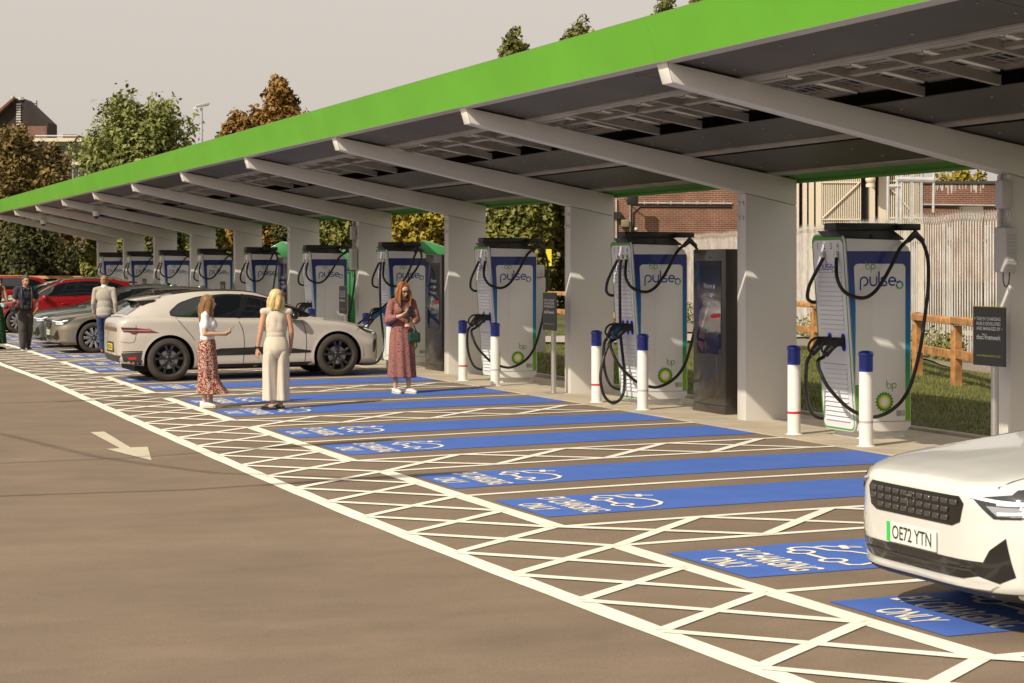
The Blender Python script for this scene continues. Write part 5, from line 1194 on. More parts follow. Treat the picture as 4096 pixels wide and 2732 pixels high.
    for j in range(3):
        for k in range(11):
            y=-.42+.084*k; z=.612+.044*j
            if abs(y)>.44-.02*(2-j): continue
            q=[C.hit('F',a,b,.006) for a,b in ((y-.032,z-.014),(y+.032,z-.014),(y+.032,z+.014),(y-.032,z+.014))]; f=[p+Vector((.010,0,0)) for p in q]
            mb.add(q+f,[(4,5,6,7),(0,1,5,4),(1,2,6,5),(2,3,7,6),(3,0,4,7)])
    mb.build('grille_block',mat('grille_satin',(.05,.047,.045),.35,coat=.4),parent=g,bevel=.003,seg=1)
    mb=MB(); h=C.hit('F',0,.66,.02)
    mb.prism([(-.022,.635),(-.010,.635),(-.010,.665),(-.022,.685)],'x',h.x,h.x+.006); mb.prism([(.010,.635),(.022,.685),(.022,.665),(.010,.635)][::1],'x',h.x,h.x+.006); mb.prism([(-.03,.69),(.03,.69),(.03,.70),(-.03,.70)],'x',h.x,h.x+.006); mb.build('emblem',M_CHR,parent=g)
    for s in (-1,1):
        pl='L' if s>0 else 'R'
        fy=lambda P:[(s*a,b) for a,b in P]
        mb=MB(); C.patch('F',fy([(.555,.735),(.60,.70),(.68,.635),(.80,.64),(.835,.70),(.84,.775),(.76,.765)]),.004,.05,mb,0)
        C.patch(pl,[(2.24,.70),(2.20,.635),(2.05,.655),(1.93,.72),(1.78,.825),(1.95,.815),(2.12,.785)],.0045,.05,mb,0); hl=mb.build('headlight',M_LAMPD,parent=t,smooth=True)
        mb=MB(); C.line('F',fy([(.53,.745),(.66,.728),(.80,.72)]),.016,.009,mb); C.line(pl,[(2.21,.715),(2.10,.722),(1.98,.752)],.020,.009,mb); C.line(pl,[(2.14,.70),(2.08,.675),(2.13,.66)],.018,.009,mb); C.line('F',fy([(.70,.665),(.80,.672),(.82,.69)]),.016,.009,mb); mb.build('running_light',M_LAMPW,parent=hl,smooth=True)
        mb=MB(); C.patch(pl,[(2.19,.68),(2.17,.65),(2.09,.655),(2.05,.69),(2.12,.705)],.0065,.05,mb); C.patch('F',fy([(.64,.70),(.70,.65),(.79,.655),(.80,.70)]),.0065,.05,mb); mb.build('projector_lens',M_LENS,parent=hl,smooth=True)
        mb=MB(); C.patch('F',fy([(.58,.33),(.66,.47),(.745,.54),(.775,.34),(.70,.30)]),.004,.05,mb); mb.build('air_curtain',M_TRIM,parent=t,smooth=True)
        mb=MB(); C.patch('B',fy([(.30,.955),(.84,.955),(.85,.90),(.80,.86),(.76,.925),(.30,.93)]),.005,.06,mb); C.patch(pl,[(-2.28,.95),(-2.05,.95),(-2.10,.89),(-2.27,.86)],.005,.06,mb); mb.build('tail_light',M_TAIL,parent=t,smooth=True)
        mirror(t,.62,s*.86,1.04 if suv else 1.01,s,pt)
        mb=MB()
        for xx in (.02,-1.02): h=C.hit(pl,xx,.84,.0); mb.box(xx-.11,xx+.11,h.y-.012,h.y+.03,.825,.855) if s>0 else mb.box(xx-.11,xx+.11,h.y-.03,h.y+.012,.825,.855)
        mb.build('door_handle',pt,parent=t,bevel=.008,seg=1)
    mb=MB(); C.patch('F',[(-.62,.405),(.62,.405),(.60,.33),(.48,.305),(-.48,.305),(-.60,.33)],.004,.07,mb); mb.build('lower_intake',M_TRIM,parent=t,smooth=True)
    mb=MB(); C.line('F',[(-.56,.355),(0,.350),(.56,.355)],.012,.010,mb); mb.build('intake_bar',M_TRIMM,parent=t)
    mb=MB(); C.patch('F',[(-.70,.295),(.70,.295),(.64,.262),(-.64,.262)],.010,.07,mb); C.patch('F',[(-.80,.25),(.80,.25),(.78,.19),(-.78,.19)],.006,.09,mb,1); mb.build('front_splitter',[pt,M_TRIMM],parent=t,smooth=True)
    h=C.hit('F',0,.47,0); plate(t,h.x+.012,0,.47,plate_txt,M_PLW,1,0)
    plate(t,C.hit('B',0,.55,0).x-.01,0,.55,plate_txt,M_PLY,-1,0)
    mb=MB(); C.line('T',[(1.04,-.30),(.99,.05),(.93,.10)],.014,.014,mb); C.line('T',[(1.05,.25),(1.0,.55),(.94,.62)],.014,.014,mb); mb.build('wiper',M_TRIMM,parent=t)
    mb=MB(); hx=C.hit('T',-1.25,0,0); mb.ball((-1.25,0,hx.z),(.09,.03,.05),12); mb.build('roof_aerial',pt if not suv else M_TRIM,parent=t,smooth=True)
    if rails:
        for s in (-1,1): mb=MB(); mb.tube([(.10,s*.60,1.475),(.0,s*.60,1.555),(-.8,s*.585,1.60),(-1.55,s*.57,1.575),(-1.75,s*.57,1.50)],.018,8); mb.build('roof_rail',M_RIMS,parent=t,smooth=True)
        mb=MB(); mb.prism([(-1.95,1.475),(-2.22,1.44),(-2.20,1.40),(-1.95,1.41)],'y',-.56,.56); mb.build('tail_spoiler',pt,parent=t,bevel=.012)
    mb=MB(); mb.box(-1.95,1.95,-.70,.70,.16,.26); mb.build('underbody',M_DARKIN,parent=t)
    return t
def CZ(y,x=-2.4): return gz(x,y)-.0
PT_WHITE=paint('paint_white',(.64,.64,.61),.05,.26); PT_CHAMP=paint('paint_champagne',(.30,.265,.215),.75,.34); PT_TEAL=paint('paint_grey_green',(.21,.245,.235),.65,.33); PT_BLACK=paint('paint_black',(.02,.019,.018),.3,.25); PT_RED=paint('paint_red',(.34,.010,.014),.35,.3); PT_SILV=paint('paint_silver_blue',(.38,.42,.43),.6,.33); PT_WH2=paint('paint_pearl',(.62,.61,.58),.1,.28); PT_BEI=paint('paint_beige',(.50,.455,.405),.12,.27)
def carz(xn,y): 
    zf,zr_=gz(xn+.9,y),gz(xn+3.6,y); return (zf+zr_)/2,math.atan2(zr_-zf,2.7)
def park(label,nose,y,pt,txt,**k):
    x=nose+2.30; z,a=carz(nose,y); t=polestar(label,(x,y,z),PI,pt,txt,**k); t.rotation_euler=(0,a,PI); return t
park('white saloon car at the right edge, only its front in view',-4.78,-10.92,PT_WHITE,'OE72 YTN')
park('champagne saloon car with silver and black wheels, left of the beige car',-4.66,27.62,PT_CHAMP,'OE72 YUL',roofm=None)
park('grey green saloon car between the champagne car and the black one',-4.66,31.20,PT_TEAL,'OE72 YXJ')
park('black saloon car mostly hidden behind the grey green one',-4.35,33.62,PT_BLACK,'LR22 HKA')
park('red compact crossover with silver roof rails and dark arches',-4.62,43.20,PT_RED,'LD22 PVK',suv=True,style='cladding',rails=True,roofm=None)
park('pale silver blue hatchback behind the red crossover',-4.45,45.62,PT_SILV,'LM71 OXB')
park('white hatchback with a white roof beyond the silver blue one',-4.45,49.2,PT_WH2,'KN70 DVU',style='silver')
park('farthest red car, parked beyond the white hatchback at the left edge',-5.0,60.8,PT_RED,'LC21 EJO',suv=True,style='cladding')
# ------------------------------------------------------------------ the beige crossover on charge
def ipace():
    y=15.78; nose=-.38; x=nose-2.33; zr_,zf=gz(x-1.49,y),gz(x+1.5,y)
    t=thing('parked_car','beige crossover with black wheels, plugged in beside the three women','car',(x,y,(zr_+zf)/2),0,group='parked cars in the charging bays'); t.rotation_euler=(0,-math.atan2(zf-zr_,2.99),0)
    pt=PT_BEI; ax=(1.50,-1.49); r=.375
    body=body_mesh(IP_body(),6,5).build('body',[pt,M_DARKIN],parent=t,smooth=True); arch_cut(body,ax,.435)
    cb=body_mesh(cabin(CAB_IP),5,4).build('cabin',pt,parent=t,smooth=True); C=Conf([body,cb])
    C.patch('T',[(1.14,-.76),(1.14,.76),(.30,.58),(.18,.55),(.18,-.55),(.30,-.58)],.004,.08).build('windscreen',M_GLASS,parent=t,smooth=True)
    C.patch('T',[(.14,-.54),(.14,.54),(-1.15,.50),(-1.35,.47),(-1.35,-.47),(-1.15,-.50)],.004,.1).build('roof_panel',M_GLASS,parent=t,smooth=True)
    C.patch('T',[(-1.72,-.50),(-1.72,.50),(-2.05,.62),(-2.16,.62),(-2.16,-.62),(-2.05,-.62)],.005,.07).build('rear_window',M_GLASS,parent=t,smooth=True)
    for s in 'LR':
        sd=rnd([(1.14,1.055),(.72,1.24),(.34,1.395),(.0,1.465),(-.45,1.487),(-.95,1.45),(-1.28,1.345),(-1.46,1.20),(-1.45,1.125),(-1.3,1.098),(0,1.058)],1,.14)
        g=C.patch(s,sd,.003,.08).build('window_surround',M_TRIM,parent=t,smooth=True)
        C.patch(s,inset(sd,.03),.0058,.08).build('side_window',M_GLASS,parent=g,smooth=True)
        C.line(s,[(-.28,1.07),(-.18,1.28),(-.12,1.47)],.085,.008).build('door_pillar',M_TRIM,parent=g)
        C.line(s,[(-.90,1.085),(-.78,1.28),(-.72,1.46)],.020,.009).build('quarter_bar',M_CHR,parent=g)
        C.line(s,[(.50,1.07),(.62,1.24)],.025,.008).build('front_bar',M_TRIM,parent=g)
    mb=MB()
    for s in 'LR':
        C.line(s,[(.86,1.0),(.92,.80),(.93,.55),(.90,.28)],.011,.002,mb); C.line(s,[(-.28,1.03),(-.20,.85),(-.18,.6),(-.20,.28)],.011,.002,mb); C.line(s,[(-1.36,1.09),(-1.25,.95),(-1.12,.80),(-1.05,.69)],.011,.002,mb)
        C.line(s,[(-1.85,.93),(-1.72,.84)],.008,.002,mb); C.line(s,[(2.25,.78),(1.95,.84),(1.86,.80)],.007,.002,mb)
        C.line(s,[(-2.33,.70),(-2.12,.68),(-2.06,.78),(-2.05,.98)],.008,.002,mb)
    mb.build('panel_gap',M_SHUT,parent=t)
    for s in 'LR':
        mb=MB(); C.patch(s,[(1.02,.47),(.88,.49),(.4,.56),(.1,.555),(-.6,.545),(-.80,.50),(-.98,.44),(-.9,.425),(0,.425),(1.0,.435)],.005,.08,mb)
        C.patch(s,[(1.02,.275),(-.98,.275),(-.98,.205),(1.02,.205)],.004,.12,mb); mb.build('sill',M_TRIM,parent=t,smooth=True)
        mb=MB(); C.patch(s,[(-2.30,.50),(-1.95,.515),(-1.955,.29),(-2.25,.32)],.004,.07,mb); mb.build('rear_diffuser',M_TRIMM,parent=t,smooth=True)
        C.line(s,[(-2.28,.525),(-2.05,.53),(-1.95,.53)],.014,.006).build('bumper_strip',M_TRIM,parent=t)
        C.patch(s,[(-2.20,.43),(-2.06,.435),(-2.05,.39),(-2.17,.385)],.007,.06).build('reflector',M_RED,parent=t,smooth=True)
        mb=MB(); C.patch(s,[(2.24,.62),(2.20,.64),(2.16,.58),(2.16,.40),(2.20,.42)],.005,.05,mb); mb.build('air_curtain',M_TRIM,parent=t,smooth=True)
        hl=C.patch(s,[(2.26,.80),(2.10,.85),(1.86,.885),(1.92,.83),(2.05,.755),(2.26,.71)],.005,.05).build('headlight',M_LAMPD,parent=t,smooth=True)
        mb=MB(); C.line(s,[(2.22,.77),(2.10,.80),(2.0,.835)],.018,.009,mb); C.line(s,[(2.20,.75),(2.14,.745)],.03,.009,mb); mb.build('running_light',M_LAMPW,parent=hl,smooth=True)
        tl=C.patch(s,[(-2.30,.945),(-2.06,.935),(-1.84,.905),(-1.66,.84),(-1.95,.845),(-2.02,.845),(-2.06,.82),(-2.12,.825),(-2.16,.855),(-2.26,.865)],.006,.05).build('tail_light',M_TAILD,parent=t,smooth=True)
        mb=MB(); C.patch(s,[(-2.02,.925),(-1.86,.90),(-1.70,.85),(-2.0,.868)],.009,.05,mb); C.line(s,[(-2.10,.93),(-2.10,.83)],.012,.009,mb); mb.build('lit_segment',M_TAIL,parent=tl,smooth=True)
        mb=MB(); C.line(s,[(-2.26,.895),(-1.9,.885),(-1.80,.882)],.008,.011,mb); mb.build('light_bar',M_LENS,parent=tl,smooth=True)
    for s in (-1,1):
        for axx in ax:
            mb=MB(); rings=[]
            for k in range(25):
                a=R(-14+208*k/24); px,pz=axx+.437*math.cos(a),.365+.437*math.sin(a); px2,pz2=axx+.478*math.cos(a),.365+.478*math.sin(a)
                h=C.hit('L' if s>0 else 'R',px2,max(pz2,.24),.010); rings.append([(px,h.y-s*.03,pz),(px,h.y+s*.002,pz),(px2,h.y-s*.004,pz2),(px2,h.y-s*.03,pz2)])
            mb.loft(rings); mb.build('wheel_arch_trim',pt,parent=t,smooth=True)
        m=mirror(t,.70,s*.885,1.09,s,M_TRIM)
        mb=MB(); pl='L' if s>0 else 'R'
        for xx in (.18,): h=C.hit(pl,xx,.885,0); yy=sorted((h.y,h.y+s*.022)); mb.box(xx-.12,xx+.12,yy[0]-.005,yy[1],.868,.898)
        mb.build('door_handle',M_CHR,parent=t,bevel=.006,seg=1)
        for axx in ax: wheel(t,axx,s*.83,r,'dark',s)
    # rear end
    mb=MB(); C.patch('B',[(-.34,.68),(.34,.68),(.40,.50),(-.40,.50)],.006,.07,mb); C.patch('B',[(-.82,.46),(.82,.46),(.70,.34),(-.70,.34)],.006,.08,mb); mb.build('rear_bumper_insert',M_TRIMM,parent=t,smooth=True)
    plate(t,C.hit('B',0,.59,0).x-.012,.0,.59,'MX23 BGK',M_PLY,-1,0)
    mb=MB(); C.patch('B',[(-.7,.935),(.7,.935),(.7,.87),(-.7,.87)],.006,.07,mb); mb.build('tail_light',M_TAILD,parent=t,smooth=True)
    mb=MB(); mb.prism([(-1.55,1.475),(-1.98,1.415),(-2.02,1.40),(-2.0,1.385),(-1.65,1.39)],'y',-.55,.55); mb.build('tail_spoiler',pt,parent=t,bevel=.012)
    mb=MB()
    for s in (-1,1): mb.prism([(-1.66,1.41),(-2.0,1.39),(-1.98,1.37),(-1.86,1.27),(-1.76,1.24)],'y',s*.60-.02,s*.60+.02)
    mb.build('spoiler_fin',M_TRIM,parent=t,bevel=.006,seg=1)
    mb=MB(); hx=C.hit('T',-1.42,0,0); mb.prism([(-1.28,hx.z),(-1.50,hx.z+.075),(-1.60,hx.z+.06),(-1.58,hx.z-.04)],'y',-.025,.025); mb.build('roof_aerial',M_TRIM,parent=t,bevel=.006,seg=1)
    mb=MB(); C.patch('F',[(-.55,.66),(.55,.66),(.50,.46),(-.50,.46)],.005,.06,mb); mb.build('grille',M_TRIM,parent=t,smooth=True)
    mb=MB(); C.line('T',[(1.22,-.45),(1.19,-.1),(1.16,.3)],.02,.018,mb); mb.build('wiper',M_TRIMM,parent=t)
    mb=MB(); mb.box(-2.05,2.0,-.72,.72,.18,.30); mb.build('underbody',M_DARKIN,parent=t)
    # open charge flap on the front wing
    h=C.hit('R',1.9,.62,0)
ipace()
# ================================================================== PEOPLE
def skinm(n,c): 
    m=mat(n,c,.55,var=.06,scale=12); bsdf(m).inputs['Subsurface Weight'].default_value=.12; bsdf(m).inputs['Subsurface Radius'].default_value=(.02,.008,.004); return m
SK1=skinm('skin_fair',(.56,.33,.22)); SK2=skinm('skin_warm',(.48,.26,.16)); SK3=skinm('skin_tan',(.42,.235,.15))
def hairm(n,a,b_):
    m=mat(n,a,.45,spec=.4); L=m.node_tree.links.new; tc=nd(m,'ShaderNodeTexCoord'); mp=nd(m,'ShaderNodeMapping'); mp.inputs['Scale'].default_value=(60,60,4); no=nd(m,'ShaderNodeTexNoise'); no.inputs['Scale'].default_value=1.5; no.inputs['Detail'].default_value=3
    r=nd(m,'ShaderNodeValToRGB'); r.color_ramp.elements[0].position=.3; r.color_ramp.elements[0].color=(*a,1); r.color_ramp.elements[1].position=.7; r.color_ramp.elements[1].color=(*b_,1)
    L(tc.outputs['Object'],mp.inputs[0]); L(mp.outputs[0],no.inputs['Vector']); L(no.outputs['Fac'],r.inputs['Fac']); L(r.outputs['Color'],bsdf(m).inputs['Base Color']); return m
HB=hairm('hair_light_brown',(.11,.055,.022),(.30,.165,.07)); HBL=hairm('hair_blonde',(.42,.29,.12),(.72,.56,.30)); HAU=hairm('hair_auburn',(.13,.042,.012),(.36,.14,.04)); HSB=hairm('hair_sandy',(.20,.11,.05),(.36,.22,.11)); HDK=hairm('hair_dark',(.02,.015,.012),(.12,.10,.085))
def cloth(n,c,var=.06,sc=6,rough=.9): return mat(n,c,rough,var=var,scale=sc,bump=.12,bscale=350,sheen=.15)
def pattern(n,base,c1,c2,scale,mode):
    m=mat(n,base,.85); L=m.node_tree.links.new; tc=nd(m,'ShaderNodeTexCoord'); v=nd(m,'ShaderNodeTexVoronoi'); v.inputs['Scale'].default_value=scale
    if mode=='edge': v.feature='DISTANCE_TO_EDGE'
    L(tc.outputs['Object'],v.inputs['Vector']); r=nd(m,'ShaderNodeValToRGB'); e=r.color_ramp.elements
    if mode=='edge': st=[(0,base),(.07,base),(.09,c1),(.30,c1),(.36,c2),(1,c2)]
    else: st=[(0,c2),(.10,c2),(.14,c1),(.44,c1),(.49,base),(1,base)]
    while len(e)<len(st): e.new(.5)
    for k,(p,c) in enumerate(st): e[k].position=p; e[k].color=(*c,1)
    L(v.outputs['Distance'],r.inputs['Fac']); L(r.outputs['Color'],bsdf(m).inputs['Base Color']); return m
M_SKIRT=pattern('floral_red',(.17,.014,.018),(.52,.40,.29),(.40,.18,.10),56,'dot'); M_DRESS=pattern('floral_pink',(.020,.010,.013),(.40,.165,.14),(.12,.035,.04),50,'edge')
M_TEE=cloth('tee_white',(.76,.76,.80)); M_LINEN=cloth('linen_beige',(.56,.49,.39)); M_BLAZ=cloth('blazer_grey',(.36,.325,.27),.05); M_DENIM=cloth('denim',(.018,.035,.095),.35,9); M_NAVY=cloth('navy_tee',(.022,.022,.042)); M_GREYT=cloth('grey_trousers',(.050,.042,.040),.15)
M_SHOEW=mat('shoe_white',(.70,.69,.64),.5); M_SOLE=mat('sole',(.55,.50,.38),.6); M_SHOEB=mat('shoe_black',(.015,.015,.015),.4); M_TANL=mat('shoe_tan',(.26,.085,.025),.4,var=.3,scale=8); M_STRAPB=mat('strap_black',(.02,.02,.018),.6); M_BAG=mat('bag_green',(.012,.055,.035),.35,coat=.3); M_PHONE=mat('phone',(.03,.05,.045),.25,coat=.5); M_PHB=mat('phone_clear',(.30,.29,.26),.2,coat=.6); M_EYE=mat('eye',(.06,.04,.03),.2,coat=1); M_EYEW=mat('eye_white',(.6,.58,.55),.3); M_LIP=mat('lips',(.40,.13,.11),.45); M_GLASSES=mat('sunglass',(.008,.008,.008),.1,coat=1); M_GOLD=mat('gold',(.7,.5,.2),.2,metal=1)
def cap(mb,p,q,r1,r2,n=14):
    p,q=Vector(p),Vector(q); d=(q-p); L=d.length; d=d.normalized() if L>1e-6 else Vector((0,0,1)); P=[];RR=[]
    for k in range(4): a=PI/2*k/4; P.append(p-d*r1*math.cos(a)); RR.append(max(1e-4,r1*math.sin(a)))
    P.append(p); RR.append(r1); P.append(q); RR.append(r2)
    for k in range(1,5): a=PI/2*k/4; P.append(q+d*r2*math.sin(a)); RR.append(max(1e-4,r2*math.cos(a)))
    mb.tube(P,RR,n)
def ell(mb,c,r,rot=None,n=18):
    s=mb.M; M=Matrix.Translation(Vector(c)); 
    if rot is not None: M=M@rot
    mb.M=(s@M) if s is not None else M; mb.ball((0,0,0),r,n,k=12); mb.M=s
def remesh(mb,name,m,par,vox=.006,it=5,f=.5,disp=None):
    o=mb.build(name,m,parent=par); md=o.modifiers.new('r','REMESH'); md.mode='VOXEL'; md.voxel_size=vox; md.use_smooth_shade=True
    s=o.modifiers.new('s','SMOOTH'); s.factor=f; s.iterations=it
    bpy.context.view_layer.update(); me=bpy.data.meshes.new_from_object(o.evaluated_get(bpy.context.evaluated_depsgraph_get())); o.modifiers.clear(); old=o.data; o.data=me; bpy.data.meshes.remove(old)
    if not me.materials: me.materials.append(m)
    if disp:
        co=np.empty(len(me.vertices)*3,np.float32); me.vertices.foreach_get('co',co); co=co.reshape(-1,3); no=np.array([v.normal for v in me.vertices],np.float32)
        co=co+no*disp(co)[:,None]; me.vertices.foreach_set('co',co.ravel().astype(np.float32)); me.update()
    me.polygons.foreach_set('use_smooth',[True]*len(me.polygons)); return o
def hand(mb,w,d,n,side=1,curl=25,s=1.0,spread=1.0):
    """w wrist, d finger direction, n palm normal (fingers curl towards it), side=+1: thumb on the a-axis"""
    w,d,n=Vector(w),Vector(d).normalized(),Vector(n).normalized(); n=(n-d*n.dot(d)).normalized(); a=d.cross(n)*side
    for k in range(4):
        o=(-.027+.018*k)*s; cap(mb,w+a*o*.7,w+d*.078*s+a*o,.012*s,.0115*s,10)
    cap(mb,w-d*.01,w+d*.03*s,.021*s,.020*s,12); cap(mb,w+d*.03*s-a*.012,w+d*.045*s+a*.014,.016*s,.014*s,12)
    for k,L in enumerate((.058,.070,.076,.068)):
        o=(-.027+.018*k)*s; p=w+d*.080*s+a*o; ang=0; dd=d
        for j,fr in enumerate((.45,.30,.25)):
            ang+=R(curl*(.8+.15*(3-k)))
            dd=(d*math.cos(ang)+n*math.sin(ang)); q=p+dd*L*s*fr; cap(mb,p,q,(.0092-.0008*j)*s,(.0086-.0010*j)*s,8); p=q
    p=w+d*.022*s+a*.022*s; dd=(d*.62+a*.62+n*.35).normalized()
    for j,L in enumerate((.032,.028,.022)):
        q=p+dd*L*s; cap(mb,p,q,(.0115-.001*j)*s,(.0105-.0012*j)*s,8); p=q; dd=(dd*.8+d*.35+n*.25).normalized()
def rotm(yaw=0,pitch=0,roll=0): return Matrix.Rotation(R(yaw),4,'Z')@Matrix.Rotation(R(pitch),4,'X')@Matrix.Rotation(R(roll),4,'Y')
class P_: pass
def person(label,loc,heading,H,skin,J,sex='f',hy=0,hp=0,hands=None,face=True,shoe=None,lean=0):
    """figure facing local +Y; J: joint overrides in metres for a 1.70 m figure"""
    ang=math.atan2(heading[1],heading[0])-PI/2
    z=gz(loc[0],loc[1])+.006
    t=thing('person',label,'person',(loc[0],loc[1],z),ang,group=None); s=H/1.70; f=sex=='f'
    D=dict(hipL=(-.085,0,.88),hipR=(.085,0,.88),kneeL=(-.09,.02,.475),kneeR=(.09,.02,.475),ankL=(-.09,-.01,.085),ankR=(.09,-.01,.085),toeL=(-.11,.16,.03),toeR=(.11,.16,.03),
      shL=(-.165 if f else -.195,-.01,1.385),shR=(.165 if f else .195,-.01,1.385),elL=(-.21,-.02,1.10),elR=(.21,-.02,1.10),wrL=(-.22,.05,.86),wrR=(.22,.05,.86),neck=(0,-.01,1.42),head=(0,.02,1.575),waist=(0,0,1.06),chest=(0,0,1.26))
    D.update(J); V={k:Vector(v)*s for k,v in D.items()}
    mb=MB(); Mh=Matrix.Translation(V['head'])@rotm(hy,hp)@Matrix.Scale(s*(1.0 if not f else .97),4)
    mb.M=Mh
    ell(mb,(0,-.012,.028),(.074,.092,.084)); ell(mb,(0,.022,-.028),(.059,.066,.078)); ell(mb,(0,.050,-.078),(.036,.034,.028)); ell(mb,(0,.055,.035),(.056,.036,.045))
    ell(mb,(-.030,.066,-.028),(.022,.020,.024)); ell(mb,(.030,.066,-.028),(.022,.020,.024))
    cap(mb,(0,.088,.006),(0,.106,-.028),.0075,.0125,8); cap(mb,(-.010,.093,-.032),(.010,.093,-.032),.008,.008,8); ell(mb,(0,.083,-.060),(.024,.013,.011)); ell(mb,(0,.078,.022),(.045,.013,.010))
    for q in (-1,1): ell(mb,(q*.077,-.008,-.010),(.010,.020,.031)); ell(mb,(q*.050,-.01,-.055),(.022,.035,.03))
    mb.M=None
    hd=lambda a,b,c:Mh@Vector((a,b,c))
    cap(mb,V['neck']-Vector((0,.005,.03)),hd(0,-.012,-.05),.056*s if f else .066*s,.050*s if f else .060*s)
    w=1.0 if f else 1.12
    ell(mb,V['chest']+Vector((0,-.005,.0)),(.145*s*w,.105*s,.17*s)); ell(mb,V['waist'],(.118*s*w,.088*s,.15*s)); ell(mb,(V['hipL']+V['hipR'])/2+Vector((0,-.01,.04)),(.158*s if f else .155*s,.108*s,.135*s))
    if f:
        for q in (-1,1): ell(mb,V['chest']+Vector((q*.065,.075,.0))*s,(.055*s,.05*s,.055*s))
    cap(mb,V['shL'],V['shR'],.052*s*w,.052*s*w); cap(mb,V['shL']+Vector((.05,0,.02)),V['neck'],.04*s,.05*s); cap(mb,V['shR']+Vector((-.05,0,.02)),V['neck'],.04*s,.05*s)
    for q in 'LR':
        m=1.0 if f else 1.15
        cap(mb,V['sh'+q],V['el'+q],.048*s*m,.038*s*m); mid=(V['el'+q]*.72+V['wr'+q]*.28); cap(mb,V['el'+q],mid,.037*s*m,.037*s*m); cap(mb,mid,V['wr'+q],.037*s*m,.023*s*m)
        cap(mb,V['hip'+q],V['knee'+q],.084*s,.052*s); mc=V['knee'+q]*.70+V['ank'+q]*.30+Vector((0,-.016,0)); cap(mb,V['knee'+q],mc,.049*s,.053*s); cap(mb,mc,V['ank'+q],.052*s,.030*s)
        cap(mb,V['ank'+q]-Vector((0,.02,.03))*s,V['toe'+q]*.85+V['ank'+q]*.15-Vector((0,0,.006)),.028*s,.020*s)
        hh=(hands or {}).get(q,{}); d=Vector(hh.get('d',V['wr'+q]-V['el'+q])); n=Vector(hh.get('n',(-1 if q=='R' else 1,0,0))); 
        hand(mb,V['wr'+q],d,n,hh.get('side',1 if q=='L' else -1),hh.get('curl',22),s*(.95 if f else 1.08))
    b=remesh(mb,'body',skin,t,.0055,4,.5)
    if face:
        mb=MB(); mb.M=Mh
        for q in (-1,1): ell(mb,(q*.029,.0765,.004),(.0125,.0095,.0065),n=10)
        mb.build('eye',M_EYEW,parent=t,smooth=True); mb=MB(); mb.M=Mh
        for q in (-1,1): ell(mb,(q*.029,.0835,.004),(.0055,.0035,.0058),n=10)
        mb.build('iris',M_EYE,parent=t,smooth=True); mb=MB(); mb.M=Mh; mb.tube([(-.021,.0905,-.0605),(-.010,.0965,-.058),(0,.0975,-.0595),(.010,.0965,-.058),(.021,.0905,-.0605)],[.002,.0045,.0048,.0045,.002],8); mb.build('lips',M_LIP,parent=t,smooth=True)
        mb=MB(); mb.M=Mh
        for q in (-1,1): mb.tube([(q*.014,.0905,.024),(q*.030,.0895,.029),(q*.046,.078,.024)],[.002,.003,.0015],6)
        mb.build('eyebrow',HDK if not f else HB,parent=t,smooth=True)
    p=P_(); p.t=t;p.V=V;p.s=s;p.Mh=Mh;p.hd=hd;p.skin=skin;p.f=f; return p
def long_hair(p,m,length,width=1.0,n=150,fringe=False,seed=2,part=0.0,front=55):
    mb=MB(); r=np.random.default_rng(seed); M=p.Mh
    mb.M=M; ell(mb,(0,-.020,.034),(.082,.096,.086)); mb.M=None
    down=Vector((0,0,-1))
    for k in range(n):
        a=R(front+(360-2*front)*(k+r.uniform(-.4,.4))/n)+PI/2           # azimuth, 0 = +x; front (+y) left open
        ca,sa=math.cos(a),math.sin(a); P=[]
        for j in range(6):
            e=R(88-88*j/5*1.0); rr=1.06+.03*math.sin(k*1.7); x,y,z=(.078*width)*rr*math.cos(e)*ca+part*(1-j/5)*.03,.094*rr*math.cos(e)*sa-.016,.090*rr*math.sin(e)+.034
            P.append(M@Vector((x,y,z)))
        q=P[-1]; L=length*r.uniform(.88,1.04)*p.s; out=(M.to_3x3()@Vector((ca,sa,0))).normalized()
        for j in range(1,7):
            t=j/6; sw=.030*math.sin(t*2.2+k*.2)+.022*t; P.append(q+down*L*t+out*(.012*math.sin(t*PI)+sw*.5)*width+Vector((r.uniform(-.004,.004),r.uniform(-.004,.004),0)))
        mb.tube(smooth_path(P,2),[.0115*(1-.0*j) if j<len(smooth_path(P,2))*.8 else .0075 for j in range(len(smooth_path(P,2)))],6)
    return mb.build('hair',m,parent=p.t,smooth=True)
def short_hair(p,m,thick=.012,curly=False,beard=False):
    mb=MB(); mb.M=p.Mh; r=np.random.default_rng(4)
    ell(mb,(0,-.026,.036),(.079,.090+thick*.3,.083+thick)); ell(mb,(0,-.045,.0),(.073,.070,.070)); ell(mb,(0,.022,.085),(.050,.040,.022+thick))
    for k in range(260 if curly else 160):
        a=r.uniform(0,2*PI); e=R(r.uniform(5,88)); 
        if math.sin(a)>.35 and math.sin(e)<.62: continue
        c=(.080*math.cos(e)*math.cos(a),.094*math.cos(e)*math.sin(a)-.024,(.085+thick)*math.sin(e)+.034); ell(mb,c,(.012,.012,.010 if not curly else .014),n=6)
    if beard:
        for k in range(90):
            a=R(r.uniform(20,160)); c=(.052*math.cos(a),.030+.042*math.sin(a),-.055-.035*abs(math.sin(a))*r.uniform(.3,1)); ell(mb,c,(.009,.009,.008),n=6)
    mb.M=None; return remesh(mb,'hair',m,p.t,.0055,1,.4)
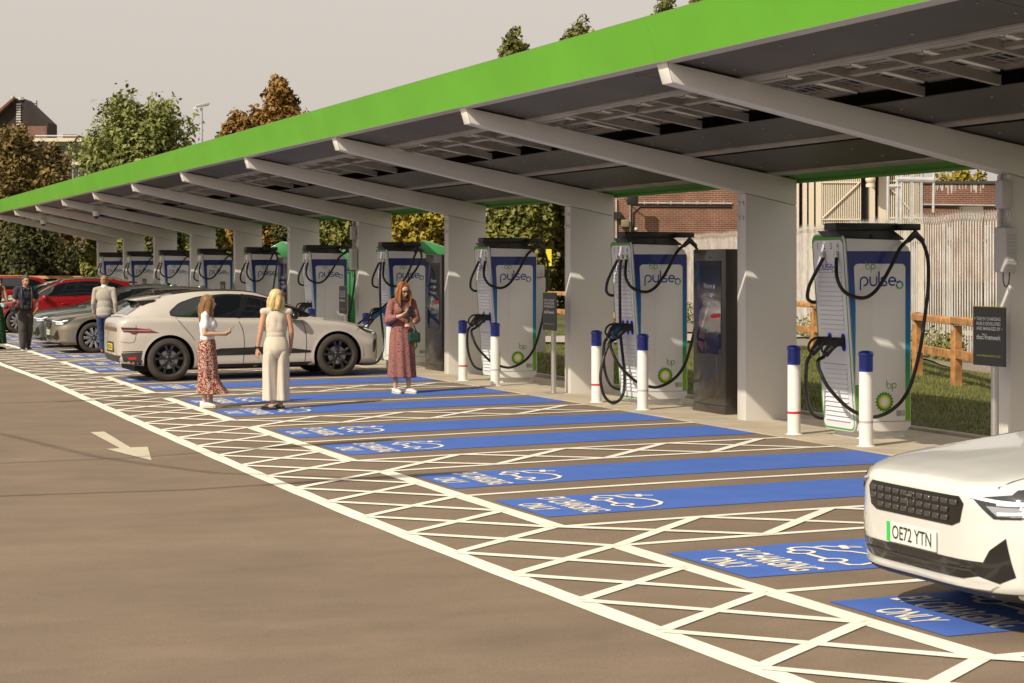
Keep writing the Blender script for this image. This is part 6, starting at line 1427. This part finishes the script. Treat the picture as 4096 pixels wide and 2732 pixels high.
def shoe(p,q,m,sole,heel=0,h=.09,name='shoe'):
    V=p.V; a,b=V['ank'+q],V['toe'+q]; d=Vector((b.x-a.x,b.y-a.y,0)).normalized(); n=Vector((-d.y,d.x,0)); base=Vector((a.x,a.y,max(0,b.z-.030*p.s))); s=p.s
    def ring(t,w,z0,z1):
        c=base+d*t; return [c+n*w*math.cos(2*PI*k/14)+Vector((0,0,z0+(z1-z0)*(.5+.5*math.sin(2*PI*k/14)))) for k in range(14)]
    mb=MB(); mb.loft([ring(-.075*s,.012,.02,.05),ring(-.065*s,.030*s,.012,h*.95),ring(-.03*s,.036*s,.012,h),ring(.02*s,.036*s,.012,h*.86),ring(.07*s,.043*s,.010,.075),ring(.12*s,.046*s,.010,.062),ring(.165*s,.040*s,.010,.052),ring(.188*s,.014*s,.018,.034)])
    o=mb.build(name,m,parent=p.t,smooth=True)
    mb=MB(); pts=[(-.076,0),(-.068,.028),(-.03,.034),(.03,.036),(.10,.045),(.155,.040),(.188,.02),(.195,0)]; pts=pts+[(x,-y) for x,y in pts[-2:0:-1]]
    P3=[base+d*x*s+n*y*s for x,y in pts]; k=len(P3); mb.add([(v.x,v.y,v.z) for v in P3]+[(v.x,v.y,v.z+.022) for v in P3],[tuple(range(k))[::-1],tuple(range(k,2*k))]+[(i,(i+1)%k,k+(i+1)%k,k+i) for i in range(k)]); mb.build('sole',sole,parent=o,smooth=False)
    return o
def ringskirt(name,m,par,rows,n=72,folds=9,amp=.012,seed=0,thick=.004):
    """rows: z, cx, cy, rx, ry, fold weight"""
    rows=cr(rows,5); rings=[]
    for z,cx,cy,rx,ry,fw in rows:
        rings.append([(cx+(rx+amp*fw*math.sin(folds*a+seed+z*2))*math.cos(a),cy+(ry+amp*fw*math.sin(folds*a+seed+z*2+.6*math.sin(3*a)))*math.sin(a),z) for a in (2*PI*k/n for k in range(n))])
    mb=MB(); mb.loft(rings,cap=False); o=mb.build(name,m,parent=par,smooth=True); sd=o.modifiers.new('s','SOLIDIFY'); sd.thickness=thick; sd.offset=-1; return o
def wr_noise(amp,sx,sz): return lambda c: amp*(np.sin(c[:,2]*sz+3*np.sin(c[:,0]*sx)+2*np.cos(c[:,1]*sx))*.6+.4*np.sin(c[:,0]*sx*1.7+c[:,2]*sz*.5))
def attach(p,v): return p.t.matrix_basis@Vector(v)
def heldmat(p,c,fwd,up):
    f=Vector(fwd).normalized(); u=Vector(up); u=(u-f*u.dot(f)).normalized(); r=f.cross(u); M=Matrix((r,f,u)).transposed().to_4x4(); M.translation=Vector(c); return p.t.matrix_basis@M
def phone(p,c,normal,up,m,label):
    """normal points from screen to the reader"""
    o=thing('phone',label,'phone'); M=heldmat(p,c,normal,up); o.matrix_basis=M
    mb=MB(); mb.prism(rrect(-.037,.037,-.076,.076,.012,3),'y',-.005,.005); mb.build('phone_body',m,parent=o); mb=MB(); mb.prism(rrect(-.034,.034,-.072,.072,.009,3),'y',.0052,.0058); mb.build('screen',M_GLASSES,parent=o)
    mb=MB()
    for x,z in ((-.018,.055),(-.018,.035),(.0,.045)): mb.lathe([(.007,-.0052),(.007,-.0072),(.0,-.0072)],(x,0,z),10,ax='y')
    mb.build('camera_lens',M_GLASSES,parent=o); return o
# --- 1 young woman, white T-shirt and floral skirt
p=person('young woman in a white T-shirt and long red floral skirt looking up from her phone',(-4.83,8.42),(1,-.42),1.60,SK1,
  dict(elL=(-.225,-.03,1.12),elR=(.215,.0,1.115),wrL=(-.07,.27,1.10),wrR=(.075,.27,1.115),ankL=(-.075,.04,.085),ankR=(.06,-.03,.085),toeL=(-.09,.20,.03),toeR=(.10,.12,.03),kneeL=(-.08,.03,.475),kneeR=(.07,.0,.475)),hy=18,hp=4,
  hands=dict(L=dict(d=(.55,.75,.25),n=(.2,-.3,1),curl=32,side=1),R=dict(d=(-.45,.8,.30),n=(-.2,-.3,1),curl=32,side=-1)))
V,s=p.V,p.s
mb=MB(); ell(mb,V['chest']+Vector((0,0,0)),(.158*s,.118*s,.172*s)); ell(mb,V['waist'],(.140*s,.108*s,.15*s)); ell(mb,V['chest']-Vector((0,0,.09)),(.148*s,.112*s,.13*s))
for q in (-1,1): ell(mb,V['chest']+Vector((q*.062,.080,-.005))*s,(.074*s,.066*s,.074*s))
cap(mb,V['shL'],V['shR'],.056*s,.056*s); cap(mb,V['shL']+Vector((.05,0,.02)),V['neck']-Vector((0,0,.01)),.045*s,.058*s); cap(mb,V['shR']+Vector((-.05,0,.02)),V['neck']-Vector((0,0,.01)),.045*s,.058*s)
for q in 'LR': cap(mb,V['sh'+q],V['sh'+q]*.42+V['el'+q]*.58,.057*s,.058*s)
remesh(mb,'t_shirt',M_TEE,p.t,.007,12,.5,wr_noise(.0035,22,34))
ringskirt('skirt',M_SKIRT,p.t,[(1.03*s,0,0,.125,.10,.1),(.97*s,0,-.005,.150,.118,.2),(.86*s,0,-.01,.175,.130,.4),(.66*s,0,0,.178,.135,.8),(.45*s,.005,.01,.175,.145,1.1),(.30*s,.01,.05,.175,.19,1.6),(.215*s,.01,.075,.185,.235,2.0)],folds=7,amp=.011)
for q in 'LR': shoe(p,q,M_SHOEW,M_SOLE,h=.095)
long_hair(p,HB,.30,1.0,150,front=52,seed=3)
mb=MB(); mb.M=p.Mh; mb.tube([(-.074,.02,.085),(-.045,.06,.112),(0,.066,.118),(.045,.06,.112),(.074,.02,.085)],.004,6); 
for q in (-1,1): ell(mb,(q*.030,.062,.115),(.024,.006,.018))
mb.build('sunglasses',M_GOLD,parent=p.t,smooth=True)
phone(p,(.0,.345*s,1.165*s),(-.05,-.75,.65),(0,.6,.7),M_PHB,'pale phone held by the young woman in the red floral skirt')
mb=MB(); c=attach(p,(-.20,-.10,1.02)); o=thing('handbag','small tan handbag hanging behind the young woman in the floral skirt','bag',c,p.t.rotation_euler.z); mb.box(-.07,.07,-.03,.03,-.08,.06); mb.build('bag_body',M_TANL,parent=o,bevel=.02)
mb=MB(); mb.tube([V['neck']+Vector((-.06,-.02,.02)),V['chest']+Vector((-.17,-.02,.05)),(-.2,-.1,1.05)],.006,6); mb.build('bag_strap',M_TANL,parent=p.t)
# --- 2 blonde woman from behind
p=person('blonde woman in a sleeveless beige top and wide beige trousers, back turned',(-4.05,7.50),(.10,1),1.665,SK2,
  dict(elL=(-.225,-.03,1.10),elR=(.215,-.02,1.10),wrL=(-.262,.02,.86),wrR=(.225,.09,.88),ankL=(-.055,-.05,.085),ankR=(.075,.03,.085),toeL=(-.20,.08,.03),toeR=(.02,.19,.03)),hy=-6,hp=-6,face=True,
  hands=dict(L=dict(d=(-.08,.05,-1),n=(.9,.5,0),curl=14),R=dict(d=(0,.2,-1),n=(-1,.2,0),curl=20)))
V,s=p.V,p.s
mb=MB(); ell(mb,V['chest'],(.160*s,.120*s,.19*s)); ell(mb,V['waist']+Vector((0,0,.0)),(.142*s,.112*s,.15*s)); ell(mb,V['chest']-Vector((0,0,.10)),(.158*s,.120*s,.16*s)); ell(mb,V['chest']-Vector((0,0,.05)),(.160*s,.120*s,.17*s))
cap(mb,V['shL']+Vector((-.012,0,.0)),V['shR']-Vector((-.012,0,.0)),.057*s,.057*s); cap(mb,V['shL']+Vector((.02,0,.012)),V['neck']-Vector((0,0,.005)),.050*s,.060*s); cap(mb,V['shR']+Vector((-.02,0,.012)),V['neck']-Vector((0,0,.005)),.050*s,.060*s)
remesh(mb,'sleeveless_top',M_LINEN,p.t,.007,16,.5,lambda c:.0055*np.sin(c[:,0]*60+2*np.sin(c[:,2]*9))*np.clip((1.33-c[:,2])*6,0,1)*np.clip((c[:,2]-1.08)*6,0,1)+.0025*np.sin(c[:,2]*40+c[:,0]*20))
ringskirt('trousers',M_LINEN,p.t,[(1.06*s,0,0,.128,.100,.1),(1.0*s,0,-.008,.150,.116,.15),(.93*s,0,-.016,.170,.130,.2),(.86*s,0,-.018,.178,.138,.3),(.81*s,0,-.012,.177,.132,.4),(.76*s,0,-.008,.160,.105,.4),(.73*s,0,-.008,.14,.08,.4)],folds=8,amp=.006)
for x in (-.088,.088):
    ringskirt('trouser_leg',M_LINEN,p.t,[(.90*s,x*.9,-.014,.070,.100,.1),(.82*s,x*.97,-.012,.086,.122,.2),(.74*s,x,-.008,.093,.120,.5),(.60*s,x,0,.094,.106,.9),(.40*s,x*1.0,.003,.092,.100,1.1),(.24*s,x,.003,.093,.100,1.2),(.125*s,x,.0,.096,.104,1.3)],folds=5,amp=.009,seed=x*30)
mb=MB(); mb.lathe([(.128,1.035*s),(.134,1.05*s),(.130,1.085*s),(.124,1.09*s)],n=28); o=mb.build('belt',M_LINEN,parent=p.t,smooth=True); o.scale=(1.08,.86,1)
for q in 'LR': shoe(p,q,M_SHOEB,M_SHOEB,h=.05,name='mule')
long_hair(p,HBL,.20,1.04,170,front=40,seed=5)
mb=MB(); w=V['wrL']; mb.lathe([(.028,-.014),(.031,-.010),(.031,.010),(.028,.014)],tuple(w+Vector((.004,-.004,.02))),16); mb.box(w.x-.038,w.x-.026,w.y-.016,w.y+.014,w.z+.002,w.z+.038); mb.build('watch',M_SHOEB,parent=p.t,smooth=True)
# --- 3 auburn woman in patterned dress
p=person('auburn woman in a pink and black patterned dress and sunglasses reading her phone',(-1.57,9.70),(-.02,-1),1.705,SK1,
  dict(shL=(-.165,0,1.385),elL=(-.225,.0,1.13),elR=(.215,.02,1.12),wrR=(.07,.29,1.20),wrL=(-.12,.19,1.06),ankL=(-.10,.03,.085),ankR=(.10,-.02,.085),toeL=(-.16,.19,.03),toeR=(.07,.16,.03),head=(-.01,.045,1.565)),hy=14,hp=-16,
  hands=dict(R=dict(d=(-.75,.35,.45),n=(-.1,-.5,.8),curl=34,side=-1),L=dict(d=(.8,.2,-.1),n=(0,-1,0),curl=30)))
V,s=p.V,p.s
mb=MB(); ell(mb,V['chest'],(.162*s,.122*s,.18*s)); ell(mb,V['waist'],(.138*s,.108*s,.15*s))
for q in (-1,1): ell(mb,V['chest']+Vector((q*.063,.082,.0))*s,(.072*s,.064*s,.070*s))
cap(mb,V['shL'],V['shR'],.056*s,.056*s); cap(mb,V['shL']+Vector((.05,0,.02)),V['neck']-Vector((0,.01,.03)),.048*s,.052*s); cap(mb,V['shR']+Vector((-.05,0,.02)),V['neck']-Vector((0,.01,.03)),.048*s,.052*s)
for q in 'LR': cap(mb,V['sh'+q],V['el'+q],.060*s,.068*s); e=V['el'+q]*.45+V['wr'+q]*.55; cap(mb,V['el'+q],e,.072*s,.046*s)
remesh(mb,'dress_bodice',M_DRESS,p.t,.007,12,.5,wr_noise(.004,24,30))
ringskirt('dress_skirt',M_DRESS,p.t,[(1.10*s,0,0,.125,.10,.1),(1.02*s,0,0,.150,.118,.4),(.90*s,0,-.01,.182,.140,.6),(.66*s,0,0,.198,.155,.9),(.42*s,0,0,.212,.168,1.2),(.24*s,0,0,.226,.178,1.5)],folds=10,amp=.010)
for q in 'LR': shoe(p,q,M_SHOEW,M_SOLE,h=.085)
long_hair(p,HAU,.27,1.05,160,front=50,seed=7)
mb=MB(); mb.M=p.Mh
for q in (-1,1): mb.prism([(q*.008,-.014),(q*.052,-.010),(q*.054,.016),(q*.008,.018)],'y',.094,.099); mb.tube([(q*.054,.094,.010),(q*.074,.04,.010),(q*.078,0,.004)],.0025,6)
mb.tube([(-.010,.097,.012),(.010,.097,.012)],.003,6); mb.build('sunglasses',M_GLASSES,parent=p.t)
phone(p,(-.035,.36*s,1.275*s),(.05,-.80,.55),(0,.5,.8),M_PHONE,'dark green phone held by the auburn woman')
c=attach(p,(-.155,.13,.86)); o=thing('handbag','dark green crossbody handbag at the hip of the auburn woman','bag',c,p.t.rotation_euler.z+.3)
mb=MB(); mb.prism(rrect(-.10,.10,-.085,.075,.035,4),'y',-.035,.035); mb.build('bag_body',M_BAG,parent=o,bevel=.008); mb=MB(); mb.prism(rrect(-.085,.085,-.07,.0,.03,4),'y',.035,.05); mb.build('front_pocket',M_BAG,parent=o,bevel=.006)
mb=MB(); Lc=o.matrix_basis.inverted(); pts=[attach(p,v) for v in ((-.21,.10,.93),(-.10,.17,1.12),(.02,.165,1.26),(.10,.10,1.40),(.10,.0,1.45),(.02,-.13,1.3),(-.14,-.14,1.05),(-.23,-.02,.93))]; mb.tube([Lc@v for v in smooth_path(pts,5)],.009,6); mb.build('bag_strap',M_BAG,parent=o,smooth=True)
# --- 4 man in grey blazer walking away
p=person('man with short sandy hair in a pale grey blazer and jeans walking away',(-3.60,26.25),(.32,1),1.75,SK2,
  dict(elL=(-.235,-.03,1.10),elR=(.245,-.06,1.10),wrL=(-.24,.11,.88),wrR=(.255,.02,.85),kneeL=(-.09,.16,.50),ankL=(-.075,.20,.10),toeL=(-.08,.37,.04),kneeR=(.085,.02,.475),ankR=(.085,-.22,.13),toeR=(.09,-.07,.035)),sex='m',hy=-4,hp=0,face=True)
V,s=p.V,p.s
mb=MB(); ell(mb,V['chest'],(.190*s,.130*s,.19*s)); ell(mb,V['waist'],(.165*s,.122*s,.21*s)); ell(mb,(0,-.01,.93*s),(.178*s,.130*s,.16*s)); ell(mb,(0,-.01,.86*s),(.180*s,.130*s,.09*s))
cap(mb,V['shL'],V['shR'],.063*s,.063*s); cap(mb,V['shL']+Vector((.05,0,.02)),V['neck']-Vector((0,0,.0)),.052*s,.066*s); cap(mb,V['shR']+Vector((-.05,0,.02)),V['neck'],.052*s,.066*s)
for q in 'LR': cap(mb,V['sh'+q],V['el'+q],.062*s,.052*s); cap(mb,V['el'+q],V['wr'+q]*.95+V['el'+q]*.05,.052*s,.042*s)
remesh(mb,'blazer',M_BLAZ,p.t,.008,14,.5,wr_noise(.004,18,26))
mb=MB(); mb.lathe([(.062*s,1.435*s),(.068*s,1.46*s),(.064*s,1.49*s),(.058*s,1.495*s)],(0,-.01,0),20); mb.build('shirt_collar',M_TEE,parent=p.t,smooth=True)
def trousers(p,m,r0=.098,r1=.066,name='trousers'):
    V,s=p.V,p.s; mb=MB(); ell(mb,(V['hipL']+V['hipR'])/2+Vector((0,-.01,.05)),(.165*s,.120*s,.13*s))
    for q in 'LR': cap(mb,V['hip'+q],V['knee'+q],r0*s,(r0*.62+r1*.38)*s); cap(mb,V['knee'+q],V['ank'+q]+Vector((0,0,.01)),(r0*.6+r1*.4)*s,r1*s)
    return remesh(mb,name,m,p.t,.008,10,.5,wr_noise(.004,20,38))
trousers(p,M_DENIM,.098,.064)
for q in 'LR': shoe(p,q,M_TANL,M_SHOEB,h=.08)
short_hair(p,HSB,.006)
# --- 5 cameraman
p=person('bearded cameraman in a navy T-shirt and dark trousers with headphones round his neck',(-4.98,29.35),(.10,-1),1.75,SK3,
  dict(elR=(.255,-.01,1.12),wrR=(.27,.20,1.0),elL=(-.275,-.06,1.12),wrL=(-.235,.12,.93),kneeR=(.10,.10,.48),ankR=(.09,.10,.085),toeR=(.12,.27,.03),ankL=(-.07,-.10,.10),toeL=(-.09,.06,.03),kneeL=(-.08,.0,.48)),sex='m',hy=12,hp=-8,
  hands=dict(L=dict(d=(.45,.3,-.85),n=(.6,-.7,0),curl=16),R=dict(d=(.1,.8,-.3),n=(-1,0,0),curl=50)))
V,s=p.V,p.s
mb=MB(); ell(mb,V['chest'],(.195*s,.135*s,.19*s)); ell(mb,V['waist'],(.170*s,.122*s,.17*s)); ell(mb,(0,0,.93*s),(.165*s,.122*s,.09*s)); cap(mb,V['shL'],V['shR'],.070*s,.070*s); cap(mb,V['shL']+Vector((.06,0,.02)),V['neck']-Vector((0,0,.02)),.05*s,.062*s); cap(mb,V['shR']+Vector((-.06,0,.02)),V['neck']-Vector((0,0,.02)),.05*s,.062*s)
for q in 'LR': cap(mb,V['sh'+q],V['sh'+q]*.35+V['el'+q]*.65,.074*s,.070*s)
remesh(mb,'t_shirt',M_NAVY,p.t,.008,12,.5,wr_noise(.004,18,28)); trousers(p,M_GREYT,.102,.072)
for q in 'LR': shoe(p,q,M_SHOEB,M_SOLE,h=.08)
short_hair(p,HDK,.016,curly=True,beard=True)
mb=MB()
for q in (-1,1):
    mb.tube(smooth_path([(q*.10,.155,.98),(q*.115,.150,1.15),(q*.12,.14,1.32),(q*.11,.06,1.47),(q*.10,-.08,1.47),(q*.10,-.15,1.3),(q*.1,-.145,1.05)],4),.022,6)
mb.tube([(-.12,.152,1.24),(.12,.152,1.24)],.014,6); mb.lathe([(.172,.96),(.178,.97),(.178,1.04),(.172,1.05)],n=24); mb.build('harness',M_STRAPB,parent=p.t,smooth=True)
mb=MB(); 
for q in (-1,1): ell(mb,(q*.055,.12,1.425),(.038,.022,.042))
mb.tube(smooth_path([(-.09,.09,1.43),(-.10,.0,1.50),(0,-.09,1.54),(.10,.0,1.50),(.09,.09,1.43)],5),.010,6); mb.build('headphones',M_BLACK,parent=p.t,smooth=True)
c=attach(p,(.34,.30,.985)); o=thing('video_camera','black shoulder video camera with a fluffy microphone held by the cameraman','camera',c,p.t.rotation_euler.z)
mb=MB(); mb.box(-.055,.055,-.16,.12,-.09,.05); mb.box(-.07,-.04,-.10,.02,-.04,.06); mb.build('camera_body',M_BLACK,parent=o,bevel=.01); mb=MB(); mb.lathe([(.048,.10),(.050,.24),(.062,.25),(.062,.33),(.05,.335),(.045,.30)],(0,0,-.02),20,ax='y'); mb.build('lens',M_BLACK,parent=o,smooth=True)
mb=MB(); mb.tube(smooth_path([(0,-.12,.05),(0,-.10,.13),(0,.05,.14),(0,.10,.06)],4),.014,8); mb.build('carry_handle',M_BLACK,parent=o,smooth=True); mb=MB(); ell(mb,(.03,.20,.13),(.042,.11,.042)); mb.build('microphone',M_STRAPB,parent=o,smooth=True)
# --- 6 woman cut by the left edge
x,y,_=place(-14,49.5)
p=person('woman with long brown hair at the left edge raising a hand to her face',(x,y),(.7,-.7),1.70,SK1,
  dict(elL=(-.19,.16,1.16),wrL=(-.10,.17,1.40),elR=(.20,.0,1.12),wrR=(.17,.24,1.08)),hy=10,hp=-4,hands=dict(L=dict(d=(.3,.1,.9),n=(.5,-.5,0),curl=40)))
V,s=p.V,p.s
mb=MB(); ell(mb,V['chest'],(.160*s,.120*s,.18*s)); ell(mb,V['waist'],(.138*s,.108*s,.15*s)); cap(mb,V['shL'],V['shR'],.055*s,.055*s); remesh(mb,'vest_top',M_STRAPB,p.t,.008,5,.5)
ringskirt('skirt',pattern('green_print',(.01,.02,.015),(.02,.12,.03),(.01,.06,.02),30,'dot'),p.t,[(1.06*s,0,0,.13,.105,.1),(.9*s,0,0,.18,.14,.5),(.5*s,0,0,.22,.18,1),(.14*s,0,0,.25,.21,1.3)])
for q in 'LR': shoe(p,q,M_SHOEB,M_SHOEB)
long_hair(p,HB,.30,1.0,110,seed=9)
c=attach(p,(.24,.42,1.02)); o=thing('microphone','black fluffy microphone with a pale blue collar at the left edge','microphone',c,p.t.rotation_euler.z); mb=MB(); ell(mb,(.0,.06,0),(.05,.06,.05)); mb.build('wind_cover',M_STRAPB,parent=o,smooth=True)
mb=MB(); mb.tube([(0,.02,0),(-.03,-.10,.03)],.022,10); mb.build('collar',mat('collar_blue',(.12,.45,.62),.4),parent=o,smooth=True); mb=MB(); mb.tube([(-.03,-.10,.03),(-.07,-.20,.06)],.015,10); mb.build('handle',M_BLACK,parent=o,smooth=True)
# ================================================================== LIGHT
w=bpy.data.worlds.new('World'); SC.world=w; w.use_nodes=True; nt=w.node_tree; bg=nt.nodes['Background']
sky=nt.nodes.new('ShaderNodeTexSky'); sky.sky_type='NISHITA'; sky.sun_disc=False; el=math.asin(.93/math.sqrt(1+.53**2+.93**2)); sky.sun_elevation=el
az=math.atan2(-1,-.53); sky.sun_rotation=az; sky.dust_density=5.0; sky.air_density=1.2; sky.ozone_density=1.0; sky.altitude=0
hs=nt.nodes.new('ShaderNodeHueSaturation'); hs.inputs['Saturation'].default_value=.12; hs.inputs['Value'].default_value=1.0
mx=nt.nodes.new('ShaderNodeMixRGB'); mx.blend_type='MULTIPLY'; mx.inputs['Fac'].default_value=1; mx.inputs['Color2'].default_value=(1.04,.965,.90,1)
nt.links.new(sky.outputs[0],hs.inputs['Color']); nt.links.new(hs.outputs[0],mx.inputs['Color1']); hz=nt.nodes.new('ShaderNodeMixRGB'); hz.inputs['Fac'].default_value=.72; hz.inputs['Color2'].default_value=(6.6,5.95,5.3,1)   # even milky haze over the whole sky
nt.links.new(mx.outputs[0],hz.inputs['Color1']); nt.links.new(hz.outputs[0],bg.inputs['Color']); bg.inputs['Strength'].default_value=.10
l=bpy.data.lights.new('sun','SUN'); l.energy=4.0; l.angle=R(.5); l.color=(1,.90,.74); lo=bpy.data.objects.new('sun',l); COL.objects.link(lo)
lo.rotation_euler=Vector((1,.53,-.93)).to_track_quat('-Z','Y').to_euler()
SC.view_settings.view_transform='Standard'; SC.view_settings.look='None'; SC.view_settings.exposure=.25; SC.view_settings.gamma=1
SC.render.engine='CYCLES'; SC.cycles.use_denoising=True; SC.cycles.max_bounces=6; SC.cycles.diffuse_bounces=3
SC.render.resolution_x=1024; SC.render.resolution_y=683
